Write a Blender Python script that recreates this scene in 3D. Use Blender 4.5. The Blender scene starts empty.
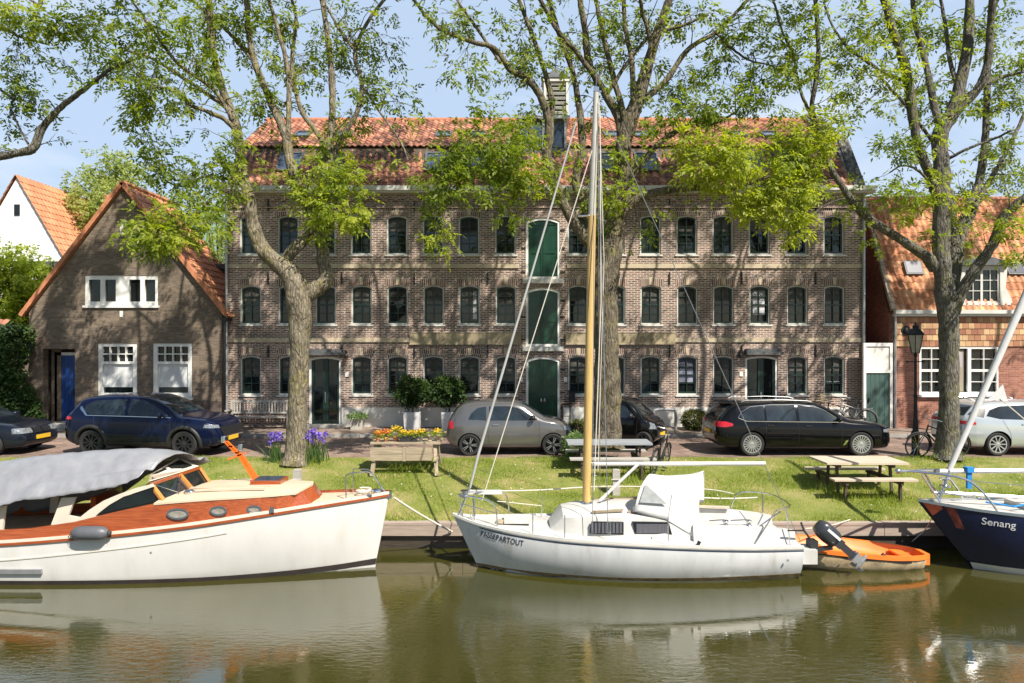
import bpy, bmesh, math, random
import numpy as np
from mathutils import Vector, Matrix, noise as mnoise
from mathutils.bvhtree import BVHTree

scene = bpy.context.scene
COL = scene.collection
R = math.radians

# ------------------------------------------------------------------ camera, world, sun, exposure
F, CX, CY, CZ = 700.0, 512.0, 341.0, 3.15
cam_d = bpy.data.cameras.new('camera')
cam_d.sensor_width = 36.0
cam_d.lens = 36.0 * F / 1024.0
cam_d.clip_start = 0.1
cam_d.clip_end = 2000.0
cam = bpy.data.objects.new('camera', cam_d)
COL.objects.link(cam)
cam.location = (0, 0, CZ)
cam.rotation_euler = (R(90), 0, 0)
scene.camera = cam

SUN = Vector((0.44, -0.56, 0.80)).normalized()
world = bpy.data.worlds.new('World')
scene.world = world
world.use_nodes = True
wn, wl = world.node_tree.nodes, world.node_tree.links
bg = wn['Background']
sky = wn.new('ShaderNodeTexSky')
sky.sky_type = 'NISHITA'
sky.sun_disc = False
sky.sun_elevation = math.asin(SUN.z)
sky.sun_rotation = math.atan2(SUN.x, SUN.y)
sky.air_density = 1.0
sky.dust_density = 0.7
sky.ozone_density = 1.5
# thin high cloud, mixed into the sky itself
tc = wn.new('ShaderNodeTexCoord')
mp = wn.new('ShaderNodeMapping'); mp.inputs['Scale'].default_value = (1.2, 1.2, 4.0)
mp.inputs['Location'].default_value = (0.3, 0.0, 0.35)
nz = wn.new('ShaderNodeTexNoise'); nz.inputs['Scale'].default_value = 2.2
nz.inputs['Detail'].default_value = 7; nz.inputs['Roughness'].default_value = 0.55
cr = wn.new('ShaderNodeValToRGB')
cr.color_ramp.elements[0].position = 0.50; cr.color_ramp.elements[0].color = (0.0, 0.0, 0.0, 1)
cr.color_ramp.elements[1].position = 0.80; cr.color_ramp.elements[1].color = (0.8, 0.8, 0.8, 1)
mx = wn.new('ShaderNodeMix'); mx.data_type = 'RGBA'
mx.inputs[7].default_value = (8.6, 9.2, 10.0, 1)
wl.new(tc.outputs['Generated'], mp.inputs['Vector'])
wl.new(mp.outputs['Vector'], nz.inputs['Vector'])
wl.new(nz.outputs['Fac'], cr.inputs['Fac'])
veil = wn.new('ShaderNodeMix'); veil.data_type = 'RGBA'
# the cloud veil lies over the northern half of the sky (ahead); the southern half is clear
sp = wn.new('ShaderNodeSeparateXYZ'); wl.new(tc.outputs['Generated'], sp.inputs[0])
mr = wn.new('ShaderNodeMapRange'); mr.interpolation_type = 'SMOOTHSTEP'
mr.inputs['From Min'].default_value = -0.25; mr.inputs['From Max'].default_value = 0.55
mr.inputs['To Min'].default_value = 0.10; mr.inputs['To Max'].default_value = 1.0
wl.new(sp.outputs['Y'], mr.inputs['Value'])
mk = wn.new('ShaderNodeMath'); mk.operation = 'MULTIPLY'
wl.new(cr.outputs['Color'], mk.inputs[0]); wl.new(mr.outputs['Result'], mk.inputs[1])
wl.new(mk.outputs[0], mx.inputs[0])
mv = wn.new('ShaderNodeMath'); mv.operation = 'MULTIPLY'; mv.inputs[1].default_value = 0.80
wl.new(mr.outputs['Result'], mv.inputs[0]); wl.new(mv.outputs[0], veil.inputs[0])
veil.inputs[7].default_value = (5.8, 7.3, 9.5, 1)
wl.new(sky.outputs['Color'], veil.inputs[6])
wl.new(veil.outputs[2], mx.inputs[6])
wl.new(mx.outputs[2], bg.inputs['Color'])
bg.inputs['Strength'].default_value = 0.07

sun_d = bpy.data.lights.new('sun', 'SUN')
sun_d.energy = 5.0
sun_d.angle = R(0.45)
sun_d.color = (1.0, 0.93, 0.82)
sun = bpy.data.objects.new('sun', sun_d)
COL.objects.link(sun)
sun.rotation_euler = SUN.to_track_quat('Z', 'Y').to_euler()
sun.location = (10, -10, 30)

vs = scene.view_settings
vs.view_transform = 'Standard'
vs.look = 'None'
vs.gamma = 1.0
vs.use_curve_mapping = False
vs.exposure = 0.66
cy = scene.cycles
cy.use_denoising = True
cy.max_bounces = 6
cy.diffuse_bounces = 3
cy.glossy_bounces = 3
cy.transmission_bounces = 4
cy.transparent_max_bounces = 6
cy.caustics_reflective = False
cy.caustics_refractive = False

def P(px, py, Y):
    return Vector(((px - CX) * Y / F, Y, CZ - (py - CY) * Y / F))

# ------------------------------------------------------------------ materials
def nodes_of(m):
    m.use_nodes = True
    return m.node_tree.nodes, m.node_tree.links, m.node_tree.nodes['Principled BSDF']

def ramp(n, stops):
    r = n.new('ShaderNodeValToRGB')
    e = r.color_ramp.elements
    while len(e) < len(stops): e.new(0.5)
    for i, (p, c) in enumerate(stops):
        e[i].position = p
        e[i].color = (c[0], c[1], c[2], 1)
    return r

def pm(name, col, rough=0.6, metal=0.0, var=0.15, scale=4.0, bump=0.0, bscale=40.0, coat=0.0, spec=0.5, stretch=(1, 1, 1), dirt=None, alpha=None):
    m = bpy.data.materials.new(name)
    n, l, b = nodes_of(m)
    t = n.new('ShaderNodeTexCoord')
    mp = n.new('ShaderNodeMapping'); mp.inputs['Scale'].default_value = stretch
    l.new(t.outputs['Object'], mp.inputs['Vector'])
    nz = n.new('ShaderNodeTexNoise'); nz.inputs['Scale'].default_value = scale; nz.inputs['Detail'].default_value = 6
    nz.inputs['Roughness'].default_value = 0.6
    l.new(mp.outputs['Vector'], nz.inputs['Vector'])
    lo = [max(0, c * (1 - var)) for c in col]; hi = [min(1, c * (1 + var)) for c in col]
    stops = [(0.3, lo), (0.7, hi)]
    if dirt: stops = [(0.22, dirt)] + [(0.42, lo), (0.72, hi)]
    r = ramp(n, stops)
    l.new(nz.outputs['Fac'], r.inputs['Fac'])
    l.new(r.outputs['Color'], b.inputs['Base Color'])
    b.inputs['Roughness'].default_value = rough
    b.inputs['Metallic'].default_value = metal
    b.inputs['Coat Weight'].default_value = coat
    b.inputs['Coat Roughness'].default_value = 0.04
    b.inputs['Specular IOR Level'].default_value = spec
    if bump:
        n2 = n.new('ShaderNodeTexNoise'); n2.inputs['Scale'].default_value = bscale; n2.inputs['Detail'].default_value = 4
        l.new(mp.outputs['Vector'], n2.inputs['Vector'])
        bp = n.new('ShaderNodeBump'); bp.inputs['Strength'].default_value = bump; bp.inputs['Distance'].default_value = 0.02
        l.new(n2.outputs['Fac'], bp.inputs['Height'])
        l.new(bp.outputs['Normal'], b.inputs['Normal'])
    return m

def brick(name, c1, c2, c3, mortar, bw=0.22, bh=0.065, ms=0.012, bump=0.5, stain=0.35, ground=False, rough=0.85):
    m = bpy.data.materials.new(name)
    n, l, b = nodes_of(m)
    g = n.new('ShaderNodeNewGeometry')
    s = n.new('ShaderNodeSeparateXYZ'); l.new(g.outputs['Position'], s.inputs[0])
    cmb = n.new('ShaderNodeCombineXYZ')
    if ground:
        l.new(s.outputs['X'], cmb.inputs[0]); l.new(s.outputs['Y'], cmb.inputs[1])
    else:
        a = n.new('ShaderNodeMath'); a.operation = 'ADD'
        l.new(s.outputs['X'], a.inputs[0]); l.new(s.outputs['Y'], a.inputs[1])
        l.new(a.outputs[0], cmb.inputs[0]); l.new(s.outputs['Z'], cmb.inputs[1])
    bt = n.new('ShaderNodeTexBrick')
    bt.inputs['Scale'].default_value = 1.0
    bt.inputs['Brick Width'].default_value = bw
    bt.inputs['Row Height'].default_value = bh
    bt.inputs['Mortar Size'].default_value = ms
    bt.inputs['Mortar Smooth'].default_value = 0.3
    bt.inputs['Bias'].default_value = 0.0
    bt.inputs['Color1'].default_value = (0, 0, 0, 1)
    bt.inputs['Color2'].default_value = (1, 1, 1, 1)
    bt.inputs['Mortar'].default_value = (0.5, 0.5, 0.5, 1)
    l.new(cmb.outputs[0], bt.inputs['Vector'])
    rp = ramp(n, [(0.0, c1), (0.5, c2), (1.0, c3)])
    l.new(bt.outputs['Color'], rp.inputs['Fac'])
    mm = n.new('ShaderNodeMix'); mm.data_type = 'RGBA'
    l.new(bt.outputs['Fac'], mm.inputs[0]); l.new(rp.outputs['Color'], mm.inputs[6])
    mm.inputs[7].default_value = (*mortar, 1)
    nz = n.new('ShaderNodeTexNoise'); nz.inputs['Scale'].default_value = 0.9; nz.inputs['Detail'].default_value = 8
    nz.inputs['Roughness'].default_value = 0.65
    l.new(g.outputs['Position'], nz.inputs['Vector'])
    r2 = ramp(n, [(0.3, (1 - stain,) * 3), (0.7, (1 + stain * 0.6,) * 3)])
    l.new(nz.outputs['Fac'], r2.inputs['Fac'])
    mu = n.new('ShaderNodeMix'); mu.data_type = 'RGBA'; mu.blend_type = 'MULTIPLY'; mu.inputs[0].default_value = 1.0
    l.new(mm.outputs[2], mu.inputs[6]); l.new(r2.outputs['Color'], mu.inputs[7])
    l.new(mu.outputs[2], b.inputs['Base Color'])
    b.inputs['Roughness'].default_value = rough
    bp = n.new('ShaderNodeBump'); bp.inputs['Strength'].default_value = bump; bp.inputs['Distance'].default_value = 0.01
    bp.invert = True
    l.new(bt.outputs['Fac'], bp.inputs['Height']); l.new(bp.outputs['Normal'], b.inputs['Normal'])
    return m

def tilemat(name, c1, c2, c3, stain=0.3):
    m = bpy.data.materials.new(name)
    n, l, b = nodes_of(m)
    uv = n.new('ShaderNodeUVMap'); uv.uv_map = 'UVMap'
    fl = n.new('ShaderNodeVectorMath'); fl.operation = 'FLOOR'
    l.new(uv.outputs['UV'], fl.inputs[0])
    w = n.new('ShaderNodeTexWhiteNoise'); w.noise_dimensions = '2D'
    l.new(fl.outputs[0], w.inputs['Vector'])
    rp = ramp(n, [(0.0, c1), (0.45, c2), (1.0, c3)])
    l.new(w.outputs['Value'], rp.inputs['Fac'])
    g = n.new('ShaderNodeNewGeometry')
    nz = n.new('ShaderNodeTexNoise'); nz.inputs['Scale'].default_value = 1.3; nz.inputs['Detail'].default_value = 8
    nz.inputs['Roughness'].default_value = 0.7
    l.new(g.outputs['Position'], nz.inputs['Vector'])
    r2 = ramp(n, [(0.3, (1 - stain,) * 3), (0.65, (1 + stain * 0.5,) * 3)])
    l.new(nz.outputs['Fac'], r2.inputs['Fac'])
    mu = n.new('ShaderNodeMix'); mu.data_type = 'RGBA'; mu.blend_type = 'MULTIPLY'; mu.inputs[0].default_value = 1.0
    l.new(rp.outputs['Color'], mu.inputs[6]); l.new(r2.outputs['Color'], mu.inputs[7])
    l.new(mu.outputs[2], b.inputs['Base Color'])
    b.inputs['Roughness'].default_value = 0.75
    return m

def leafmat(name, c1, c2, c3, trans=0.35):
    m = bpy.data.materials.new(name)
    n, l, b = nodes_of(m)
    at = n.new('ShaderNodeAttribute'); at.attribute_name = 'tint'
    rp = ramp(n, [(0.0, c1), (0.5, c2), (1.0, c3)])
    l.new(at.outputs['Fac'], rp.inputs['Fac'])
    l.new(rp.outputs['Color'], b.inputs['Base Color'])
    b.inputs['Roughness'].default_value = 0.5
    b.inputs['Specular IOR Level'].default_value = 0.3
    tr = n.new('ShaderNodeBsdfTranslucent')
    hs = n.new('ShaderNodeHueSaturation'); hs.inputs['Saturation'].default_value = 1.1; hs.inputs['Value'].default_value = 1.6
    l.new(rp.outputs['Color'], hs.inputs['Color']); l.new(hs.outputs['Color'], tr.inputs['Color'])
    ms = n.new('ShaderNodeMixShader'); ms.inputs[0].default_value = trans
    l.new(b.outputs[0], ms.inputs[1]); l.new(tr.outputs[0], ms.inputs[2])
    l.new(ms.outputs[0], n['Material Output'].inputs['Surface'])
    return m

def barkmat(name, lo, hi, moss):
    m = bpy.data.materials.new(name)
    n, l, b = nodes_of(m)
    g = n.new('ShaderNodeNewGeometry')
    mp = n.new('ShaderNodeMapping'); mp.inputs['Scale'].default_value = (1, 1, 0.28)
    l.new(g.outputs['Position'], mp.inputs['Vector'])
    nz = n.new('ShaderNodeTexNoise'); nz.inputs['Scale'].default_value = 22; nz.inputs['Detail'].default_value = 9; nz.inputs['Roughness'].default_value = 0.75
    nz.inputs['Distortion'].default_value = 0.4
    l.new(mp.outputs['Vector'], nz.inputs['Vector'])
    vo = n.new('ShaderNodeTexVoronoi'); vo.inputs['Scale'].default_value = 13; vo.feature = 'DISTANCE_TO_EDGE'
    mp2 = n.new('ShaderNodeMapping'); mp2.inputs['Scale'].default_value = (1, 1, 0.22); l.new(g.outputs['Position'], mp2.inputs['Vector'])
    l.new(mp2.outputs['Vector'], vo.inputs['Vector'])
    rp = ramp(n, [(0.34, lo), (0.62, hi)])
    l.new(nz.outputs['Fac'], rp.inputs['Fac'])
    fis = ramp(n, [(0.0, (0.45, 0.42, 0.38)), (0.16, (1, 1, 1))])
    l.new(vo.outputs['Distance'], fis.inputs['Fac'])
    m0 = n.new('ShaderNodeMix'); m0.data_type = 'RGBA'; m0.blend_type = 'MULTIPLY'; m0.inputs[0].default_value = 0.38
    l.new(rp.outputs['Color'], m0.inputs[6]); l.new(fis.outputs['Color'], m0.inputs[7])
    n2 = n.new('ShaderNodeTexNoise'); n2.inputs['Scale'].default_value = 2.6; n2.inputs['Detail'].default_value = 9; n2.inputs['Roughness'].default_value = 0.75
    l.new(g.outputs['Position'], n2.inputs['Vector'])
    r2 = ramp(n, [(0.50, (0, 0, 0)), (0.60, (0.8, 0.8, 0.8))])
    l.new(n2.outputs['Fac'], r2.inputs['Fac'])
    mm = n.new('ShaderNodeMix'); mm.data_type = 'RGBA'
    l.new(r2.outputs['Color'], mm.inputs[0]); l.new(m0.outputs[2], mm.inputs[6]); mm.inputs[7].default_value = (*moss, 1)
    n3 = n.new('ShaderNodeTexNoise'); n3.inputs['Scale'].default_value = 5; n3.inputs['Detail'].default_value = 8; n3.inputs['Roughness'].default_value = 0.7
    l.new(g.outputs['Position'], n3.inputs['Vector'])
    r3 = ramp(n, [(0.36, (0.42, 0.40, 0.37)), (0.52, (1, 1, 1)), (0.66, (1.25, 1.25, 1.22))])
    l.new(n3.outputs['Fac'], r3.inputs['Fac'])
    m4 = n.new('ShaderNodeMix'); m4.data_type = 'RGBA'; m4.blend_type = 'MULTIPLY'; m4.inputs[0].default_value = 1.0
    l.new(mm.outputs[2], m4.inputs[6]); l.new(r3.outputs['Color'], m4.inputs[7])
    l.new(m4.outputs[2], b.inputs['Base Color'])
    b.inputs['Roughness'].default_value = 0.95
    ad = n.new('ShaderNodeMath'); ad.operation = 'ADD'; l.new(nz.outputs['Fac'], ad.inputs[0]); l.new(fis.outputs['Color'], ad.inputs[1])
    bp = n.new('ShaderNodeBump'); bp.inputs['Strength'].default_value = 1.0; bp.inputs['Distance'].default_value = 0.035
    l.new(ad.outputs[0], bp.inputs['Height']); l.new(bp.outputs['Normal'], b.inputs['Normal'])
    return m

def wood(name, c1, c2, rough=0.5, coat=0.0, axis='X', sc=6.0):
    m = bpy.data.materials.new(name)
    n, l, b = nodes_of(m)
    t = n.new('ShaderNodeTexCoord'); mp = n.new('ShaderNodeMapping')
    st = {'X': (0.06, 1, 1), 'Y': (1, 0.06, 1), 'Z': (1, 1, 0.06)}[axis]
    mp.inputs['Scale'].default_value = st
    l.new(t.outputs['Object'], mp.inputs['Vector'])
    nz = n.new('ShaderNodeTexNoise'); nz.inputs['Scale'].default_value = sc * 8; nz.inputs['Detail'].default_value = 6
    l.new(mp.outputs['Vector'], nz.inputs['Vector'])
    rp = ramp(n, [(0.3, c1), (0.7, c2)])
    l.new(nz.outputs['Fac'], rp.inputs['Fac']); l.new(rp.outputs['Color'], b.inputs['Base Color'])
    b.inputs['Roughness'].default_value = rough
    b.inputs['Coat Weight'].default_value = coat; b.inputs['Coat Roughness'].default_value = 0.05
    return m

MT = {}
MT['brick_grey'] = brick('warehouse_brick', (0.066, 0.033, 0.027), (0.17, 0.088, 0.066), (0.31, 0.178, 0.132), (0.56, 0.48, 0.41), ms=0.016, stain=0.38)
MT['brick_arch'] = brick('arch_brick', (0.10, 0.052, 0.04), (0.19, 0.10, 0.075), (0.29, 0.17, 0.125), (0.50, 0.46, 0.4), bw=0.07, bh=0.3, ms=0.012)
MT['brick_brown'] = brick('house_brick', (0.135, 0.10, 0.072), (0.185, 0.138, 0.10), (0.24, 0.185, 0.135), (0.20, 0.17, 0.13), bw=0.2, bh=0.06, ms=0.008, stain=0.25)
MT['brick_red'] = brick('red_brick', (0.28, 0.10, 0.065), (0.36, 0.14, 0.09), (0.45, 0.2, 0.13), (0.40, 0.28, 0.22), ms=0.008)
MT['brick_dark'] = brick('gable_brick', (0.24, 0.075, 0.05), (0.30, 0.10, 0.065), (0.35, 0.13, 0.08), (0.2, 0.13, 0.1), ms=0.008)
MT['paving'] = brick('street_brick', (0.19, 0.125, 0.10), (0.26, 0.175, 0.14), (0.34, 0.24, 0.19), (0.16, 0.13, 0.105), bw=0.2, bh=0.1, ms=0.009, ground=True, bump=0.4, stain=0.4)
MT['pavement'] = brick('pavement_brick', (0.24, 0.17, 0.14), (0.30, 0.215, 0.17), (0.36, 0.27, 0.21), (0.2, 0.17, 0.14), bw=0.2, bh=0.1, ms=0.008, ground=True, bump=0.3)
MT['tile_old'] = tilemat('old_tile', (0.17, 0.07, 0.045), (0.33, 0.135, 0.08), (0.50, 0.235, 0.145), 0.66)
MT['tile_orange'] = tilemat('orange_tile', (0.34, 0.13, 0.06), (0.52, 0.21, 0.095), (0.62, 0.32, 0.17), 0.55)
MT['tile_new'] = tilemat('new_tile', (0.50, 0.20, 0.095), (0.58, 0.24, 0.12), (0.64, 0.29, 0.15), 0.15)
MT['tile_tan'] = tilemat('hung_tile', (0.28, 0.11, 0.065), (0.40, 0.19, 0.10), (0.60, 0.42, 0.22), 0.3)
MT['white'] = pm('white_paint', (0.80, 0.79, 0.75), 0.45, var=0.05)
MT['offwhite'] = pm('grey_white_paint', (0.62, 0.61, 0.57), 0.55, var=0.12, scale=2)
MT['plinth'] = pm('white_render', (0.76, 0.74, 0.68), 0.8, var=0.08, scale=2, dirt=(0.5, 0.47, 0.4))
MT['stone'] = pm('tan_stone', (0.50, 0.42, 0.30), 0.8, var=0.16, scale=3, bump=0.15)
MT['greystone'] = pm('grey_stone', (0.33, 0.32, 0.30), 0.8, var=0.2, scale=3, bump=0.2)
MT['concrete'] = pm('concrete', (0.42, 0.40, 0.36), 0.85, var=0.2, scale=2, bump=0.2)
MT['zinc'] = pm('zinc', (0.42, 0.44, 0.45), 0.4, 0.6, var=0.1)
MT['green_door'] = pm('green_paint', (0.006, 0.047, 0.024), 0.35, var=0.25, scale=3, coat=0.3)
MT['dark_green'] = pm('dark_green_paint', (0.012, 0.032, 0.026), 0.35, var=0.2)
MT['gate_green'] = pm('grey_green_paint', (0.05, 0.10, 0.085), 0.6, var=0.25, stretch=(6, 1, 0.5))
MT['blue_paint'] = pm('blue_paint', (0.012, 0.055, 0.22), 0.4, var=0.2)
MT['black'] = pm('black_paint', (0.015, 0.015, 0.017), 0.4, var=0.2)
MT['iron'] = pm('wrought_iron', (0.02, 0.02, 0.022), 0.55, 0.3, var=0.3, bump=0.2)
MT['rubber'] = pm('rubber', (0.018, 0.018, 0.019), 0.8, var=0.2)
MT['plastic'] = pm('black_plastic', (0.025, 0.025, 0.027), 0.5, var=0.1)
MT['greyplastic'] = pm('grey_fender', (0.10, 0.105, 0.12), 0.45, var=0.12)
MT['glass'] = pm('dark_glass', (0.012, 0.016, 0.016), 0.03, var=0.4, scale=1.5, spec=0.6)
MT['car_glass'] = pm('car_glass', (0.016, 0.024, 0.030), 0.03, var=0.7, scale=2.0, spec=0.8)
MT['skylight'] = pm('roof_glass', (0.06, 0.085, 0.13), 0.03, var=0.2, spec=1.0, coat=0.5)
MT['chrome'] = pm('chrome', (0.75, 0.75, 0.76), 0.12, 1.0, var=0.05)
MT['steel'] = pm('stainless_steel', (0.62, 0.63, 0.64), 0.22, 1.0, var=0.08)
MT['alloy'] = pm('alloy_rim', (0.62, 0.62, 0.63), 0.3, 0.8, var=0.05)
MT['dark_alloy'] = pm('dark_rim', (0.06, 0.06, 0.065), 0.35, 0.7, var=0.1)
MT['redlamp'] = pm('red_lens', (0.5, 0.012, 0.02), 0.15, var=0.2, coat=0.6)
MT['headlamp'] = pm('clear_lens', (0.22, 0.24, 0.26), 0.06, 0.3, var=0.6, scale=14, coat=0.8)
MT['plate'] = pm('yellow_plate', (0.75, 0.45, 0.03), 0.4, var=0.05)
MT['mahogany'] = wood('mahogany', (0.24, 0.045, 0.012), (0.42, 0.10, 0.028), 0.25, 0.6)
MT['orangewood'] = wood('varnished_wood', (0.50, 0.19, 0.045), (0.66, 0.30, 0.08), 0.3, 0.5)
MT['teak'] = pm('deck_paint', (0.62, 0.50, 0.36), 0.6, var=0.07, scale=3)
MT['cream'] = pm('cream_paint', (0.70, 0.63, 0.52), 0.5, var=0.06)
MT['mast_wood'] = wood('spruce_mast', (0.50, 0.32, 0.11), (0.66, 0.45, 0.17), 0.35, 0.4, 'Z')
MT['oldwood'] = wood('weathered_wood', (0.26, 0.205, 0.14), (0.46, 0.38, 0.27), 0.85)
MT['greywood'] = wood('grey_wood', (0.32, 0.30, 0.27), (0.50, 0.47, 0.43), 0.85)
MT['tabletop_grey'] = wood('grey_table_wood', (0.22, 0.235, 0.25), (0.36, 0.38, 0.40), 0.6)
MT['beigewood'] = wood('pale_table_wood', (0.45, 0.37, 0.28), (0.62, 0.52, 0.41), 0.8)
MT['darkwood'] = wood('dark_wood', (0.05, 0.035, 0.025), (0.10, 0.075, 0.05), 0.7)
MT['quaywood'] = wood('quay_wood', (0.30, 0.235, 0.19), (0.44, 0.36, 0.30), 0.85)
MT['quaydark'] = wood('dark_quay_wood', (0.035, 0.026, 0.02), (0.075, 0.06, 0.045), 0.5)  # darker wood for the sheeting and piles below the planks
MT['hull_white'] = pm('white_hull', (0.69, 0.68, 0.65), 0.18, var=0.04, scale=2.5, coat=0.4, stretch=(1.2, 1, .4), dirt=(0.60, 0.58, 0.52))
MT['hull_sail'] = pm('sailboat_gelcoat', (0.68, 0.69, 0.70), 0.25, var=0.06, scale=3, coat=0.3, stretch=(1.6, 1, .35), dirt=(0.50, 0.48, 0.43))
MT['deck_white'] = pm('deck_gelcoat', (0.58, 0.57, 0.54), 0.5, var=0.12, scale=3, dirt=(0.6, 0.57, 0.5))
MT['hull_navy'] = pm('navy_hull', (0.008, 0.012, 0.045), 0.12, var=0.2, coat=0.5)
MT['boot_dark'] = pm('dark_antifouling', (0.03, 0.022, 0.02), 0.6, var=0.4)
MT['boot_brown'] = pm('algae_stain', (0.22, 0.16, 0.08), 0.8, var=0.5, scale=9)
MT['canvas'] = pm('white_canvas', (0.60, 0.60, 0.59), 0.8, var=0.07, scale=3, bump=0.3, bscale=6)
MT['rope'] = pm('pale_rope', (0.66, 0.62, 0.54), 0.9, var=0.15, scale=40)
MT['bluerope'] = pm('blue_cloth', (0.02, 0.22, 0.55), 0.8, var=0.2)
MT['wire'] = pm('rigging_wire', (0.42, 0.42, 0.42), 0.35, 0.8, var=0.1)
MT['orange'] = pm('orange_plastic', (0.85, 0.21, 0.03), 0.45, var=0.12, scale=4)
MT['orange_paint'] = pm('orange_paint', (0.80, 0.15, 0.015), 0.45, var=0.12)
MT['dinghy_side'] = pm('scuffed_cream_plastic', (0.58, 0.45, 0.28), 0.7, var=0.3, scale=6, dirt=(0.12, 0.09, 0.06))
MT['engine'] = pm('outboard_cowl', (0.035, 0.037, 0.042), 0.3, var=0.15, coat=0.3)
MT['engine_grey'] = pm('outboard_leg', (0.30, 0.31, 0.32), 0.4, 0.3, var=0.15)
MT['terracotta'] = pm('terracotta', (0.50, 0.21, 0.11), 0.8, var=0.2)
MT['potgrey'] = pm('grey_pot', (0.33, 0.33, 0.33), 0.7, var=0.15)
MT['pottan'] = pm('stone_pot', (0.34, 0.28, 0.20), 0.9, var=0.2, bump=0.2)
MT['potwhite'] = pm('white_pot', (0.62, 0.62, 0.62), 0.6, var=0.08)
MT['curtain'] = pm('white_curtain', (0.62, 0.64, 0.64), 0.8, var=0.08, stretch=(8, 1, 0.3))
MT['whitehouse'] = pm('white_stucco', (0.80, 0.80, 0.78), 0.85, var=0.04)
MT['soil'] = pm('soil', (0.07, 0.05, 0.035), 0.95, var=0.3)
MT['lead'] = pm('lead_sheet', (0.11, 0.115, 0.12), 0.6, 0.2, var=0.25)
MT['lichen'] = pm('lichen_coping', (0.17, 0.16, 0.15), 0.95, var=0.7, scale=9, dirt=(0.04, 0.04, 0.04))
MT['letter'] = pm('faded_letters', (0.24, 0.18, 0.11), 0.8, var=0.2)
MT['navy_text'] = pm('dark_lettering', (0.02, 0.03, 0.06), 0.5, var=0.1)
MT['white_text'] = pm('pale_lettering', (0.72, 0.73, 0.75), 0.5, var=0.05)
MT['lampglass'] = pm('lantern_glass', (0.42, 0.38, 0.32), 0.1, var=0.15, spec=0.8)
MT['copper_green'] = pm('pale_green_roof', (0.24, 0.38, 0.33), 0.5, var=0.12, stretch=(1, 1, 4))
MT['leaf_ash'] = leafmat('ash_leaf', (0.075, 0.115, 0.016), (0.20, 0.265, 0.03), (0.37, 0.41, 0.05), 0.5)
MT['leaf_bright'] = leafmat('maple_leaf', (0.13, 0.19, 0.02), (0.25, 0.33, 0.035), (0.40, 0.45, 0.06), 0.45)
MT['leaf_dark'] = leafmat('ivy_leaf', (0.02, 0.042, 0.01), (0.04, 0.08, 0.017), (0.08, 0.13, 0.03), 0.2)
MT['leaf_far'] = leafmat('far_leaf', (0.15, 0.20, 0.055), (0.27, 0.33, 0.09), (0.42, 0.45, 0.14), 0.45)
MT['leaf_olive'] = leafmat('olive_leaf', (0.045, 0.06, 0.015), (0.09, 0.105, 0.025), (0.16, 0.165, 0.045), 0.2)
MT['leaf_iris'] = leafmat('iris_leaf', (0.08, 0.14, 0.04), (0.14, 0.22, 0.07), (0.2, 0.28, 0.1), 0.3)
MT['petal_violet'] = leafmat('violet_petal', (0.10, 0.05, 0.38), (0.19, 0.11, 0.55), (0.36, 0.26, 0.68), 0.3)
MT['petal_yellow'] = leafmat('yellow_petal', (0.55, 0.33, 0.02), (0.72, 0.52, 0.03), (0.8, 0.66, 0.1), 0.3)
MT['petal_orange'] = leafmat('orange_petal', (0.6, 0.16, 0.03), (0.72, 0.26, 0.05), (0.8, 0.5, 0.08), 0.3)
MT['blade'] = leafmat('grass_blade', (0.15, 0.22, 0.026), (0.28, 0.35, 0.048), (0.45, 0.47, 0.12), 0.4)
MT['bark'] = barkmat('ash_bark', (0.075, 0.06, 0.042), (0.23, 0.195, 0.14), (0.19, 0.17, 0.06))
MT['bark_pale'] = barkmat('pale_bark', (0.11, 0.09, 0.065), (0.33, 0.285, 0.21), (0.24, 0.21, 0.085))
MT['bark_grey'] = barkmat('grey_bark', (0.08, 0.072, 0.058), (0.215, 0.20, 0.17), (0.17, 0.16, 0.07))
def carpaint(name, col, metal=0.4):
    m = pm(name, col, 0.16, metal, var=0.03, coat=0.45, spec=0.2)
    return m
MT['paint_navy'] = carpaint('navy_car_paint', (0.004, 0.008, 0.032), 0.2)
MT['paint_grey'] = carpaint('grey_car_paint', (0.18, 0.176, 0.176), 0.6)
MT['paint_black'] = carpaint('black_car_paint', (0.004, 0.004, 0.005), 0.1)
MT['paint_silver'] = carpaint('silver_car_paint', (0.56, 0.60, 0.62), 0.5)
MT['paint_dark'] = carpaint('dark_blue_grey_car_paint', (0.012, 0.016, 0.028), 0.3)

# ------------------------------------------------------------------ mesh helpers
def tag(o, label=None, cat=None, group=None, kind=None):
    if label: o['label'] = label
    if cat: o['category'] = cat
    if group: o['group'] = group
    if kind: o['kind'] = kind
    return o

def thing(name, label, cat, loc=(0, 0, 0), rz=0.0, group=None):
    o = bpy.data.objects.new(name, None)
    o.empty_display_size = 0.3
    COL.objects.link(o)
    o.location = loc
    o.rotation_euler = (0, 0, rz)
    return tag(o, label, cat, group)

def root_loc(o):
    v = Vector((0, 0, 0))
    while o is not None:
        v += Vector(o.location)
        o = o.parent
    return v

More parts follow.
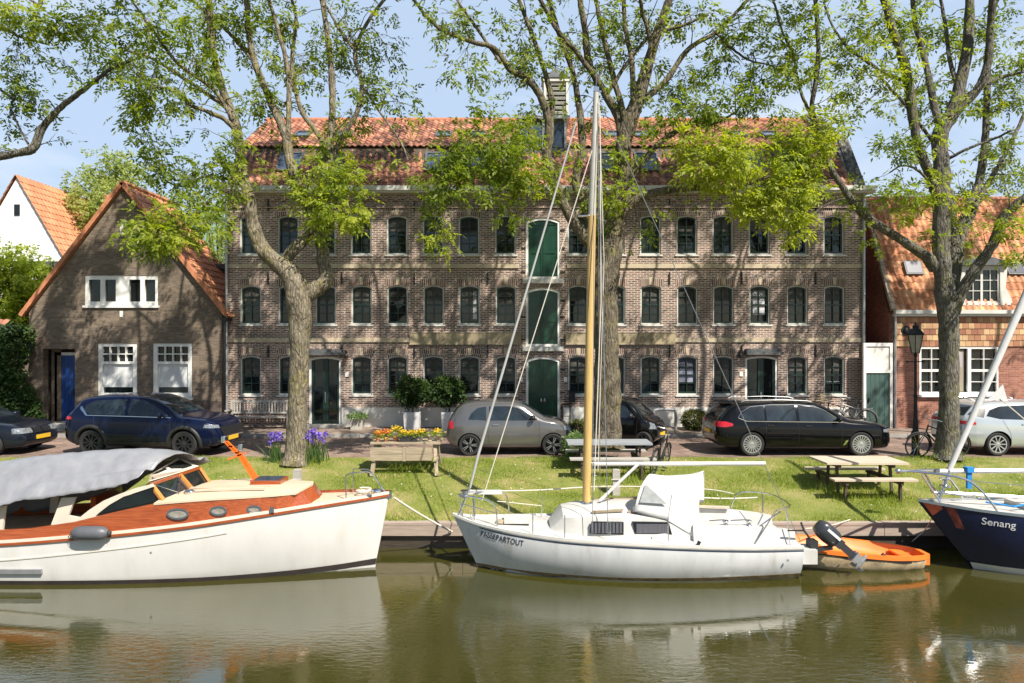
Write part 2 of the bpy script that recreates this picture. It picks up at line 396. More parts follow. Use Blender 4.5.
class MB:
    def __init__(s):
        s.v, s.f, s.m, s.uv, s.tint = [], [], [], None, None
    def add(s, vs, fs, mi=0):
        o = len(s.v)
        s.v.extend([tuple(v) for v in vs])
        for f in fs:
            s.f.append(tuple(i + o for i in f)); s.m.append(mi)
    def box(s, c, d, mi=0, rot=None):
        x, y, z = d[0] / 2, d[1] / 2, d[2] / 2
        vs = [Vector(p) for p in [(-x, -y, -z), (x, -y, -z), (x, y, -z), (-x, y, -z), (-x, -y, z), (x, -y, z), (x, y, z), (-x, y, z)]]
        if rot is not None: vs = [rot @ v for v in vs]
        c = Vector(c)
        s.add([v + c for v in vs], [(3, 2, 1, 0), (4, 5, 6, 7), (0, 1, 5, 4), (1, 2, 6, 5), (2, 3, 7, 6), (3, 0, 4, 7)], mi)
    def bb(s, x0, x1, y0, y1, z0, z1, mi=0):
        s.box(((x0 + x1) / 2, (y0 + y1) / 2, (z0 + z1) / 2), (abs(x1 - x0), abs(y1 - y0), abs(z1 - z0)), mi)
    def beam(s, a, b, w, h, mi=0, up=(0, 0, 1)):
        a, b = Vector(a), Vector(b)
        d = b - a; L = d.length
        if L < 1e-6: return
        d.normalize(); u = Vector(up)
        sd = d.cross(u)
        if sd.length < 1e-4: sd = d.cross(Vector((1, 0, 0)))
        sd.normalize(); u = sd.cross(d).normalized()
        rot = Matrix((d, sd, u)).transposed()
        s.box((a + b) / 2, (L, w, h), mi, rot)
    def tube(s, pts, r, n=8, mi=0, cap=True):
        pts = [Vector(p) for p in pts]
        k = len(pts)
        rs = r if isinstance(r, (list, tuple)) else [r] * k
        t = [(pts[min(i + 1, k - 1)] - pts[max(i - 1, 0)]) for i in range(k)]
        t = [q.normalized() if q.length > 1e-9 else Vector((0, 0, 1)) for q in t]
        ref = Vector((1, 0, 0)) if abs(t[0].x) < 0.8 else Vector((0, 1, 0))
        nrm = (ref - t[0] * ref.dot(t[0])).normalized()
        vs = []
        for i in range(k):
            nrm = nrm - t[i] * nrm.dot(t[i])
            nrm = nrm.normalized() if nrm.length > 1e-6 else t[i].orthogonal().normalized()
            bn = t[i].cross(nrm)
            for j in range(n):
                a = 2 * math.pi * j / n
                vs.append(pts[i] + (nrm * math.cos(a) + bn * math.sin(a)) * rs[i])
        fs = [(i * n + j, i * n + (j + 1) % n, (i + 1) * n + (j + 1) % n, (i + 1) * n + j) for i in range(k - 1) for j in range(n)]
        if cap:
            fs.append(tuple(range(n - 1, -1, -1))); fs.append(tuple((k - 1) * n + j for j in range(n)))
        s.add(vs, fs, mi)
    def lathe(s, prof, c=(0, 0, 0), n=24, axis='Z', mi=0, closed=False):
        c = Vector(c); vs = []; k = len(prof)
        for (r, h) in prof:
            for j in range(n):
                a = 2 * math.pi * j / n
                p = (r * math.cos(a), r * math.sin(a), h)
                if axis == 'Y': p = (p[0], h, p[1])
                if axis == 'X': p = (h, p[0], p[1])
                vs.append(Vector(p) + c)
        fs = [(i * n + j, i * n + (j + 1) % n, (i + 1) * n + (j + 1) % n, (i + 1) * n + j) for i in range(k - 1) for j in range(n)]
        if closed:
            fs += [((k - 1) * n + j, (k - 1) * n + (j + 1) % n, (j + 1) % n, j) for j in range(n)]
        else:
            fs.append(tuple(range(n - 1, -1, -1))); fs.append(tuple((k - 1) * n + j for j in range(n)))
        s.add(vs, fs, mi)
    def prism(s, poly, y0, y1, mi=0):           # poly in (x, z), extruded along y
        k = len(poly)
        vs = [(p[0], y0, p[1]) for p in poly] + [(p[0], y1, p[1]) for p in poly]
        fs = [tuple(range(k)), tuple(range(2 * k - 1, k - 1, -1))]
        fs += [(i, i + k, (i + 1) % k + k, (i + 1) % k) for i in range(k)]
        s.add(vs, fs, mi)
    def slab(s, pts, th, mi=0):                 # any planar polygon in 3-D given real thickness
        pts = [Vector(p) for p in pts]; k = len(pts)
        nr = Vector((0, 0, 0))
        for i in range(k): nr += pts[i].cross(pts[(i + 1) % k])
        nr.normalize()
        vs = pts + [p - nr * th for p in pts]
        fs = [tuple(range(k)), tuple(range(2 * k - 1, k - 1, -1))]
        fs += [(i, i + k, (i + 1) % k + k, (i + 1) % k) for i in range(k)]
        s.add(vs, fs, mi)
    def ball(s, c, r, nu=12, nv=8, mi=0):
        c = Vector(c); rr = r if isinstance(r, (tuple, list)) else (r, r, r)
        vs = [c + Vector((0, 0, -rr[2]))]
        for i in range(1, nv):
            p = -math.pi / 2 + math.pi * i / nv
            for j in range(nu):
                a = 2 * math.pi * j / nu
                vs.append(c + Vector((rr[0] * math.cos(p) * math.cos(a), rr[1] * math.cos(p) * math.sin(a), rr[2] * math.sin(p))))
        vs.append(c + Vector((0, 0, rr[2])))
        fs = [(0, 1 + (j + 1) % nu, 1 + j) for j in range(nu)]
        for i in range(nv - 2):
            for j in range(nu):
                fs.append((1 + i * nu + j, 1 + i * nu + (j + 1) % nu, 1 + (i + 1) * nu + (j + 1) % nu, 1 + (i + 1) * nu + j))
        last = len(vs) - 1
        fs += [(last, 1 + (nv - 2) * nu + j, 1 + (nv - 2) * nu + (j + 1) % nu) for j in range(nu)]
        s.add(vs, fs, mi)
    def grid(s, rows, mi=0, closed_v=False):
        nv = len(rows[0]); vs = [p for r_ in rows for p in r_]
        fs = []
        for i in range(len(rows) - 1):
            for j in range(nv - 1 + (1 if closed_v else 0)):
                fs.append((i * nv + j, i * nv + (j + 1) % nv, (i + 1) * nv + (j + 1) % nv, (i + 1) * nv + j))
        s.add(vs, fs, mi)
    def mesh(s, name, mats, smooth=False, sharp=None):
        me = bpy.data.meshes.new(name)
        me.from_pydata(s.v, [], s.f)
        if not isinstance(mats, (list, tuple)): mats = [mats]
        for m in mats: me.materials.append(MT[m] if isinstance(m, str) else m)
        me.polygons.foreach_set('material_index', s.m)
        bm = bmesh.new(); bm.from_mesh(me)
        bmesh.ops.recalc_face_normals(bm, faces=bm.faces)
        bm.to_mesh(me); bm.free()
        if smooth:
            me.polygons.foreach_set('use_smooth', [True] * len(me.polygons))
            me.set_sharp_from_angle(angle=R(sharp if sharp else 40))
        me.update()
        return me
    def build(s, name, mats, parent=None, smooth=False, world=False, sharp=None):
        if world and parent is not None:
            o = root_loc(parent)
            s.v = [tuple(Vector(v) - o) for v in s.v]
        return link(name, s.mesh(name, mats, smooth, sharp), parent)

def link(name, me, parent=None, loc=None):
    o = bpy.data.objects.new(name, me)
    COL.objects.link(o)
    if parent is not None: o.parent = parent
    if loc is not None: o.location = loc
    return o

KIDS = {}
def children(o): return [c for c in COL.objects if c.parent == o]
def copy_tree(o, parent=None):
    c = o.copy(); COL.objects.link(c)
    if parent is not None: c.parent = parent
    for ch in list(o.children): copy_tree(ch, c)
    return c

def curve_mesh(name, outer, holes, depth):
    """flat plate in XZ with holes, extruded along +Y by depth (front face at y=0)"""
    cu = bpy.data.curves.new(name, 'CURVE'); cu.dimensions = '2D'; cu.fill_mode = 'BOTH'
    cu.extrude = depth / 2
    for poly in [outer] + holes:
        sp = cu.splines.new('POLY'); sp.points.add(len(poly) - 1)
        for i, p in enumerate(poly): sp.points[i].co = (p[0], p[1], 0, 1)
        sp.use_cyclic_u = True
    ob = bpy.data.objects.new(name, cu); COL.objects.link(ob)
    dg = bpy.context.evaluated_depsgraph_get(); dg.update()
    me = bpy.data.meshes.new_from_object(ob.evaluated_get(dg), depsgraph=dg)
    bpy.data.objects.remove(ob); bpy.data.curves.remove(cu)
    me.transform(Matrix.Rotation(R(90), 4, 'X'))
    me.transform(Matrix.Translation((0, depth / 2, 0)))
    me.materials.clear()
    return me

def text_mesh(txt, size, depth=0.004, shear=0.0, sx=1.0, spacing=1.0):
    cu = bpy.data.curves.new('lettering', 'FONT'); cu.body = txt; cu.size = size; cu.extrude = depth / 2
    cu.shear = shear; cu.space_character = spacing
    ob = bpy.data.objects.new('lettering', cu); COL.objects.link(ob)
    dg = bpy.context.evaluated_depsgraph_get(); dg.update()
    me = bpy.data.meshes.new_from_object(ob.evaluated_get(dg), depsgraph=dg)
    bpy.data.objects.remove(ob); bpy.data.curves.remove(cu)
    me.transform(Matrix.Scale(sx, 4, (1, 0, 0)))
    me.transform(Matrix.Rotation(R(90), 4, 'X'))
    me.materials.clear()
    return me

def eval_mesh(o):
    dg = bpy.context.evaluated_depsgraph_get(); dg.update()
    return bpy.data.meshes.new_from_object(o.evaluated_get(dg), depsgraph=dg)

def smooth_path(pts, n=6):
    """Catmull-Rom through tuples of any dimension"""
    if len(pts) < 3: return [tuple(p) for p in pts]
    out = []
    a = [np.array(p, float) for p in pts]
    for i in range(len(a) - 1):
        p0 = a[max(i - 1, 0)]; p1 = a[i]; p2 = a[i + 1]; p3 = a[min(i + 2, len(a) - 1)]
        for k in range(n):
            t = k / n
            out.append(tuple(0.5 * ((2 * p1) + (-p0 + p2) * t + (2 * p0 - 5 * p1 + 4 * p2 - p3) * t * t + (-p0 + 3 * p1 - 3 * p2 + p3) * t ** 3)))
    out.append(tuple(a[-1]))
    return out

def interp(xs, ys, x): return float(np.interp(x, xs, ys))

def fcurve(pts):
    """smooth interpolating function through (x, y) pairs"""
    sm = smooth_path(sorted(pts), 8)
    xs = [p[0] for p in sm]; ys = [p[1] for p in sm]
    return lambda x: float(np.interp(x, xs, ys))

# leaf clouds ------------------------------------------------------
def leaf_mesh(name, centers, dirs, tints, mat, sprig=0.24, leaflet=0.095, width=0.036, k=7, seed=1, droop=0.35):
    """each centre carries one compound leaf: k leaflets along a short stem (all numpy)"""
    rng = np.random.default_rng(seed)
    C = np.array(centers, float); N = len(C)
    D = np.array(dirs, float) + rng.normal(0, 0.35, (N, 3)); D[:, 2] -= droop
    D /= np.linalg.norm(D, axis=1, keepdims=True) + 1e-9
    U = rng.normal(0, 1, (N, 3)); U[:, 2] = np.abs(U[:, 2]) + 0.8; U += np.array(SUN) * 0.8
    S = np.cross(D, U); S /= np.linalg.norm(S, axis=1, keepdims=True) + 1e-9
    U = np.cross(S, D)
    sc = rng.uniform(0.7, 1.25, (N, 1))
    V = np.zeros((N, k, 4, 3))
    for j in range(k):
        if k == 1: t, side = 0.3, 0.0
        elif j == k - 1: t, side = 1.0, 0.0
        else: t, side = 0.25 + 0.7 * (j // 2) / max(1, (k - 1) // 2), (1 if j % 2 else -1)
        base = C + D * (sprig * t) * sc
        ax = D * (1.0 if side == 0 else 0.55) + S * side * 0.85 + rng.normal(0, 0.18, (N, 3))
        ax /= np.linalg.norm(ax, axis=1, keepdims=True)
        n2 = U + rng.normal(0, 0.45, (N, 3))
        wv = np.cross(ax, n2); wv /= np.linalg.norm(wv, axis=1, keepdims=True) + 1e-9
        L = leaflet * sc * rng.uniform(0.8, 1.2, (N, 1)); W = width * sc
        V[:, j, 0] = base
        V[:, j, 1] = base + ax * L * 0.45 + wv * W * 0.5 - U * L * 0.05
        V[:, j, 2] = base + ax * L - U * L * 0.18
        V[:, j, 3] = base + ax * L * 0.45 - wv * W * 0.5 - U * L * 0.05
    verts = V.reshape(-1, 3)
    nf = N * k
    me = bpy.data.meshes.new(name)
    me.vertices.add(nf * 4); me.vertices.foreach_set('co', verts.ravel())
    me.loops.add(nf * 4); me.loops.foreach_set('vertex_index', np.arange(nf * 4, dtype=np.int32))
    me.polygons.add(nf)
    me.polygons.foreach_set('loop_start', np.arange(nf, dtype=np.int32) * 4)
    at = me.attributes.new('tint', 'FLOAT', 'FACE')
    T = np.clip(np.repeat(np.array(tints, float), k) + rng.normal(0, 0.08, nf), 0, 1).astype(np.float32)
    at.data.foreach_set('value', T)
    me.materials.append(MT[mat])
    me.update(calc_edges=True)
    return me
# ================================================================== the setting
QY, QZ, WZ = 14.7, -0.68, -1.2
def zbank(Y):
    return interp([14.0, QY, 16.0, 17.4, 18.3, 18.7, 400], [QZ, QZ, -0.43, -0.17, -0.02, 0.0, 0.0], Y)

# ground: one sheet to the horizon, street side of the canal
b = MB()
rows = []
for y in [18.6, 23.3, 40, 120, 900]:
    rows.append([(x, y, -0.012) for x in (-900, -60, -20, 0, 20, 60, 900)])
b.grid(rows)
tag(b.build('ground', pm('earth', (0.16, 0.14, 0.09), 0.95, var=0.3)), kind='structure')
b = MB(); b.grid([[(x, y, 0.0) for x in (-80, -20, 0, 20, 80)] for y in (18.92, 20.5, 22.98)])
tag(b.build('street', 'paving'), kind='structure')
b = MB(); b.bb(-80, 80, 23.11, 24.99, -0.1, 0.11)
tag(b.build('pavement', 'pavement'), kind='structure')
b = MB()
x = -80.0
while x < 80:
    b.bb(x, x + 0.985, 22.985, 23.105, -0.1, 0.105 + 0.004 * math.sin(x * 7)); x += 1.0
tag(b.build('kerb', 'greystone'), kind='structure')

# grass bank
m = bpy.data.materials.new('bank_turf')
n, l, bs = nodes_of(m)
g = n.new('ShaderNodeNewGeometry')
n1 = n.new('ShaderNodeTexNoise'); n1.inputs['Scale'].default_value = 1.1; n1.inputs['Detail'].default_value = 9; n1.inputs['Roughness'].default_value = 0.7
l.new(g.outputs['Position'], n1.inputs['Vector'])
rp = ramp(n, [(0.30, (0.12, 0.155, 0.026)), (0.48, (0.20, 0.22, 0.045)), (0.60, (0.30, 0.26, 0.10)), (0.70, (0.42, 0.31, 0.18))])
l.new(n1.outputs['Fac'], rp.inputs['Fac']); l.new(rp.outputs['Color'], bs.inputs['Base Color'])
bs.inputs['Roughness'].default_value = 0.95
n2 = n.new('ShaderNodeTexNoise'); n2.inputs['Scale'].default_value = 30; n2.inputs['Detail'].default_value = 5
l.new(g.outputs['Position'], n2.inputs['Vector'])
bp = n.new('ShaderNodeBump'); bp.inputs['Strength'].default_value = 0.8; bp.inputs['Distance'].default_value = 0.05
l.new(n2.outputs['Fac'], bp.inputs['Height']); l.new(bp.outputs['Normal'], bs.inputs['Normal'])
MT['turf'] = m
b = MB(); rows = []
rngb = random.Random(4)
for j in range(31):
    Y = 14.72 + (18.98 - 14.72) * j / 30
    rows.append([(-40 + i * 0.5, Y, zbank(Y) + (0.006 if j == 30 else 0.0 if j == 0 else rngb.uniform(-0.012, 0.012))) for i in range(161)])
b.grid(rows)
tag(b.build('grass_bank', 'turf', smooth=True), kind='structure')

# canal water
m = bpy.data.materials.new('canal_water')
n, l, bs = nodes_of(m)
bs.inputs['Base Color'].default_value = (0.05, 0.045, 0.012, 1)
bs.inputs['Roughness'].default_value = 0.02
bs.inputs['IOR'].default_value = 2.35
g = n.new('ShaderNodeNewGeometry')
mp = n.new('ShaderNodeMapping'); mp.inputs['Scale'].default_value = (1.3, 3.2, 1); mp.inputs['Rotation'].default_value = (0, 0, R(14))
l.new(g.outputs['Position'], mp.inputs['Vector'])
n1 = n.new('ShaderNodeTexNoise'); n1.inputs['Scale'].default_value = 4.2; n1.inputs['Detail'].default_value = 4; n1.inputs['Roughness'].default_value = 0.55
n1.inputs['Distortion'].default_value = 0.6
l.new(mp.outputs['Vector'], n1.inputs['Vector'])
n3 = n.new('ShaderNodeTexNoise'); n3.inputs['Scale'].default_value = 0.35; n3.inputs['Detail'].default_value = 3
l.new(g.outputs['Position'], n3.inputs['Vector'])
r3 = ramp(n, [(0.40, (0.12, 0.12, 0.12)), (0.66, (1, 1, 1))])
l.new(n3.outputs['Fac'], r3.inputs['Fac'])
mu = n.new('ShaderNodeMath'); mu.operation = 'MULTIPLY'
sy = n.new('ShaderNodeSeparateXYZ'); l.new(g.outputs['Position'], sy.inputs[0])
my = n.new('ShaderNodeMapRange'); my.interpolation_type = 'SMOOTHSTEP'      # open water is ruffled more than the lee of the boats
my.inputs['From Min'].default_value = 12.4; my.inputs['From Max'].default_value = 9.0; my.inputs['To Min'].default_value = 0.45; my.inputs['To Max'].default_value = 1.3
l.new(sy.outputs['Y'], my.inputs['Value'])
m2_ = n.new('ShaderNodeMath'); m2_.operation = 'MULTIPLY'; l.new(r3.outputs['Color'], m2_.inputs[0]); l.new(my.outputs['Result'], m2_.inputs[1])
l.new(n1.outputs['Fac'], mu.inputs[0]); l.new(m2_.outputs[0], mu.inputs[1])
bp = n.new('ShaderNodeBump'); bp.inputs['Strength'].default_value = 0.24; bp.inputs['Distance'].default_value = 0.03
l.new(mu.outputs[0], bp.inputs['Height']); l.new(bp.outputs['Normal'], bs.inputs['Normal'])
n4 = n.new('ShaderNodeTexNoise'); n4.inputs['Scale'].default_value = 0.7; n4.inputs['Detail'].default_value = 6
l.new(g.outputs['Position'], n4.inputs['Vector'])
r4 = ramp(n, [(0.3, (0.039, 0.038, 0.007)), (0.7, (0.053, 0.050, 0.011))])
l.new(n4.outputs['Fac'], r4.inputs['Fac']); l.new(r4.outputs['Color'], bs.inputs['Base Color'])
MT['water'] = m
b = MB(); b.grid([[(x, y, WZ) for x in (-300, -40, 0, 40, 300)] for y in (-120, -20, 0, 10, QY + 0.1)])
tag(b.build('canal_water', 'water'), kind='structure')

# timber quay
q = thing('quay_wall', 'weathered timber quay edging along the canal below the grass', 'quay wall', (0, QY, QZ))
rq = random.Random(9)
b = MB(); x = -40.0
while x < 40:
    w = rq.uniform(2.6, 4.2)
    b.bb(x, x + w - 0.012, -0.06 + rq.uniform(0, .01), 0.02, -0.235, -0.02)
    b.bb(x, x + w - 0.012, -0.07 + rq.uniform(0, .01), 0.13, -0.018, 0.03 + rq.uniform(0, .008)); x += w
b.build('plank', 'quaywood', q)
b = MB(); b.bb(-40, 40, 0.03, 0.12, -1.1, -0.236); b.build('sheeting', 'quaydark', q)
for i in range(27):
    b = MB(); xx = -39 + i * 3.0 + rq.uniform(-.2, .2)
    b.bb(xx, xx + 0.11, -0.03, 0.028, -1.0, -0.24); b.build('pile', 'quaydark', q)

# ------------------------------------------------------------------ pantile roofs
def pantiles(name, mat, parent, o, u, v, w, h, tw=0.23, th=0.30, amp=0.035, clip=None, lip=0.03, jitter=0.006):
    """wavy clay tiles: o = lower-left corner, u = along the eave, v = up the slope (unit vectors)"""
    o, u, v = Vector(o), Vector(u).normalized(), Vector(v).normalized()
    nr = u.cross(v).normalized()
    if nr.z < 0: nr = -nr
    nx = max(2, int(round(w / tw))); ny = max(1, int(round(h / th)))
    sub = 6
    prof = [0.0, 0.55, 0.95, 0.75, 0.2, -0.15]
    vs, fs, uvs = [], [], []
    rr = random.Random(hash(name) % 999 + nx)
    L = nx * sub + 1
    ro = parent and root_loc(parent) or Vector((0, 0, 0))
    jit = [[rr.uniform(-jitter, jitter) for _ in range(nx + 1)] for _ in range(ny)]
    for j in range(ny):
        for e in (0, 1):
            t = (j + e) * h / ny
            t = t - (0.035 if e == 0 else 0.0)
            for i in range(L):
                k = min(i // sub, nx - 1)
                d = prof[i % sub] * amp + (lip if e == 0 else 0.0) + jit[j][i // sub]
                vs.append(o + u * (i * w / (nx * sub)) + v * t + nr * d - ro)
    for j in range(ny):
        a = (2 * j) * L; c = (2 * j + 1) * L
        for i in range(L - 1):
            fs.append((a + i, a + i + 1, c + i + 1, c + i)); uvs.append((i // sub, j))
            if j + 1 < ny:
                d = (2 * j + 2) * L
                fs.append((c + i, c + i + 1, d + i + 1, d + i)); uvs.append((i // sub, j))
        # front lip closing to the sheet below
        base = len(vs)
        for i in range(L):
            vs.append(Vector(vs[a + i]) - nr * (lip + 0.012))
        for i in range(L - 1):
            fs.append((base + i, base + i + 1, a + i + 1, a + i)); uvs.append((i // sub, j))
    if clip:
        keep = []
        for f, q_ in zip(fs, uvs):
            c_ = sum((Vector(vs[i]) for i in f), Vector()) / len(f) + ro
            if clip(c_): keep.append((f, q_))
        fs = [k_[0] for k_ in keep]; uvs = [k_[1] for k_ in keep]
    me = bpy.data.meshes.new(name)
    me.from_pydata([tuple(p) for p in vs], [], fs)
    uvl = me.uv_layers.new(name='UVMap')
    arr = []
    for q_ in uvs: arr += [q_[0] + 0.5, q_[1] + 0.5] * 4
    uvl.data.foreach_set('uv', arr)
    me.materials.append(MT[mat])
    me.polygons.foreach_set('use_smooth', [True] * len(me.polygons))
    me.set_sharp_from_angle(angle=R(50))
    return link(name, me, parent)

def arch_poly(x0, x1, z0, z1, rise, n=8):
    """rectangle with a segmental arch on top (counter-clockwise from lower left)"""
    pts = [(x0, z0), (x1, z0)]
    w = (x1 - x0) / 2; cx = (x0 + x1) / 2
    if rise <= 0: return pts + [(x1, z1), (x0, z1)]
    rad = (w * w + rise * rise) / (2 * rise); zc = z1 - rad
    a = math.asin(w / rad)
    for i in range(n + 1):
        t = a - 2 * a * i / n
        pts.append((cx + rad * math.sin(t), zc + rad * math.cos(t)))
    return pts

def ring_plate(name, outer, inner, depth, mat, parent, loc):
    me = curve_mesh(name, outer, [inner] if inner else [], depth)
    me.materials.append(MT[mat])
    return link(name, me, parent, loc)

FY = 25.0                      # warehouse front plane
S = FY / F
def fx(px): return (px - CX) * S
def fz(py): return CZ - (py - CY) * S
WX0, WX1 = fx(227), fx(862.5)

wh = thing('warehouse', 'three storey brown brick warehouse with green loading doors and mansard tile roof', 'building', (0, FY, 0))
COLS = [250, 288, 325, 361, 397, 433, 469, 505.5, None, 578, 614.5, 650.5, 687, 723, 759.5, 797, 834]
WW, WHH = 0.74, 1.40
ROWS = [(fz(254), 0), (fz(324), 1), (fz(394.5), 2)]
holes = []; wins = []
for ci, px in enumerate(COLS):
    if px is None: continue
    for z0, ri in ROWS:
        if ri == 2 and ci in (2, 14): continue
        xx = fx(px + (0.5 if ri else 0))
        holes.append(arch_poly(xx - WW / 2, xx + WW / 2, z0, z0 + WHH, 0.09)); wins.append((xx, z0, ri, ci))
DOORS = [(fx(543), fz(278.5), fz(217), 1.22), (fx(543), fz(346), fz(287), 1.22), (fx(543), 0.06, fz(356), 1.22)]
for (xx, z0, z1, w) in DOORS: holes.append(arch_poly(xx - w / 2, xx + w / 2, z0, z1, 0.13))
ENT = [(fx(325), 0.10, fz(356), 1.14), (fx(761.5), 0.10, fz(355.5), 1.16)]
for (xx, z0, z1, w) in ENT: holes.append(arch_poly(xx - w / 2, xx + w / 2, z0, z1, 0.08))
ZE = fz(190)
me = curve_mesh('wall', [(WX0, -0.05), (WX1, -0.05), (WX1, ZE), (WX0, ZE)], holes, 0.32)
me.materials.append(MT['brick_grey'])
wall = link('wall', me, wh)
b = MB()
b.bb(WX0, WX0 + .3, 0.321, 8.0, -.05, ZE); b.bb(WX1 - .3, WX1, 0.321, 8.0, -.05, ZE); b.bb(WX0, WX1, 8.0, 8.3, -.05, ZE)
# gable ends following the mansard
for xa in (WX0, WX1 - 0.3):
    b.v = b.v
    poly = [(0.2, ZE - .01), (8.1, ZE - .01), (6.9, 10.4), (4.1, 12.2), (1.35, 10.4)]
    k = len(poly)
    vs = [(xa + 0.02, p[0], p[1]) for p in poly] + [(xa + .28, p[0], p[1]) for p in poly]
    b.add(vs, [tuple(range(k)), tuple(range(2 * k - 1, k - 1, -1))] + [(i, i + k, (i + 1) % k + k, (i + 1) % k) for i in range(k)])
b.build('side_wall', 'brick_dark', wh)
b = MB(); b.bb(WX0 + .31, WX1 - .31, 2.2, 2.25, 0, ZE)
for zf in (3.1, 5.85): b.bb(WX0 + .31, WX1 - .31, 0.33, 2.19, zf, zf + .1)
b.build('interior', pm('dim_interior', (0.10, 0.095, 0.085), 0.9, var=0.3), wh)

# string courses, cornice, gutter
def window_arch(xx, z1, w, parent, zs=0.34):
    a = arch_poly(xx - w / 2 - 0.10, xx + w / 2 + 0.10, 0, z1 + 0.30, 0.13)[2:]
    c = arch_poly(xx - w / 2 - 0.01, xx + w / 2 + 0.01, 0, z1 + 0.012, 0.095)[2:]
    return a + c[::-1]
for zc, t in ((fz(265.5), 0.16), (fz(339.5), 0.15)):
    b = MB()
    b.bb(WX0, DOORS[0][0] - .86, -0.05, 0.10, zc - t / 2, zc + t / 2); b.bb(DOORS[0][0] + .86, WX1, -0.05, 0.10, zc - t / 2, zc + t / 2)
    b.build('string_course', 'stone', wh)
b = MB()
b.bb(WX0 - .03, WX1 + .03, -0.06, 0.1, ZE - .62, ZE - .56)
b.bb(WX0 - .03, WX1 + .03, -0.08, 0.1, ZE - .30, ZE - .13)
nb = 62
for i in range(nb):
    xx = WX0 + (i + .5) * (WX1 - WX0) / nb
    b.bb(xx - .09, xx + .09, -0.079, 0.09, ZE - .40, ZE - .302)
b.build('cornice', 'brick_grey', wh)
b = MB()
b.bb(WX0 - .18, WX1 + .30, -0.30, 0.12, ZE - .128, ZE - .02)
b.bb(WX0 - .22, WX1 + .34, -0.38, -0.26, ZE - .06, ZE + .10)
b.build('gutter', 'offwhite', wh)
for xa in (WX0 + 0.02, WX1 - 0.0):
    b = MB(); b.tube([(xa, -0.09, ZE - .1), (xa, -.09, 0.1)], 0.05, 8, 0)
    for zz in (1.2, 3.0, 4.8, 6.6): b.lathe([(0.058, zz), (0.066, zz + .01), (0.066, zz + .05), (0.058, zz + .06)], (xa, -.09, 0), 8)
    b.build('downpipe', 'zinc', wh, smooth=True)
b = MB(); b.bb(fx(342), fx(522), -0.06, 0.05, 0.10, 0.80); b.bb(fx(563.5), fx(743), -0.06, 0.05, 0.10, 0.80); b.bb(fx(779), WX1 - .1, -0.06, .05, .1, .8)
b.build('plinth', 'plinth', wh)

# tan signboards with faded painted letters
for (pa, pb) in ((410, 521), (565.5, 675)):
    x0, x1 = fx(pa), fx(pb)
    b = MB(); b.bb(x0, x1, -0.085, -0.052, fz(344), fz(332)); sb = b.build('signboard', pm('faded_sign_board', (0.36, 0.295, 0.19), 0.8, var=0.3, scale=1.8), wh)
    b = MB()
    for (za, zb_) in ((fz(344), fz(344) + .02), (fz(332) - .02, fz(332))): b.bb(x0 - .02, x1 + .02, -0.10, -0.0855, za, zb_)
    b.build('sign_edge', 'stone', sb)
    if pa > 500:
        for ch, px in (('A', 576), ('E', 632), ('D', 642), ('A', 652.5), ('M', 664)):
            me = text_mesh(ch, .26, .006); me.materials.append(MT['letter']); link('lettering', me, sb, (fx(px) - .09, -.086, fz(341.5)))

# wall anchors
for px in (268.5, 342, 414.5, 487.5, 597, 669.5, 741.5, 815.5):
    for pz in (199, 272, 345):
        b = MB(); b.box((fx(px), -0.03, fz(pz + 6)), (0.035, 0.05, 0.42)); b.box((fx(px), -0.045, fz(pz + 6)), (0.07, 0.03, 0.05))
        b.build('wall_anchor', 'iron', wh)

# windows: one built, the rest copied
def make_window():
    w = WW; h = WHH
    me = curve_mesh('window', arch_poly(-w / 2, w / 2, 0, h, .09), [arch_poly(-w / 2 + .045, w / 2 - .045, .05, h - .045, .078)], 0.12)
    me.materials.append(MT['offwhite'])
    fr = link('window', me, wh)
    me = curve_mesh('sash', arch_poly(-w / 2 + .046, w / 2 - .046, .051, h - .046, .077), [arch_poly(-w / 2 + .095, w / 2 - .095, .115, h - .095, .065)], 0.05)
    bm = MB()
    bm.box((0, .025, h / 2 + .01), (.026, .034, h - .17)); 
    for k in (1, 2, 3): bm.box((0, .0255, .115 + (h - .21) * k / 4), (w - .19, .028 if k != 2 else .045, .022 if k != 2 else .045))
    m2 = bm.mesh('bars', 'dark_green')
    o2 = bmesh.new(); o2.from_mesh(me); o2.from_mesh(m2); o2.to_mesh(me); o2.free()
    me.materials.clear(); me.materials.append(MT['dark_green'])
    sa = link('sash', me, fr, (0, .05, 0))
    g_ = MB(); g_.bb(-w / 2 + .09, w / 2 - .09, .115, .125, .11, h - .09); link('pane', g_.mesh('pane', 'glass'), fr)
    s_ = MB(); s_.bb(-w / 2 - .06, w / 2 + .06, -.09, .06, -.060, -.003); link('sill', s_.mesh('sill', 'offwhite'), fr)
    a_ = MB(); poly = window_arch(0, h, w, None); a_.prism(poly, -.052, -.002); link('arch', a_.mesh('arch', 'brick_arch'), fr)
    k_ = MB(); k_.prism([(-.05, h + .02), (.05, h + .02), (.07, h + .29), (-.07, h + .29)], -.062, -.053); link('keystone', k_.mesh('keystone', 'stone'), fr)
    return fr
proto = make_window()
rw = random.Random(3)
first = True
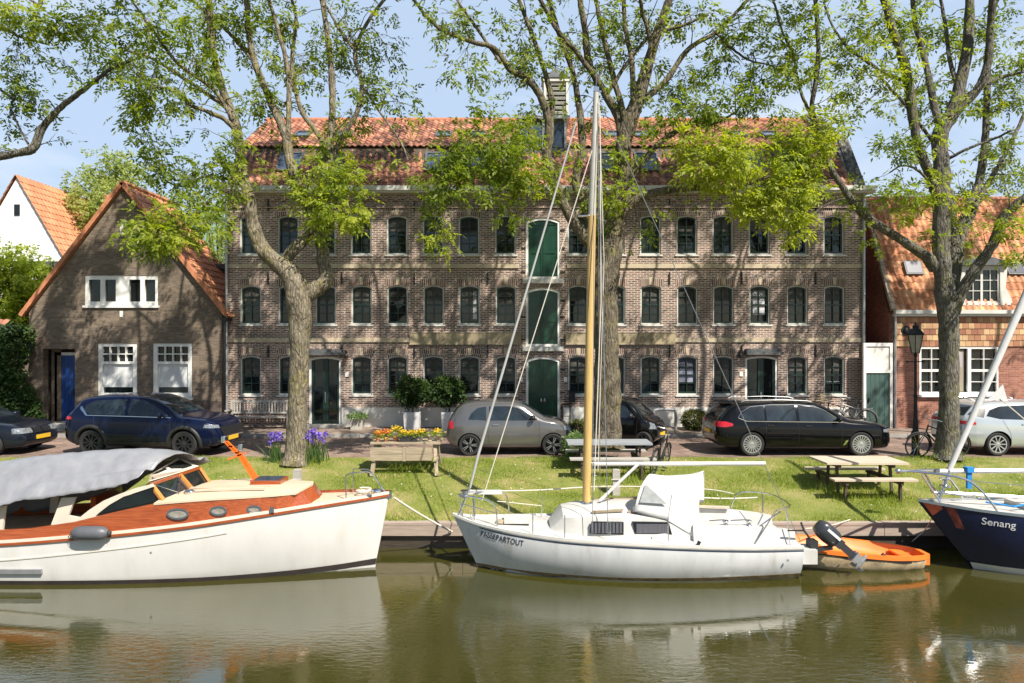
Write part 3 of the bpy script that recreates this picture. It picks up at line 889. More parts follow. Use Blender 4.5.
for (xx, z0, ri, ci) in wins:
    o = proto if first else copy_tree(proto, wh)
    first = False
    o.location = (xx, 0.05, z0)
    # some windows show a blind or a curtain behind the pane
    sel = {(1, 14): 'white_strip', (2, 12): 'blue_blind', (0, 13): 'none', (1, 6): 'strip'}.get((ri, ci))
    if sel:
        bmm = MB()
        if sel == 'white_strip': bmm.bb(-.20, .22, .1085, .1135, .35, 1.22)
        elif sel == 'blue_blind': bmm.bb(-.27, .27, .1085, .1135, .45, 1.26)
        elif sel == 'strip': bmm.bb(.12, .26, .1085, .1135, .2, 1.2)
        if bmm.v: link('blind', bmm.mesh('blind', pm('blind_cloth', (0.62, 0.62, 0.66) if sel != 'blue_blind' else (0.30, 0.31, 0.40), 0.8, var=0.1, stretch=(1, 1, 12))), o)
    elif rw.random() < .30:
        bmm = MB(); hh = rw.uniform(.25, .6); bmm.bb(-.27, .27, .1085, .1135, 1.29 - hh, 1.29)
        link('blind', bmm.mesh('blind', pm('dark_blind', (0.085, 0.08, 0.07), 0.8, var=0.4, scale=6)), o)

# loading doors
for di, (xx, z0, z1, w) in enumerate(DOORS):
    h = z1 - z0
    me = curve_mesh('loading_door', arch_poly(-w / 2, w / 2, 0, h, .13), [arch_poly(-w / 2 + .085, w / 2 - .085, .02 if di == 2 else .09, h - .09, .11)], 0.14)
    me.materials.append(MT['white'])
    fr = link('loading_door', me, wh, (xx, 0.03, z0))
    zb0 = .025 if di == 2 else .1
    for s_ in (-1, 1):
        b = MB(); iw = w / 2 - .095
        x0, x1 = (s_ * .006, s_ * iw) if s_ > 0 else (-iw, -.006)
        b.prism(arch_poly(x0, x1, zb0, h - .15, 0), .07, .12)
        # frame members and a cross brace on each leaf
        t = .07
        for (xa, xb, za, zb_) in ((x0, x1, zb0, zb0 + .14), (x0, x1, h - .15 - .1, h - .15), (x0, x1, h * .42, h * .42 + .1)): b.bb(xa, xb, .045, .0695, za, zb_)
        for xa in (min(x0, x1), max(x0, x1) - t): b.bb(xa, xa + t, .046, .0692, zb0 + .141, h - .251)
        lo, hi = zb0 + .15, h * .42
        b.beam((x0 + .05 * s_ * (1 if s_ > 0 else -1), .056, lo), (x1 - .05, .056, hi), .02, .06, 0, (0, 1, 0))
        lf = b.build('door_leaf', 'green_door', fr)
        if di == 2:
            b = MB(); b.box((-s_ * 0 + s_ * .06, .03, 1.0), (.05, .03, .12)); b.build('handle', 'steel', lf)
    b = MB(); b.prism(arch_poly(-w / 2 + .09, w / 2 - .09, h - .149, h - .095, .045), .075, .115); b.build('transom', 'green_door', fr)
    if di < 2:
        b = MB(); b.bb(-w / 2 - .12, w / 2 + .12, -.14, .10, -.16, -.004); b.build('sill', 'offwhite', fr)
    for s_ in (-1, 1):
        for zz in (.25, h * .5, h - .45):
            b = MB(); b.box((s_ * (w / 2 + .09), -.045, zz), (.16, .03, .05)); b.build('hinge', 'iron', fr)

# entrance doors
for ei, (xx, z0, z1, w) in enumerate(ENT):
    h = z1 - z0
    me = curve_mesh('entrance_door', arch_poly(-w / 2, w / 2, 0, h, .08), [arch_poly(-w / 2 + .075, w / 2 - .075, .01, h - .075, .065)], 0.14)
    me.materials.append(MT['white']); fr = link('entrance_door', me, wh, (xx, .03, z0))
    tag(fr, ('glazed entrance door with tree standing before it', 'glazed entrance door behind the black estate car')[ei])
    b = MB(); b.prism(arch_poly(-w / 2 + .08, w / 2 - .08, .012, h - .08, .06), .10, .115); b.build('pane', 'glass', fr)
    b = MB(); b.bb(-.10, .10, .05, .099, .02, h - .10)
    for xa in (-w / 2 + .081, w / 2 - .16): b.bb(xa, xa + .08, .05, .099, .02, h - .16)
    b.bb(-w / 2 + .162, -.101, .05, .099, .02, .18); b.bb(.101, w / 2 - .161, .05, .099, .02, .18)
    b.build('door_leaf', 'dark_green', fr)
    b = MB(); b.bb(-.02, .02, .01, .03, .85, 1.25); b.build('handle', 'steel', fr)
    b = MB(); b.bb(-w / 2 - .05, w / 2 + .08, -.36, -.035, h + .05, h + .16); b.prism([(-w / 2 - .02, h + .162), (w / 2 + .05, h + .162), (w / 2 + .05, h + .26), (-w / 2 - .02, h + .26)], -.20, -.036)
    b.build('canopy', 'lead', fr)
    b = MB(); sx = 1 if ei == 0 else -1
    b.box((sx * (w / 2 + .20), -.09, h + .13), (.07, .14, .12)); b.lathe([(.02, 0), (.07, .02), (.08, .12), (.05, .18)], (sx * (w / 2 + .22), -.2, h - .08), 10)
    b.build('wall_lamp', 'plastic', fr)
    b = MB(); b.bb(-w / 2 - .1, w / 2 + .1, -.42, -.035, -.0, .11); b.build('doorstep', 'greystone', fr)
for (px, py) in ((347, 374), (521, 379), (565.5, 379), (741, 373.5)):
    b = MB(); b.bb(fx(px) - .06, fx(px) + .06, -.03, -.002, fz(py) - .08, fz(py) + .08); b.build('house_number', 'white', wh)

# mansard roof
v1 = Vector((0, 1.25, 1.85)); v2 = Vector((0, 2.72, 1.72))
RB = (1.18, 10.42)
pantiles('roof', 'tile_old', wh, (WX0 + .02, FY - .16, ZE + .06), (1, 0, 0), (0, RB[0] + .16, RB[1] - ZE - .06), WX1 - WX0 - .34, math.hypot(RB[0] + .16, RB[1] - ZE - .06), amp=.055, lip=.022)
ZR = 12.33; YR = 4.05
pantiles('roof', 'tile_old', wh, (WX0 + .02, FY + RB[0] - .18, RB[1] - .02), (1, 0, 0), (0, YR - RB[0] + .18, ZR - RB[1] + .02), WX1 - WX0 - .34, math.hypot(YR - RB[0] + .18, ZR - RB[1]), amp=.05, lip=.022)
b = MB()
k = 60
for i in range(k):
    xa = WX0 + i * (WX1 - WX0 - .3) / k; xb = WX0 + (i + 1) * (WX1 - WX0 - .3) / k - .01
    b.tube([(xa, YR + .04, ZR + .0), (xb, YR + .04, ZR + .015)], .12, 8)
b.build('ridge_tiles', 'tile_old' if False else pm('ridge_clay', (0.46, 0.18, 0.10), .8, var=.3, scale=3), wh, smooth=True)
b = MB(); b.add([(WX0, RB[0] - .1, RB[1]), (WX1 - .32, RB[0] - .1, RB[1]), (WX1 - .32, YR, ZR - .1), (WX0, YR, ZR - .1), (WX0, 7, RB[1]), (WX1 - .32, 7, RB[1]), (WX0, 8.3, ZE), (WX1 - .32, 8.3, ZE), (WX0, -.05, ZE), (WX1 - .32, -.05, ZE)],
      [(3, 2, 5, 4), (4, 5, 7, 6), (0, 1, 2, 3), (8, 9, 1, 0)])
b.build('roof_deck', 'darkwood', wh)
# right-hand gable coping, lichen covered
b = MB()
path = [(-.12, ZE + .05), (RB[0] - .02, RB[1] + .16), (YR, ZR + .18), (7.1, RB[1] + .16)]
for (p, q_) in zip(path[:-1], path[1:]):
    b.beam((WX1 - .16, p[0], p[1]), (WX1 - .16, q_[0], q_[1]), .40, .16)
b.build('coping', 'lichen', wh)
b = MB()
for (p, q_) in zip(path[:-1], path[1:]):
    b.beam((WX1 - .42, p[0], p[1] - .02), (WX1 - .42, q_[0], q_[1] - .02), .11, .10)
b.build('flashing', 'lead', wh)

# skylights in two rows
def slope_point(lower, x, t):
    if lower: p = Vector((x, RB[0] * t - .02, ZE + (RB[1] - ZE) * t + .06)); d = Vector((0, RB[0] + .16, RB[1] - ZE)).normalized()
    else: p = Vector((x, RB[0] + (YR - RB[0]) * t, RB[1] + (ZR - RB[1]) * t)); d = Vector((0, YR - RB[0] + .18, ZR - RB[1])).normalized()
    nr = Vector((0, -d.z, d.y)); return p, d, nr
def skylight(x, lower, w, h, t):
    p, d, nr = slope_point(lower, x, t)
    rot = Matrix((Vector((1, 0, 0)), d, nr)).transposed()
    b = MB()
    for (cx_, cy_, sx, sy) in ((0, h / 2, w, .07), (0, -h / 2, w, .07), (-w / 2 + .035, 0, .07, h - .07), (w / 2 - .035, 0, .07, h - .07)):
        b.box(p + rot @ Vector((cx_, cy_, .09)), (sx, sy, .12), 0, rot)
    s = b.build('skylight', 'lead', wh)
    b = MB(); b.box(p + rot @ Vector((0, 0, .10)), (w - .142, h - .072, .03), 0, rot); b.build('pane', 'skylight', s)
for px in (291, 333, 437, 475, 612, 646, 750.5, 791): skylight((px - CX) / F * (FY + .7) , True, 0.86, 0.95, .56)
for px in (304, 345, 444, 478, 611, 641, 737, 768): skylight((px - CX) / F * (FY + 2.3), False, 0.62, .60, .36)

# hoist dormer and louvred turret
dx0 = (520 - CX) / F * (FY + 1.2); dx1 = (566 - CX) / F * (FY + 1.2)
b = MB(); b.bb(dx0, dx1, RB[0] - .25, 4.1, 10.1, 11.36); d_ = b.build('dormer', 'lead', wh)
b = MB(); b.bb(dx0 + .12, dx1 - .12, RB[0] - .27, RB[0] - .252, 10.35, 11.2); b.build('pane', 'skylight', d_)
b = MB(); b.bb(dx0 - .12, dx1 + .12, RB[0] - .42, 4.2, 11.362, 11.48); b.build('roof', 'zinc', d_)
b = MB()
for xa in (dx0 + .05, (dx0 + dx1) / 2, dx1 - .05): b.bb(xa - .04, xa + .04, RB[0] - .31, RB[0] - .272, 10.3, 11.355)
b.build('mullion', 'zinc', d_)
tx = (555.5 - CX) / F * (FY + 3.2); tw = .44
t0, t1 = 11.75, 13.45
b = MB()
for sx in (-1, 1):
    for sy in (-1, 1): b.box((tx + sx * tw, 3.2 + sy * tw, (t0 + t1) / 2), (.10, .10, t1 - t0))
b.bb(tx - tw - .08, tx + tw + .08, 3.2 - tw - .08, 3.2 + tw + .08, t1 + .002, t1 + .14)
b.bb(tx - tw + .06, tx + tw - .06, 3.2 - tw + .06, 3.2 + tw - .06, t0 - .6, t1 - .02, 1)
tu = b.build('turret', ['offwhite', 'dark_green'], wh)
b = MB()
for k in range(9):
    zz = t0 + .1 + k * .19
    for sy in (-1, 1): b.box((tx, 3.2 + sy * (tw - .01), zz), (2 * tw - .12, .05, .10), 0, Matrix.Rotation(R(-28 * sy), 3, 'X'))
    for sx in (-1, 1): b.box((tx + sx * (tw - .01), 3.2, zz), (.05, 2 * tw - .12, .10), 0, Matrix.Rotation(R(28 * sx), 3, 'Y'))
b.build('louvre', 'offwhite', tu)
b = MB()
zt = t1 + .142; e = tw + .12
b.add([(tx - e, 3.2 - e, zt), (tx + e, 3.2 - e, zt), (tx + e, 3.2 + e, zt), (tx - e, 3.2 + e, zt), (tx, 3.2, zt + .55)], [(0, 1, 4), (1, 2, 4), (2, 3, 4), (3, 0, 4), (3, 2, 1, 0)])
b.tube([(tx, 3.2, zt + .5), (tx, 3.2, zt + .95)], .025, 6); b.ball((tx, 3.2, zt + .95), .06)
b.build('cap', 'lead', tu)

# ------------------------------------------------------------------ left gabled house
HY = 24.6; HS = HY / F
def hx(px): return (px - CX) * HS
def hz(py): return CZ - (py - CY) * HS
hl = thing('gabled_house', 'brown brick house with steep orange tiled gable and blue front door', 'house', (0, HY, 0))
HX0, HX1 = hx(29), hx(222); HA = hx(124); ZEv = hz(310); ZA = hz(186)
holes = [[(hx(85), hz(305)), (hx(158), hz(305)), (hx(158), hz(275)), (hx(85), hz(275))],
         [(hx(98), hz(397)), (hx(137), hz(397)), (hx(137), hz(343)), (hx(98), hz(343))],
         [(hx(153), hz(397)), (hx(192), hz(397)), (hx(192), hz(343)), (hx(153), hz(343))],
         [(hx(43), .1), (hx(75), .1), (hx(75), hz(348.5)), (hx(43), hz(348.5))],
         [(hx(119.5), hz(234)), (hx(123.5), hz(234)), (hx(123.5), hz(221)), (hx(119.5), hz(221))]]
me = curve_mesh('wall', [(HX0, -.05), (HX1, -.05), (HX1, ZEv), (HA, ZA), (HX0, ZEv)], holes, .28)
me.materials.append(MT['brick_brown']); link('wall', me, hl)
HD = 3.6
b = MB(); b.bb(HX0, HX0 + .25, .281, HD, -.05, ZEv - .1); b.bb(HX1 - .25, HX1, .281, HD, -.05, ZEv - .1)
b.prism([(HX0, -.05), (HX1, -.05), (HX1, ZEv), (HA, ZA), (HX0, ZEv)], HD, HD + .2)
b.bb(hx(43), hx(53), .45, .6, .1, hz(348.5)); b.bb(hx(43), hx(75), .9, 1, .1, hz(348.5))
b.build('back_wall', 'brick_brown', hl)
sl = Vector((HA - HX0, 0, ZA - ZEv)); Ls = sl.length
pantiles('roof', 'tile_new', hl, (HX0 - .30 * sl.x / Ls, HY + HD + .1, ZEv - .30 * sl.z / Ls + .08), (0, -1, 0), (sl.x, 0, sl.z), HD + .22, Ls + .32, tw=.22, th=.33, amp=.03)
sr = Vector((HA - HX1, 0, ZA - ZEv)); Lr = sr.length
pantiles('roof', 'tile_new', hl, (HX1 - .35 * sr.x / Lr, HY - .12, ZEv - .35 * sr.z / Lr + .08), (0, 1, 0), (sr.x, 0, sr.z), HD + .22, Lr + .37, tw=.22, th=.33, amp=.03)
for (xa, s_) in ((HX0, sl), (HX1, sr)):
    b = MB(); d = s_.normalized()
    pa = Vector((xa, 0, ZEv)) - d * .34; pb = Vector((HA, 0, ZA)) + d * .02
    N = 24
    for i in range(N):
        q0 = pa.lerp(pb, i / N); q1 = pa.lerp(pb, (i + .94) / N)
        b.beam(q0 + Vector((0, -.09, .09)), q1 + Vector((0, -.09, .11)), .16, .14)
    b.build('verge_tiles', pm('verge_clay', (0.50, 0.20, 0.10), .8, var=.25, scale=5), hl)
b = MB(); b.tube([(HA, -.1, ZA + .1), (HA, HD + .2, ZA + .1)], .11, 8); b.build('ridge_tiles', MT['tile_new'] if False else pm('ridge_clay_orange', (0.52, 0.22, 0.11), .8, var=.2), hl, smooth=True)
b = MB(); b.bb(HX0 - .05, HX1 + .05, -.02, -.002, -.05, .75); 
b.v = []; b.f = []; b.m = []
b.bb(hx(76), HX1, -.03, -.002, -.05, hz(397) - .12); b.build('plinth', pm('dark_brick_base', (.10, .075, .065), .85, var=.3, scale=8), hl)
b = MB(); b.beam((HX1 + .12, -.1, ZEv - .32), (HX1 + .12, HD, ZEv - .32), .13, .12); b.tube([(HX1 + .10, -.02, ZEv - .35), (HX1 + .10, -.02, .05)], .045, 8)
b.build('gutter', 'black', hl)

def casement(parent, x0, x1, z0, z1, y, lights, frame='white', fw=.07, bars=None, glass='glass'):
    """multi-light window: lights = number of vertical divisions"""
    me = curve_mesh('window', [(x0, z0), (x1, z0), (x1, z1), (x0, z1)],
        [[(a + fw * .5, z0 + fw), (b_ - fw * .5, z0 + fw), (b_ - fw * .5, z1 - fw), (a + fw * .5, z1 - fw)]
         for a, b_ in [(x0 + fw * .5 + (x1 - x0 - fw) * i / lights, x0 + fw * .5 + (x1 - x0 - fw) * (i + 1) / lights) for i in range(lights)]], .12)
    me.materials.append(MT[frame]); w = link('window', me, parent, (0, y, 0))
    g_ = MB(); g_.bb(x0 + fw * .6, x1 - fw * .6, .08, .09, z0 + fw * .6, z1 - fw * .6); g_.build('pane', glass, w)
    s_ = MB(); s_.bb(x0 - .05, x1 + .05, -.09, .05, z0 - .07, z0 - .003); s_.build('sill', frame, w)
    return w
# four-light upper window with the broad white middle panel
x0, x1, z0, z1 = hx(85), hx(158), hz(305), hz(275)
lts = [(88.5, 100), (104.5, 115.5), (129, 140), (144.5, 155)]
me = curve_mesh('window', [(x0, z0), (x1, z0), (x1, z1), (x0, z1)], [[(hx(a), hz(301)), (hx(c), hz(301)), (hx(c), hz(279)), (hx(a), hz(279))] for a, c in lts], .12)
me.materials.append(MT['white']); w = link('window', me, hl, (0, .02, 0))
b = MB(); b.bb(x0 + .05, x1 - .05, .08, .09, z0 + .05, z1 - .05); b.build('pane', 'glass', w)
b = MB(); b.bb(x0 - .05, x1 + .05, -.09, .05, z0 - .08, z0 - .003); b.build('sill', 'white', w)
for (pa, pb) in ((98, 137), (153, 192)):
    x0, x1, z0, z1 = hx(pa), hx(pb), hz(397), hz(343)
    zm = hz(361.5)
    up = []
    for i in range(4):
        for j in range(2):
            xa = x0 + .13 + (x1 - x0 - .26) * i / 4; xb = x0 + .13 + (x1 - x0 - .26) * (i + 1) / 4
            za = zm + (z1 - .09 - zm) * j / 2; zb_ = zm + (z1 - .09 - zm) * (j + 1) / 2
            up.append([(xa + .018, za + .018), (xb - .018, za + .018), (xb - .018, zb_ - .018), (xa + .018, zb_ - .018)])
    lowp = [(x0 + .15, z0 + .16), (x1 - .15, z0 + .16), (x1 - .15, zm - .07), (x0 + .15, zm - .07)]
    me = curve_mesh('window', [(x0, z0), (x1, z0), (x1, z1), (x0, z1)], up + [lowp], .12)
    me.materials.append(MT['white']); w = link('window', me, hl, (0, .02, 0))
    b = MB(); b.bb(x0 + .06, x1 - .06, .09, .10, z0 + .06, z1 - .06); b.build('pane', 'glass', w)
    b = MB(); b.bb(x0 + .15, x1 - .15, .078, .085, z0 + .36, zm - .06); b.build('curtain', 'curtain', w)
    b = MB(); b.bb(x0 - .05, x1 + .05, -.10, .05, z0 - .08, z0 - .003); b.build('sill', 'white', w)
x0, x1 = hx(119.5), hx(123.5)
b = MB(); b.bb(x0, x1, .03, .06, hz(234), hz(221)); b.build('attic_slit', 'white', hl)
b = MB(); b.bb(hx(120), hx(123), -.02, -.002, hz(316.5), hz(310.5)); b.build('house_number', 'white', hl)
x0, x1 = hx(54.5) * 25.05 / 24.6, hx(75.5) * 25.05 / 24.6
me = curve_mesh('front_door', [(x0, .28), (x1, .28), (x1, hz(352)), (x0, hz(352))], [[(x0 + .09, .30), (x1 - .02, .30), (x1 - .02, hz(355)), (x0 + .09, hz(355))]], .12)
me.materials.append(MT['white']); fd = link('front_door', me, hl, (0, .45, 0))
b = MB(); b.bb(x0 + .092, x1 - .022, .04, .08, .302, hz(355) - .002)
for i in range(5):
    xx = x0 + .12 + i * .125; b.bb(xx, xx + .10, .03, .0395, .34, hz(355) - .05)
b.build('door_leaf', 'blue_paint', fd)
b = MB(); b.bb(x1 - .10, x1 - .06, -.01, .028, 1.2, 1.45); b.build('handle', 'black', fd)
b = MB(); b.bb(hx(40), hx(77), -.9, .45, -.05, .18); b.bb(hx(43), hx(76), -.5, .45, .181, .29); b.build('doorstep', 'concrete', hl)
# grey annex between the two
an = thing('annex', 'flat roofed dark grey annex in the gap beside the warehouse', 'building', (0, 27.6, 0))
b = MB(); b.bb(-12.3, -11.22, 0, 3.5, 0, 6.0); b.build('wall', pm('grey_cladding', (.11, .125, .145), .6, var=.15), an)
b = MB(); b.bb(-12.5, -11.21, -.2, 3.7, 6.002, 6.2); b.build('roof_edge', 'lead', an)

# low tiled wing at the far left with a blue shed door
lw = thing('low_outbuilding', 'low outbuilding with brown tiled roof and blue door at the left edge', 'building', (-21, 24.4, 0))
b = MB(); b.bb(-5, 2.55, 0, 4, -.05, 2.6); b.build('wall', 'brick_brown', lw)
pantiles('roof', 'tile_old', lw, (-26.1, 24.15, 2.6), (1, 0, 0), (0, 1.2, 1.1), 7.75, 2.0)
b = MB(); b.bb(2.55 - 1.9, 2.55 - .62, -.05, -.002, .1, 2.25); ld = b.build('shed_door', 'blue_paint', lw)
b = MB(); b.bb(2.55 - .75, 2.55 - .70, -.09, -.052, 1.05, 1.2); b.build('handle', 'black', ld)
# white gabled house further back
wg = thing('white_house', 'white plastered gable house with orange tiled roof behind the brown house', 'house', (0, 38.0, 0))
GS = 38.0 / F
def gx(px): return (px - CX) * GS
def gz(py): return CZ - (py - CY) * GS
b = MB(); b.prism([(gx(-30), -.05), (gx(64), -.05), (gx(64), gz(258)), (gx(17), gz(177)), (gx(-30), gz(258))], 0, 6.3); b.build('wall', 'whitehouse', wg)
ga = Vector((gx(17), 38, gz(177)))
for (xa, sgn) in ((gx(64), 1), (gx(-30), -1)):
    e_ = Vector((xa, 38, gz(258))); d = (ga - e_); LL = d.length
    if sgn > 0: pantiles('roof', 'tile_new', wg, e_ - d.normalized() * .4 + Vector((0, -.15, .12)), (0, 1, 0), d, 6.6, LL + .42, tw=.32, th=.42, amp=.03)
    else: pantiles('roof', 'tile_new', wg, e_ - d.normalized() * .4 + Vector((0, 6.45, .12)), (0, -1, 0), d, 6.6, LL + .42, tw=.32, th=.42, amp=.03)
b = MB(); b.bb(gx(14.5), gx(20), -.04, -.002, gz(215), gz(204)); b.build('window', 'glass', wg)
b = MB(); b.tube([(gx(46) + 1.9, 2.6, gz(205) - 1), (gx(46) + 1.9, 2.6, gz(205) + 1.1)], .2, 8); b.build('vent_pipe', 'terracotta', wg)
fw_ = thing('flat_roofed_house', 'small white flat roofed house glimpsed behind the left roof slope', 'house', (-19.4, 29.0, 0))
b = MB(); b.bb(-.9, 1.2, 0, 3, 0, 6.2); b.build('wall', 'whitehouse', fw_)
b = MB(); b.bb(-1.05, 1.35, -.2, 3.2, 6.202, 6.45); b.build('roof_edge', 'lead', fw_)
gr = thing('green_roofed_hall', 'distant hall with pale green sheet roof seen beside the warehouse', 'building', (-26.0, 60, 0))
b = MB(); b.bb(-7, 9, 0, 10, 0, 9.5); b.build('wall', 'whitehouse', gr)
b = MB(); b.prism([(-7.4, 9.502), (9.4, 9.502), (1, 15.2)], -.3, 10.3); b.build('roof', 'copper_green', gr)

# ------------------------------------------------------------------ right brick house
RY = 24.6
rh = thing('brick_cottage', 'red brick cottage with steep orange pantile roof, dormer and white gutter', 'house', (0, RY, 0))
RX0, RX1 = hx(893), 24.0
ZG = hz(312)
wx0, wx1, wz0, wz1 = hx(919), hx(998), hz(394), hz(346)
me = curve_mesh('wall', [(RX0, -.05), (RX1, -.05), (RX1, ZG), (RX0, ZG)], [[(wx0, wz0), (wx1, wz0), (wx1, wz1), (wx0, wz1)]], .28)
me.materials.append(MT['brick_red']); link('wall', me, rh)
rs = Vector((0, 2.05, 4.35)); rL = rs.length
b = MB()
poly = [(.0, -.05), (5.4, -.05), (5.4, ZG), (2.1, ZG + 4.3), (.0, ZG)]
for xa in (RX0, RX1 - .25):
    k = 5; vs = [(xa, p[0] + .281 * (p[0] == 0), p[1]) for p in poly] + [(xa + .25, p[0] + .281 * (p[0] == 0), p[1]) for p in poly]
    b.add(vs, [tuple(range(k)), tuple(range(2 * k - 1, k - 1, -1))] + [(i, i + k, (i + 1) % k + k, (i + 1) % k) for i in range(k)])
b.bb(RX0 + .251, RX1 - .251, 5.1, 5.35, -.05, ZG)
b.build('gable_wall', 'brick_dark', rh)
pantiles('roof', 'tile_orange', rh, (RX0 - .02, RY - .12, ZG + .03), (1, 0, 0), rs, RX1 - RX0 + .1, rL, amp=.055, lip=.018)
b = MB(); b.add([(RX0, 2.0, ZG + 4.25), (RX1, 2.0, ZG + 4.25), (RX1, 5.5, ZG - .1), (RX0, 5.5, ZG - .1)], [(0, 1, 2, 3)]); b.build('rear_roof', 'darkwood', rh)
b = MB()
for i in range(34):
    xa = RX0 + i * .31; b.tube([(xa, 1.95, ZG + 4.36), (xa + .30, 1.95, ZG + 4.375)], .12, 8)
b.build('ridge_tiles', pm('ridge_clay_old', (.42, .19, .11), .85, var=.35, scale=4), rh, smooth=True)
b = MB(); d = rs.normalized()
for i in range(15):
    q0 = Vector((RX0 - .04, -.10, ZG + .08)) + d * (i * .32); b.beam(q0, q0 + d * .305, .15, .12)
b.build('verge', pm('verge_mortar', (.38, .30, .22), .9, var=.4, scale=6), rh)
b = MB(); b.bb(RX0 - .05, RX1, -.28, -.13, ZG - .05, ZG + .08); b.bb(RX0 - .02, RX1, -.20, -.002, ZG - .14, ZG - .052)
b.build('gutter', 'offwhite', rh)
# hung tile band: scalloped rows
b = MB(); tiles = []
rt = random.Random(5)
zt1, zt0 = ZG - .16, hz(346)
ny = 5; th = (zt1 - zt0) / ny
for j in range(ny):
    nx = int((RX1 - RX0) / .21)
    for i in range(nx):
        xa = RX0 + i * .21 + (.105 if j % 2 else 0)
        y = -.03 - .004 * j
        b.box((xa + .105, y, zt0 + (j + .5) * th), (.20, .02, th - .012), 0, Matrix.Rotation(R(-4), 3, 'X'))
me = b.mesh('tile_band', 'tile_tan')
uvl = me.uv_layers.new(name='UVMap'); arr = []
for p in me.polygons: arr += [p.index // 6 + .5, (p.index // 6) % 7 + .5] * 4
uvl.data.foreach_set('uv', arr); link('tile_band', me, rh)
# window: three lights, the two outer ones barred
fw3 = .07
xs = [wx0, wx0 + (wx1 - wx0) * .31, wx0 + (wx1 - wx0) * .63, wx1]
hs = []
for i in range(3):
    a, c = xs[i] + .06, xs[i + 1] - .05
    if i == 1: hs.append([(a, wz0 + .08), (c, wz0 + .08), (c, wz1 - .07), (a, wz1 - .07)])
    else:
        zm = (wz0 + wz1) / 2
        for (za, zb_) in ((wz0 + .08, zm - .03), (zm + .03, wz1 - .07)):
            for jj in range(2):
                for kk in range(2):
                    xa = a + (c - a) * jj / 2 + .012; xb = a + (c - a) * (jj + 1) / 2 - .012
                    z_a = za + (zb_ - za) * kk / 2 + .012; z_b = za + (zb_ - za) * (kk + 1) / 2 - .012
                    hs.append([(xa, z_a), (xb, z_a), (xb, z_b), (xa, z_b)])
me = curve_mesh('window', [(wx0, wz0), (wx1, wz0), (wx1, wz1), (wx0, wz1)], hs, .12); me.materials.append(MT['white'])
w = link('window', me, rh, (0, -.02, 0))
b = MB(); b.bb(wx0 + .05, wx1 - .05, .09, .10, wz0 + .05, wz1 - .05); b.build('pane', 'glass', w)
b = MB(); b.bb(xs[1] + .08, xs[2] - .15, .079, .085, wz0 + .1, wz1 - .12); b.build('curtain', pm('tan_curtain', (.33, .29, .22), .9, var=.2, stretch=(10, 1, .2)), w)
b = MB(); b.prism([(xs[1] + .10, wz1 - .72), (xs[1] + .62, wz1 - .72), (xs[1] + .62, wz1 - .22), (xs[1] + .36, wz1 - .08), (xs[1] + .10, wz1 - .22)], -.035, -.022); b.build('notice_board', pm('lilac_grey_board', (.42, .38, .42), .7, var=.05), w)
b = MB(); b.bb(wx0 - .06, wx1 + .06, -.10, .03, wz0 - .08, wz0 - .003); b.build('sill', 'white', w)
# dormer
def rpt(px, py):            # a point on the roof slope under a pixel
    # plane: y = RY - .12 + t*2.05, z = ZG + .03 + t*4.35
    k_ = (CY - py) / F
    t = (CZ + k_ * (RY - .12) - ZG - .03) / (4.35 - k_ * 2.05)
    Y = RY - .12 + t * 2.05
    return Vector(((px - CX) * Y / F, Y, ZG + .03 + t * 4.35))
Yd = RY - .05
dxa, dxb = (962 - CX) / F * Yd, (1003 - CX) / F * Yd
dz0, dz1 = ZG + .25, CZ - (265 - CY) * Yd / F
b = MB(); b.bb(dxa, dxa + .10, -.05, 1.2, dz0, dz1); b.bb(dxb - .10, dxb, -.05, 1.2, dz0, dz1); b.bb(dxa + .101, dxb - .101, -.05, .1, dz0, dz0 + .1); b.bb(dxa + .101, dxb - .101, -.05, .1, dz1 - .1, dz1)
b.bb(dxa - .1, dxb + .1, -.02, .12, ZG + .09, dz0 - .002)
dm = b.build('dormer', 'offwhite', rh)
b = MB(); b.bb(dxa - .16, dxb + .16, -.22, 1.6, dz1 + .002, dz1 + .12); b.prism([(dxa - .16, dz1 + .122), (dxb + .16, dz1 + .122), ((dxa + dxb) / 2, dz1 + .34)], -.2, 1.5); b.build('dormer_roof', 'lead', dm)
mid = (dxa + dxb) / 2
hs = []
for (a, c) in ((dxa + .15, mid - .03), (mid + .03, dxb - .15)):
    for kk in range(3):
        for jj in range(2):
            za = dz0 + .14 + (dz1 - dz0 - .28) * kk / 3 + .012; zb_ = dz0 + .14 + (dz1 - dz0 - .28) * (kk + 1) / 3 - .012
            xa = a + (c - a) * jj / 2 + .01; xb = a + (c - a) * (jj + 1) / 2 - .01
            hs.append([(xa, za), (xb, za), (xb, zb_), (xa, zb_)])
me = curve_mesh('dormer_window', [(dxa + .102, dz0 + .102), (dxb - .102, dz0 + .102), (dxb - .102, dz1 - .102), (dxa + .102, dz1 - .102)], hs, .06); me.materials.append(MT['offwhite'])
dw = link('dormer_window', me, dm, (0, -.01, 0))
b = MB(); b.bb(dxa + .13, dxb - .13, .04, .05, dz0 + .13, dz1 - .13); b.build('pane', 'glass', dw)
for sx, xa in ((-1, dxa), (1, dxb)):       # curved white cheeks
    pts = [(xa, dz0), (xa + sx * .34, dz0 + .02), (xa + sx * .30, dz0 + .25), (xa + sx * .10, dz0 + .62), (xa + sx * .16, dz1 - .1), (xa, dz1)]
    b = MB(); b.prism(pts, -.045, .045); b.build('dormer_cheek', 'offwhite', dm)
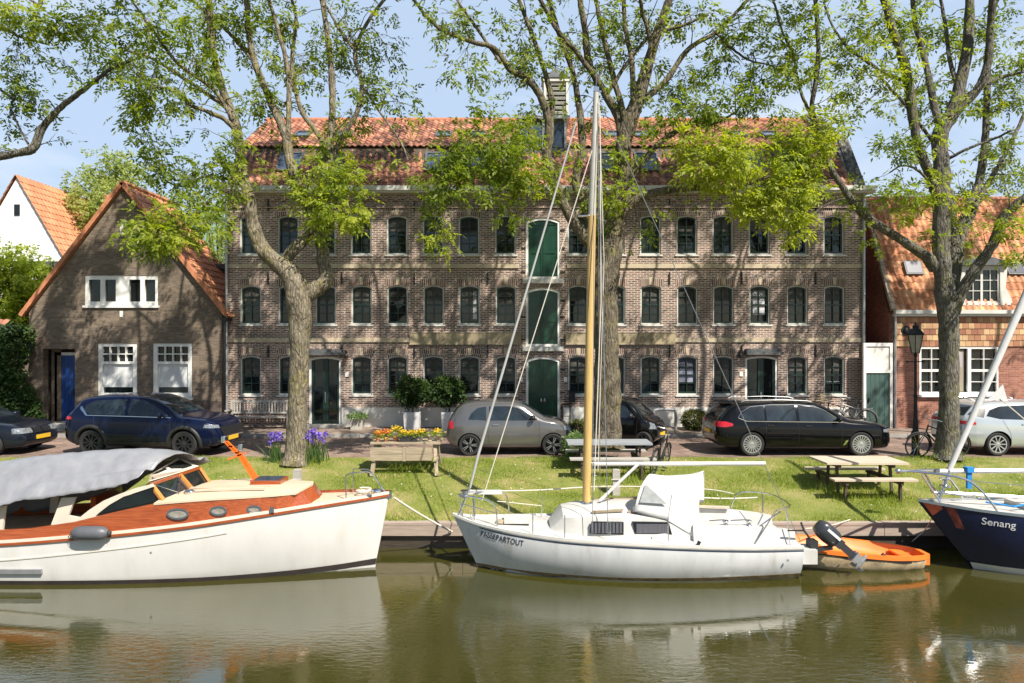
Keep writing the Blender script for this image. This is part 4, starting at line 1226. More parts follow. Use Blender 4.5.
for px in (912, 1013.5):
    p = rpt(px, 268.5); dd = rs.normalized(); nr = Vector((0, -dd.z, dd.y)); rot = Matrix((Vector((1, 0, 0)), dd, nr)).transposed()
    b = MB(); p0 = p - Vector((0, RY, 0)); 
    b.box(p0 + nr * .07, (.62, .55, .10), 0, rot); s = b.build('skylight', 'lead', rh)
    b = MB(); b.box(p0 + nr * .125, (.52, .45, .008), 0, rot); b.build('pane', pm('solar_blue_glass', (.01, .014, .05), .35, var=.2, spec=.2), s)
b = MB(); b.lathe([(.0, -.06), (.17, -.06), (.19, -.03), (.17, -.002)], (hx(905), 0, hz(330)), 14, 'Y'); b.ball((hx(905), -.1, hz(330)), (.09, .06, .11)); b.build('wall_ornament', 'iron', rh)
b = MB(); b.tube([(RX0 + .05, -.06, ZG - .1), (RX0 + .05, -.06, .1)], .04, 8); b.build('downpipe', 'zinc', rh)

# alley gate
gt = thing('alley_gate', 'grey green plank gate with white panel above between warehouse and cottage', 'gate', ((hx(877)), 24.58, 0))
gw = (hx(893) - hx(864)) / 2
b = MB()
for sx in (-1, 1): b.box((sx * (gw - .045), 0, 1.55), (.09, .12, 3.1))
b.bb(-gw + .09, gw - .09, -.06, .06, 2.98, 3.10); b.bb(-gw + .09, gw - .09, -.06, .06, 2.05, 2.14)
b.build('frame', 'white', gt)
b = MB(); b.bb(-gw + .091, gw - .091, -.02, .02, 2.142, 2.978); b.build('panel', 'plinth', gt)
b = MB()
for i in range(5):
    xa = -gw + .094 + i * (2 * gw - .188) / 5; b.bb(xa, xa + (2 * gw - .188) / 5 - .008, -.02, .02, .15, 2.045)
dl = b.build('door_leaf', 'gate_green', gt)
b = MB(); b.box((-gw + .2, -.05, 1.1), (.04, .05, .14)); b.build('handle', 'iron', dl)
# ================================================================== street trees
rT = random.Random(21)
def rvec(r): 
    v = Vector((r.gauss(0, 1), r.gauss(0, 1), r.gauss(0, 1)))
    return v.normalized() if v.length > 1e-6 else Vector((0, 0, 1))

class TreeB:
    def __init__(s, Y, seed):
        s.Y = Y; s.k = F / Y; s.rng = random.Random(seed)
        s.samples = []          # (px, py, dy, world, radius, limb index, tangent, frac)
        s.limbs = []; s.twigs = MB(); s.LC, s.LD, s.LT = [], [], []
    def world(s, px, py, dy): return P(px, py, s.Y + dy)
    def limb(s, pts, dy_end=0.0, start=True):
        """pts: (px, py, radius_px) traced along the limb; dy_end: how far its tip leans away from the viewer"""
        dy0 = 0.0
        if start and s.samples:
            a = min(s.samples, key=lambda q: (q[0] - pts[0][0]) ** 2 + (q[1] - pts[0][1]) ** 2); dy0 = a[2]
        pts = [(q[0], q[1], q[2] * .82) for q in pts]
        sm = smooth_path(pts, 8)
        L = [0.0]
        for a, b in zip(sm[:-1], sm[1:]): L.append(L[-1] + math.hypot(a[0] - b[0], a[1] - b[1]))
        W, rr = [], []
        ph = s.rng.uniform(0, 6)
        for i, q in enumerate(sm):
            f = L[i] / max(L[-1], 1e-6)
            dy = dy0 + dy_end * f + 0.12 * math.sin(ph + f * 7) * f
            w = s.world(q[0], q[1], dy)
            if i and s.limbs: w += rvec(s.rng) * 0.008
            W.append(w); rr.append(max(0.008, q[2] / s.k))
        li = len(s.limbs)
        for i in range(len(sm)):
            t = (W[min(i + 1, len(W) - 1)] - W[max(i - 1, 0)]).normalized()
            s.samples.append((sm[i][0], sm[i][1], dy0 + dy_end * L[i] / max(L[-1], 1e-6), W[i], rr[i], li, t, L[i] / max(L[-1], 1e-6)))
        s.limbs.append((W, rr))
    def leaves(s, c, rad, n, tint, d=None):
        for _ in range(n):
            v = rvec(s.rng) * s.rng.random() ** 0.5
            s.LC.append(Vector(c) + Vector((v.x * rad, v.y * rad, v.z * rad)))
            dd = v + Vector((0, 0, -0.1)) + (d if d is not None else Vector())
            s.LD.append(dd); s.LT.append(min(1, max(0, tint + s.rng.gauss(0, 0.16))))
    def twig(s, p, d, L, r, nleaf, tint, lvl=0, spread=0.2):
        rg = s.rng; pts = [Vector(p)]; dd = d.normalized(); n = 5
        for i in range(n):
            dd = (dd + rvec(rg) * 0.28 + Vector((0, 0, -0.05 + 0.02 * lvl))).normalized(); pts.append(pts[-1] + dd * L / n)
        s.twigs.tube(pts, [r * (1 - 0.8 * i / n) for i in range(n + 1)], 4, 0, False)
        if lvl < 1 and L > 0.5:
            for _ in range(rg.choice((1, 2, 2))):
                i = rg.randint(2, n); s.twig(pts[i], (dd + rvec(rg) * 0.9).normalized(), L * rg.uniform(.35, .6), r * .5, nleaf, tint, lvl + 1, spread)
        if nleaf: s.leaves(pts[-1], spread, max(1, int(nleaf * rg.uniform(.5, 1.4))), tint, dd * .5)
        if nleaf and L > 0.7 and rg.random() < .5: s.leaves(pts[-2], spread, max(1, nleaf // 2), tint, dd * .3)
    def twigs_on(s, every=0.45, nleaf=5, rmax=0.14, lo=0.5, hi=1.4, prob=0.62, tint=0.4, skip=()):
        for li, (W, rr) in enumerate(s.limbs):
            if li in skip: continue
            acc = 0
            for i in range(1, len(W)):
                acc += (W[i] - W[i - 1]).length
                if acc > every and rr[i] < rmax:
                    acc = 0
                    if s.rng.random() < prob:
                        t = (W[i] - W[i - 1]).normalized()
                        d = (rvec(s.rng) + t * 0.6 + Vector((0, 0, .25))).normalized()
                        s.twig(W[i], d, s.rng.uniform(lo, hi), min(rr[i] * .45, .018), nleaf, tint + s.rng.uniform(-.15, .2))
    def clump(s, px, py, rx, ry, n, dY=0.0, tint=0.6, src=None):
        """a hanging spray of leaves about a pixel position"""
        q = src or (px, py)
        a = min(s.samples, key=lambda z: (z[0] - q[0]) ** 2 + (z[1] - q[1]) ** 2 + (400 if z[4] > .12 else 0))
        c = s.world(px, py, a[2] + dY); p0 = a[3]
        mid = (p0 + c) / 2 + Vector((0, 0, .25)) + rvec(s.rng) * .1
        path = smooth_path([tuple(p0), tuple(mid), tuple(c)], 6)
        s.twigs.tube(path, [max(.006, .02 * (1 - i / len(path))) for i in range(len(path))], 5, 0, False)
        Rx, Rz = rx / s.k, ry / s.k; Ry = (Rx + Rz) * .4
        nb = max(3, n // 7)
        for _ in range(nb):
            v = rvec(s.rng) * s.rng.uniform(.25, 1.0)
            e = c + Vector((v.x * Rx, v.y * Ry, v.z * Rz))
            st = Vector(path[s.rng.randint(len(path) // 2, len(path) - 1)])
            m = (st + e) / 2 + rvec(s.rng) * .08
            s.twigs.tube([st, m, e], [.007, .005, .003], 3, 0, False)
            s.leaves(e, .27, 9, tint + s.rng.uniform(-.15, .15), (e - c).normalized() * .3 if (e - c).length > .01 else None)
    def grow(s, p, d, r, L, lvl, nleaf, tint=.45):
        """crown above the traced limbs"""
        rg = s.rng; pts = [Vector(p)]; dd = d.normalized(); n = 5
        for i in range(n):
            dd = (dd + rvec(rg) * 0.16 + Vector((0, 0, .06))).normalized(); pts.append(pts[-1] + dd * L / n)
        s.twigs.tube(pts, [max(.006, r * (1 - .55 * i / n)) for i in range(n + 1)], 5, 0, False)
        if lvl > 0:
            for _ in range(rg.choice((2, 3, 3))):
                i = rg.randint(2, n)
                s.grow(pts[i], (dd + rvec(rg) * 0.85).normalized(), r * .5, L * rg.uniform(.5, .75), lvl - 1, nleaf, tint)
        if lvl <= 1:
            if rg.random() < .62:
                for q in pts[1:]: s.leaves(q, .30, nleaf + 4, tint, dd * .4)
    def tip(s, px, py): return min(s.samples, key=lambda q: (q[0] - px) ** 2 + (q[1] - py) ** 2)[3]
    def finish(s, root, bark, leaf, seed, join=False, **kw):
        o = root_loc(root)
        for i, (W, rr) in enumerate(s.limbs):
            b = MB(); nseg = 20 if i == 0 else 11
            b.tube(W, rr, nseg)
            for q in range(len(W)):                       # knobbly, slightly fluted stems; root flare at the foot
                for k_ in range(nseg):
                    v = Vector(b.v[q * nseg + k_]); rad = v - W[q]
                    f = 1 + .16 * mnoise.noise(v * 2.6) + .09 * mnoise.noise(v * 8.0)
                    if i == 0:
                        hgt = W[q].z - W[0].z
                        f *= 1 + .20 * math.exp(-hgt / .25) * (1 + .5 * math.sin(5 * 2 * math.pi * k_ / nseg + s.Y))
                    b.v[q * nseg + k_] = tuple(W[q] + rad * f)
            if join and i: s.twigs.add(b.v, b.f); continue
            ob = b.build('trunk' if i == 0 else 'branch', bark, root, smooth=True, world=True, sharp=80)
        s.twigs.build('twigs', bark, root, smooth=True, world=True, sharp=80)
        kw = dict(dict(sprig=.25, leaflet=.125, width=.052), **kw)
        me = leaf_mesh('crown', [tuple(c - o) for c in s.LC], [tuple(d) for d in s.LD], s.LT, leaf, seed=seed, **kw)
        link('crown', me, root)
        print('tree leaves', len(s.LC))

# --- tree at the left, before the warehouse's left entrance
t1 = TreeB(18.3, 11)
t1.limb([(296, 462, 17), (297, 445, 13.5), (298, 400, 11.8), (300, 340, 12), (299, 305, 15), (292, 276, 12.5), (270, 257, 9.5), (258, 240, 9), (252, 217, 7.5), (249, 195, 6.5), (242, 172, 6), (237, 129, 5.5), (222, 87, 4.5), (213, 48, 4), (209, -6, 3.2)], -.6)
t1.limb([(300, 318, 11), (306, 296, 11), (325, 281, 9), (324, 262, 8), (317, 228, 7), (311, 210, 6.5), (300, 193, 6), (290, 160, 6), (287, 140, 5.5), (280, 122, 5), (266, 90, 4.5), (255, 62, 4), (250, 39, 3.6), (246, -6, 3)], .4)
t1.limb([(284, 262, 6), (291, 252, 7.5), (303, 240, 7), (313, 226, 6)], .4)
t1.limb([(288, 140, 3.4), (289, 106, 3), (288, 70, 3), (280, 36, 2.6), (268, -4, 2.2)], .8)
t1.limb([(317, 228, 5), (322, 190, 5), (331, 140, 4.4), (332, 80, 4), (327, 32, 3.5), (321, -6, 3)], 1.0)
t1.limb([(329, 150, 3.2), (314, 128, 3.2), (300, 106, 3), (292, 64, 2.6), (296, 20, 2.2), (290, -6, 2)], 1.2)
t1.limb([(328, 165, 3.4), (343, 135, 3.2), (357, 112, 3), (362, 84, 2.8), (355, 52, 2.5), (369, 19, 2.2), (389, -6, 1.8)], .2)
t1.limb([(355, 50, 2), (340, 30, 1.8), (330, 12, 1.6), (318, -6, 1.4)], .6)
t1.limb([(238, 133, 3), (225, 119, 2.8), (205, 110, 2.4), (190, 104, 2.2), (178, 92, 1.9), (160, 86, 1.3)], -.8)
t1.limb([(232, 112, 2.6), (214, 98, 2.4), (190, 82, 2.2), (166, 66, 2), (148, 56, 1.8), (126, 50, 1.2)], .6)
t1.limb([(236, 125, 2.4), (216, 92, 2.3), (196, 76, 2.1), (175, 60, 1.8), (150, 26, 1.4), (128, -5, 1.1)], -1.2)
t1.limb([(256, 64, 2.4), (238, 42, 2.2), (218, 22, 1.9), (188, -4, 1.6)], .6)
t1.limb([(248, 190, 2.0), (232, 180, 1.8), (205, 176, 1.5), (182, 186, 1.1), (165, 180, .8)], -.6)
t1.limb([(250, 205, 2.0), (236, 190, 1.8), (214, 196, 1.5), (196, 214, 1.2), (180, 226, .9), (160, 232, .7)], -2.2)
t1.limb([(362, 84, 1.5), (380, 112, 1.3), (400, 140, 1.1), (408, 160, .8)], -1.0)
t1.twigs_on(every=.30, nleaf=4, tint=.48, lo=.4, hi=1.3)
for c in [(338, 200, 28, 32, 170, -.8, .72), (345, 182, 24, 24, 80, -.6, .65), (312, 178, 24, 24, 110, -.5, .55), (330, 150, 26, 18, 90, .2, .5), (352, 214, 16, 10, 50, -.9, .8),
          (150, 92, 50, 26, 170, 0, .45), (125, 62, 34, 26, 110, .4, .45), (95, 30, 40, 28, 120, .5, .5), (140, 20, 44, 28, 130, -.4, .5), (195, 62, 38, 30, 110, 0, .45), (205, 20, 40, 22, 120, .2, .5),
          (232, 150, 20, 22, 70, -.4, .5), (160, 165, 36, 16, 70, -.6, .25), (150, 142, 26, 14, 50, -.4, .2), (186, 178, 26, 12, 50, -.6, .3), (225, 190, 12, 14, 36, -.5, .45), (205, 165, 20, 14, 40, -.5, .3),
          (175, 222, 42, 13, 120, -.3, .75), (160, 236, 30, 9, 70, -.3, .8), (140, 230, 22, 9, 40, -.3, .6), (200, 232, 22, 14, 60, 0, .5), (192, 205, 16, 16, 50, -.2, .5),
          (300, 60, 40, 34, 110, .6, .4), (350, 40, 40, 36, 110, .3, .35), (370, 92, 22, 26, 50, .1, .3), (385, 45, 18, 24, 40, 0, .3), (280, 20, 36, 20, 90, .5, .45), (255, 100, 24, 26, 70, 0, .4), (240, 30, 30, 26, 80, 0, .45),
          (395, 100, 12, 10, 16, 0, .3), (315, 236, 12, 8, 20, -.7, .7), (350, 118, 20, 12, 36, .3, .4), (135, 110, 26, 14, 40, .2, .4)]:
    t1.clump(*c)
rg = t1.rng
for px, dy in ((209, -.6), (246, .4), (268, .8), (321, 1), (290, 1.2), (389, .2), (318, .6), (128, -1.2), (188, .6)):
    t1.grow(t1.tip(px, -5), Vector((rg.uniform(-.5, .5), rg.uniform(-.5, .5), 1)), .06, 3.4, 3, 5)

# --- tree in the middle, behind the mast
t2 = TreeB(18.75, 12)
t2.limb([(606, 447, 19), (607, 425, 17), (607, 380, 16), (606, 330, 15), (604, 290, 15.5), (607, 262, 17), (612, 240, 14), (618, 212, 11), (624, 180, 10.5), (623, 151, 9.5), (628, 126, 10), (640, 92, 8), (652, 50, 6), (662, 19, 5), (671, -6, 4.2)], -.3)
t2.limb([(601, 268, 9), (596, 252, 8), (584, 236, 7.2), (570, 216, 6.6), (556, 186, 6.2), (547, 157, 6), (549, 124, 5.6), (540, 95, 4.6), (525, 77, 4), (510, 69, 3.5), (494, 48, 3), (468, 40, 2.6), (437, 26, 2.1), (410, -5, 1.6)], -.9)
t2.limb([(549, 126, 3.6), (552, 104, 3.6), (545, 72, 3.2), (532, 34, 2.8), (517, -6, 2.4)], .6)
t2.limb([(606, 262, 7), (597, 240, 5.6), (584, 206, 5.4), (576, 180, 5.2), (582, 146, 4.6), (579, 106, 4), (571, 66, 3.4), (558, 30, 3), (548, -6, 2.6)], .7)
t2.limb([(625, 170, 6), (619, 120, 5.4), (605, 93, 5), (596, 78, 4.6), (588, 58, 4.4), (585, 30, 4), (579, -6, 3.4)], .5)
t2.limb([(604, 92, 3.6), (592, 72, 3.2), (574, 49, 2.9), (557, 29, 2.6), (537, -6, 2.2)], -.7)
t2.limb([(626, 122, 4), (613, 75, 3.5), (603, 34, 3), (595, -6, 2.6)], .9)
t2.limb([(633, 105, 3.4), (632, 62, 3), (625, 26, 2.7), (624, -6, 2.4)], .4)
t2.limb([(648, 66, 3), (650, 40, 2.6), (642, 10, 2.4), (640, -6, 2.2)], -.4)
t2.limb([(632, 116, 4), (643, 101, 3.8), (666, 80, 3.5), (688, 49, 3), (716, 32, 2.4), (736, 12, 2), (752, -6, 1.6)], .2)
t2.limb([(606, 96, 2.4), (625, 66, 2.2), (650, 36, 2.0), (680, 26, 1.8), (708, 14, 1.4)], -.5)
t2.limb([(716, 32, 1.6), (732, 48, 1.4), (750, 60, 1.2), (768, 64, .9), (790, 70, .7)], -.3)
t2.limb([(604, 236, 6), (610, 216, 5.4), (622, 192, 4.6), (640, 165, 4), (660, 142, 3.4), (682, 128, 2.8), (700, 120, 2.2), (716, 122, 1.6), (735, 112, 1.0)], -.9)
t2.limb([(607, 248, 7), (624, 212, 6), (642, 196, 5.2), (668, 190, 4.6), (698, 187, 4.2), (722, 190, 3.4), (746, 184, 2.2), (770, 176, 1.4)], -1.3)
t2.limb([(548, 150, 2.2), (520, 146, 1.8), (495, 160, 1.5), (470, 168, 1.2), (445, 160, .9)], -1.2)
t2.limb([(500, 62, 1.8), (480, 32, 1.8), (460, 4, 1.5), (455, -6, 1.4)], .3)
t2.twigs_on(every=.28, nleaf=4, tint=.5, lo=.4, hi=1.3)
for c in [(470, 150, 44, 26, 200, -.7, .42), (450, 175, 32, 28, 150, -.8, .38), (505, 165, 30, 30, 140, -.7, .42), (440, 195, 24, 26, 50, -.8, .32), (500, 195, 20, 26, 50, -.8, .38), (436, 240, 12, 12, 40, -1.0, .8), (530, 130, 26, 18, 70, -.4, .5), (480, 115, 26, 14, 40, -.5, .35), (545, 175, 22, 16, 60, -.5, .6), (520, 185, 16, 14, 40, -.8, .8),
          (460, 70, 34, 20, 50, 0, .4), (525, 62, 22, 20, 50, .2, .5), (520, 35, 34, 22, 60, 0, .45), (455, 20, 34, 16, 60, 0, .4), (600, 40, 40, 26, 90, .4, .4),
          (705, 105, 34, 18, 120, -.3, .45), (688, 82, 24, 20, 70, .1, .4), (735, 96, 34, 16, 80, -.4, .3), (755, 70, 18, 20, 50, -.4, .3), (660, 106, 18, 16, 40, .1, .4), (720, 60, 26, 16, 50, 0, .4), (765, 100, 22, 12, 40, -.4, .3), (690, 140, 22, 14, 70, -.6, .8), (708, 158, 26, 22, 140, -.7, .92), (735, 152, 26, 22, 140, -.7, .95), (720, 176, 22, 12, 70, -.7, .9), (655, 125, 16, 10, 36, 0, .5),
          (620, 155, 12, 14, 30, -.4, .6), (598, 188, 10, 12, 28, -.5, .65), (640, 20, 34, 20, 70, .3, .4), (690, 16, 34, 18, 60, .3, .4), (616, 192, 10, 14, 30, -.6, .7), (740, 30, 26, 20, 50, 0, .35)]:
    t2.clump(*c)
rg = t2.rng
for px, dy in ((671, -.3), (410, -.9), (517, .6), (548, .7), (579, .5), (537, -.7), (595, .9), (624, .4), (640, -.4), (752, .2), (455, .3)):
    t2.grow(t2.tip(px, -5), Vector((rg.uniform(-.5, .5), rg.uniform(-.5, .5), 1)), .06, 3.4, 3, 5)

# --- tree at the right, before the cottage
t3 = TreeB(18.6, 13)
t3.limb([(948, 458, 14.5), (948, 440, 12.5), (949, 390, 11), (949, 340, 11), (946, 300, 11), (942, 262, 10.2), (941, 219, 9.4), (942, 180, 9.5), (940, 150, 9), (941, 130, 9), (953, 112, 8), (961, 80, 7), (968, 42, 6), (970, -6, 5)], .3)
t3.limb([(941, 150, 7), (934, 178, 0.1), (933, 176, 5)], 0) if False else None
t3.limb([(944, 230, 5), (938, 200, 5.6), (930, 176, 5.6), (918, 144, 5.4), (912, 112, 5.6), (906, 70, 5.6), (895, 36, 4.6), (882, -6, 3.8)], -.6)
t3.limb([(941, 132, 5), (934, 104, 4.4), (926, 64, 3.8), (916, 26, 3.2), (912, -6, 2.8)], .8)
t3.limb([(953, 116, 5), (962, 106, 5), (978, 88, 4.8), (988, 62, 4.6), (990, 30, 4.2), (993, -6, 3.8)], -.5)
t3.limb([(960, 94, 2.8), (950, 60, 2.6), (946, 30, 2.3), (940, -6, 2)], 1.0)
t3.limb([(951, 310, 9), (953, 282, 6.6), (954, 240, 6), (951, 205, 5.6), (949, 190, 5)], .9)
t3.limb([(953, 312, 8), (962, 290, 6.6), (976, 268, 6.4), (990, 248, 6), (998, 232, 6), (1003, 218, 5.4), (1016, 204, 5), (1034, 190, 4.6)], -.9)
t3.limb([(958, 232, 4), (967, 208, 4.4), (978, 184, 5), (984, 150, 4.4), (987, 100, 4), (988, 50, 3.6), (993, 10, 3.2), (1000, -6, 2.8)], 1.0)
t3.limb([(957, 290, 3), (962, 240, 4), (972, 214, 4), (985, 188, 3.4), (998, 166, 3), (1012, 140, 2.6), (1028, 106, 2.2)], 1.4)
t3.limb([(936, 268, 8), (928, 258, 7), (910, 245, 5.8), (890, 232, 5.2), (872, 221, 5), (856, 205, 4.6), (845, 190, 4), (830, 167, 3.5), (820, 145, 3), (815, 122, 3), (812, 104, 2.8), (817, 72, 2.8), (818, 40, 2.6), (815, -6, 2.2)], -1.0)
t3.limb([(813, 118, 2), (806, 104, 2), (798, 82, 1.8), (794, 56, 1.6), (782, 30, 1.4), (772, -6, 1.2)], -.4)
t3.limb([(906, 80, 2.2), (886, 74, 2), (866, 60, 2), (845, 44, 1.6), (830, 20, 1.3), (822, -6, 1.1)], .5)
t3.limb([(932, 140, 2.2), (915, 118, 2), (902, 100, 1.8), (890, 88, 1.6), (880, 76, 1.2)], -.6)
t3.limb([(945, 160, 2), (968, 148, 1.8), (990, 140, 1.5), (1012, 130, 1.2)], -.8)
t3.limb([(965, 96, 2.4), (985, 84, 2.4), (1004, 76, 2), (1030, 70, 1.6)], .4)
t3.limb([(935, 190, 1.6), (918, 170, 1.4), (902, 165, 1.1), (890, 172, .8)], -.7)
t3.twigs_on(every=.26, nleaf=4, tint=.52, lo=.4, hi=1.2)
for c in [(770, 195, 36, 22, 180, -.5, .9), (790, 212, 26, 18, 110, -.5, .92), (748, 196, 22, 16, 120, -.5, .9), (800, 182, 22, 16, 120, -.5, .9), (785, 168, 30, 14, 100, -.4, .85), (812, 150, 22, 18, 110, -.3, .85), (800, 132, 26, 14, 100, -.3, .85), (795, 232, 10, 10, 36, -.5, .9), (770, 150, 20, 14, 60, -.4, .8), (826, 128, 14, 12, 40, -.2, .8), (845, 122, 12, 8, 20, 0, .6),
          (785, 60, 30, 30, 80, -.3, .5), (805, 20, 34, 22, 80, -.3, .5), (850, 90, 26, 20, 60, .2, .45), (885, 66, 30, 12, 60, -.4, .85), (860, 30, 30, 26, 70, .3, .4), (845, 60, 24, 18, 50, .3, .4), (890, 150, 24, 16, 50, -.4, .3), (905, 190, 18, 10, 36, -.4, .4), (930, 90, 24, 30, 60, .5, .4), (940, 40, 34, 26, 80, .6, .45), (985, 40, 30, 26, 70, .2, .45), (1000, 100, 24, 30, 80, .8, .4), (1005, 170, 22, 26, 80, 1.0, .4), (950, 205, 14, 12, 40, -.6, .9), (940, 190, 12, 12, 26, -.5, .85), (1010, 225, 14, 12, 36, -.6, .7), (1015, 250, 12, 14, 30, -.5, .6), (970, 190, 26, 14, 46, .9, .5), (912, 206, 10, 8, 18, -.5, .85), (1018, 60, 14, 30, 50, .4, .4), (900, 20, 26, 18, 60, .2, .45), (1000, 145, 20, 12, 40, -.6, .35), (880, 20, 14, 12, 24, -.3, .85)]:
    t3.clump(*c)
rg = t3.rng
for px, dy in ((970, .3), (882, -.6), (912, .8), (993, -.5), (940, 1), (1000, 1), (815, -1), (772, -.4), (822, .5), (1034, -.4)):
    t3.grow(t3.tip(px, -5), Vector((rg.uniform(-.5, .5), rg.uniform(-.5, .5), 1)), .06, 3.4, 3, 5)

def tree_thing(tb, label, px, bark, leaf, seed, name='street_tree', **kw):
    x = (px - CX) * tb.Y / F
    r = thing(name, label, 'tree', (x, tb.Y, zbank(tb.Y)), 0, 'leafy trees along the quay')
    tb.finish(r, bark, leaf, seed, **kw)
    return r
tree_thing(t1, 'pale forked street tree between the flower table and the dark blue car', 297, 'bark_pale', 'leaf_ash', 1)
tree_thing(t2, 'thick mossy street tree behind the sailboat mast and grey table', 607, 'bark', 'leaf_ash', 2)
tree_thing(t3, 'tall grey street tree beside the lamp post and silver car', 948, 'bark_grey', 'leaf_ash', 3)

# --- tree standing left of the frame, one bare limb reaching in
t0 = TreeB(18.0, 14)
t0.limb([(-150, 452, 16), (-148, 380, 13), (-146, 300, 12), (-140, 220, 10), (-132, 140, 8), (-120, 60, 6.5), (-112, -10, 5)], .2)
t0.limb([(-136, 178, 6.5), (-100, 172, 5.6), (-40, 166, 5), (0, 156, 4.8), (22, 152, 4.8), (34, 147, 5.2), (40, 132, 4.4), (50, 118, 3.9), (64, 104, 3.4), (80, 92, 3), (98, 78, 2.5), (116, 65, 2), (132, 60, 1.4), (142, 57, .8)], .3)
t0.limb([(-120, 62, 4), (-80, 40, 3.4), (-40, 34, 2.8), (0, 28, 2.2), (20, 36, 1.6), (48, 44, 1.0)], -.4)
t0.limb([(-130, 120, 4), (-90, 84, 3.2), (-50, 80, 2.4), (-10, 84, 1.8), (14, 100, 1.2)], .5)
t0.limb([(-112, -8, 3.4), (-70, -30, 2.8), (-30, -30, 2.2), (10, -14, 1.6), (40, 6, 1.2)], -.2)
t0.limb([(30, 147, 1.4), (20, 128, 1.2), (10, 108, .9)], .4)
t0.limb([(132, 60, .9), (140, 80, .8), (132, 104, .7), (118, 116, .5)], -.1)
t0.twigs_on(every=.34, nleaf=3, tint=.35, lo=.4, hi=1.1)
for c in [(14, 14, 24, 14, 70, -.3, .75), (36, 20, 20, 12, 50, -.3, .7), (16, 60, 30, 26, 80, 0, .15), (20, 95, 26, 20, 60, .2, .15), (8, 122, 14, 12, 26, .2, .15), (48, 40, 22, 22, 50, -.2, .25), (46, 102, 6, 5, 8, 0, .2), (70, 22, 26, 20, 50, 0, .4)]:
    t0.clump(*c)
rg = t0.rng
for px, py in ((-112, -10), (-70, -30), (10, -14), (-30, -30), (-112, -10), (40, 6)):
    t0.grow(t0.tip(px, py), Vector((rg.uniform(-.6, .6), rg.uniform(-.6, .6), 1)), .06, 3.4, 3, 5)
tree_thing(t0, 'tree at the left edge with one bare limb reaching over the roofs', -150, 'bark_grey', 'leaf_ash', 4, join=True)
# --- tree added right of the frame to shade the warehouse front
t5 = TreeB(18.4, 15)
t5.limb([(1235, 455, 16), (1236, 380, 13), (1234, 300, 12), (1238, 220, 10), (1230, 140, 8), (1226, 60, 6.5), (1222, -10, 5)], .2)
t5.limb([(1234, 260, 7), (1200, 200, 5), (1160, 120, 4), (1120, 40, 3.4), (1100, -10, 3)], -.4)
t5.limb([(1236, 240, 7), (1270, 170, 5), (1300, 90, 4), (1320, -10, 3)], .4)
t5.limb([(1230, 140, 4), (1180, 60, 3.4), (1160, -10, 3)], .8)
t5.twigs_on(every=.5, nleaf=4, tint=.4)
rg = t5.rng
for px in (1222, 1100, 1320, 1160, 1200, 1260):
    t5.grow(t5.tip(px, -10), Vector((rg.uniform(-.6, .6), rg.uniform(-.6, .6), 1)), .06, 3.4, 3, 5)
tree_thing(t5, 'tree added out of frame right of the silver car for its shade', 1235, 'bark_grey', 'leaf_ash', 5)

# ------------------------------------------------------------------ garden trees and shrubs behind the houses
def puff_tree(name, label, cat, base, h, crown, n, leaf, seed, size=.34, tint=.5, bark='bark', group=None):
    """tapered trunk, forked limbs and a crown of many small leaf faces in uneven clumps; crown = list of (dx,dy,dz,r)"""
    r = thing(name, label, cat, base, 0, group); rr = random.Random(seed)
    b = MB(); b.tube([(0, 0, -.1), (.05, 0, h * .2), (0, .05, h * .42), (.02, 0, h * .6)], [h * .028, h * .02, h * .016, h * .008], 10)
    b.build('trunk', bark, r, smooth=True)
    b = MB(); LC, LD, LT = [], [], []
    for (dx, dy, dz, cr) in crown:
        c = Vector((dx, dy, dz)); b.tube([(0, 0, h * .35), tuple(c * .5 + Vector((0, 0, h * .2))), tuple(c)], [h * .011, h * .007, .012], 6, 0, False)
        base_t = tint + rr.uniform(-.2, .2)
        for _ in range(max(6, int(n * cr * cr))):
            v = rvec(rr); q = c + Vector((v.x, v.y, v.z * .85)) * cr * rr.uniform(.45, 1.05)
            for _k in range(5):
                LC.append(q + rvec(rr) * size * .8); LD.append(v + rvec(rr) * .5); LT.append(min(1, max(0, base_t + rr.gauss(0, .15))))
    b.build('branch', bark, r, smooth=True)
    link('crown', leaf_mesh('crown', [tuple(c) for c in LC], [tuple(d) for d in LD], LT, leaf, sprig=size, leaflet=size * .55, width=size * .34, k=5, seed=seed), r)
    return r
def rnd_crown(seed, n, rx, ry, z0, z1, r0, r1):
    rr = random.Random(seed); out = []
    while len(out) < n:
        v = rvec(rr) * rr.random() ** .4
        z = (z0 + z1) / 2 + v.z * (z1 - z0) / 2
        out.append((v.x * rx, v.y * ry, z, rr.uniform(r0, r1)))
    return out
GT = 'garden trees behind the houses'
puff_tree('garden_tree', 'yellow green round tree rising behind the white house ridge', 'tree', (-25.2, 44, 0), 13.6, rnd_crown(1, 40, 3.6, 3, 6, 14.2, .8, 1.5), 26, 'leaf_far', 31, .34, .62, group=GT)
puff_tree('garden_tree', 'loose pale tree behind the gap beside the warehouse', 'tree', (-18.3, 44, 0), 12.6, rnd_crown(2, 26, 2.3, 2, 5, 12.6, .6, 1.1), 20, 'leaf_far', 32, .30, .72, group=GT)
puff_tree('garden_tree', 'bright green maple in front of the white house', 'tree', (-19.7, 28.6, 0), 7.8, rnd_crown(3, 46, 2.0, 1.4, 2.0, 7.4, .5, .9), 60, 'leaf_bright', 33, .24, .66, group=GT)
puff_tree('garden_tree', 'green tree crown showing left of the tall cottage ridge', 'tree', (17.0, 36, 0), 11.2, rnd_crown(4, 40, 5.6, 2, 6, 11.0, .7, 1.2), 22, 'leaf_far', 34, .32, .35, group=GT)
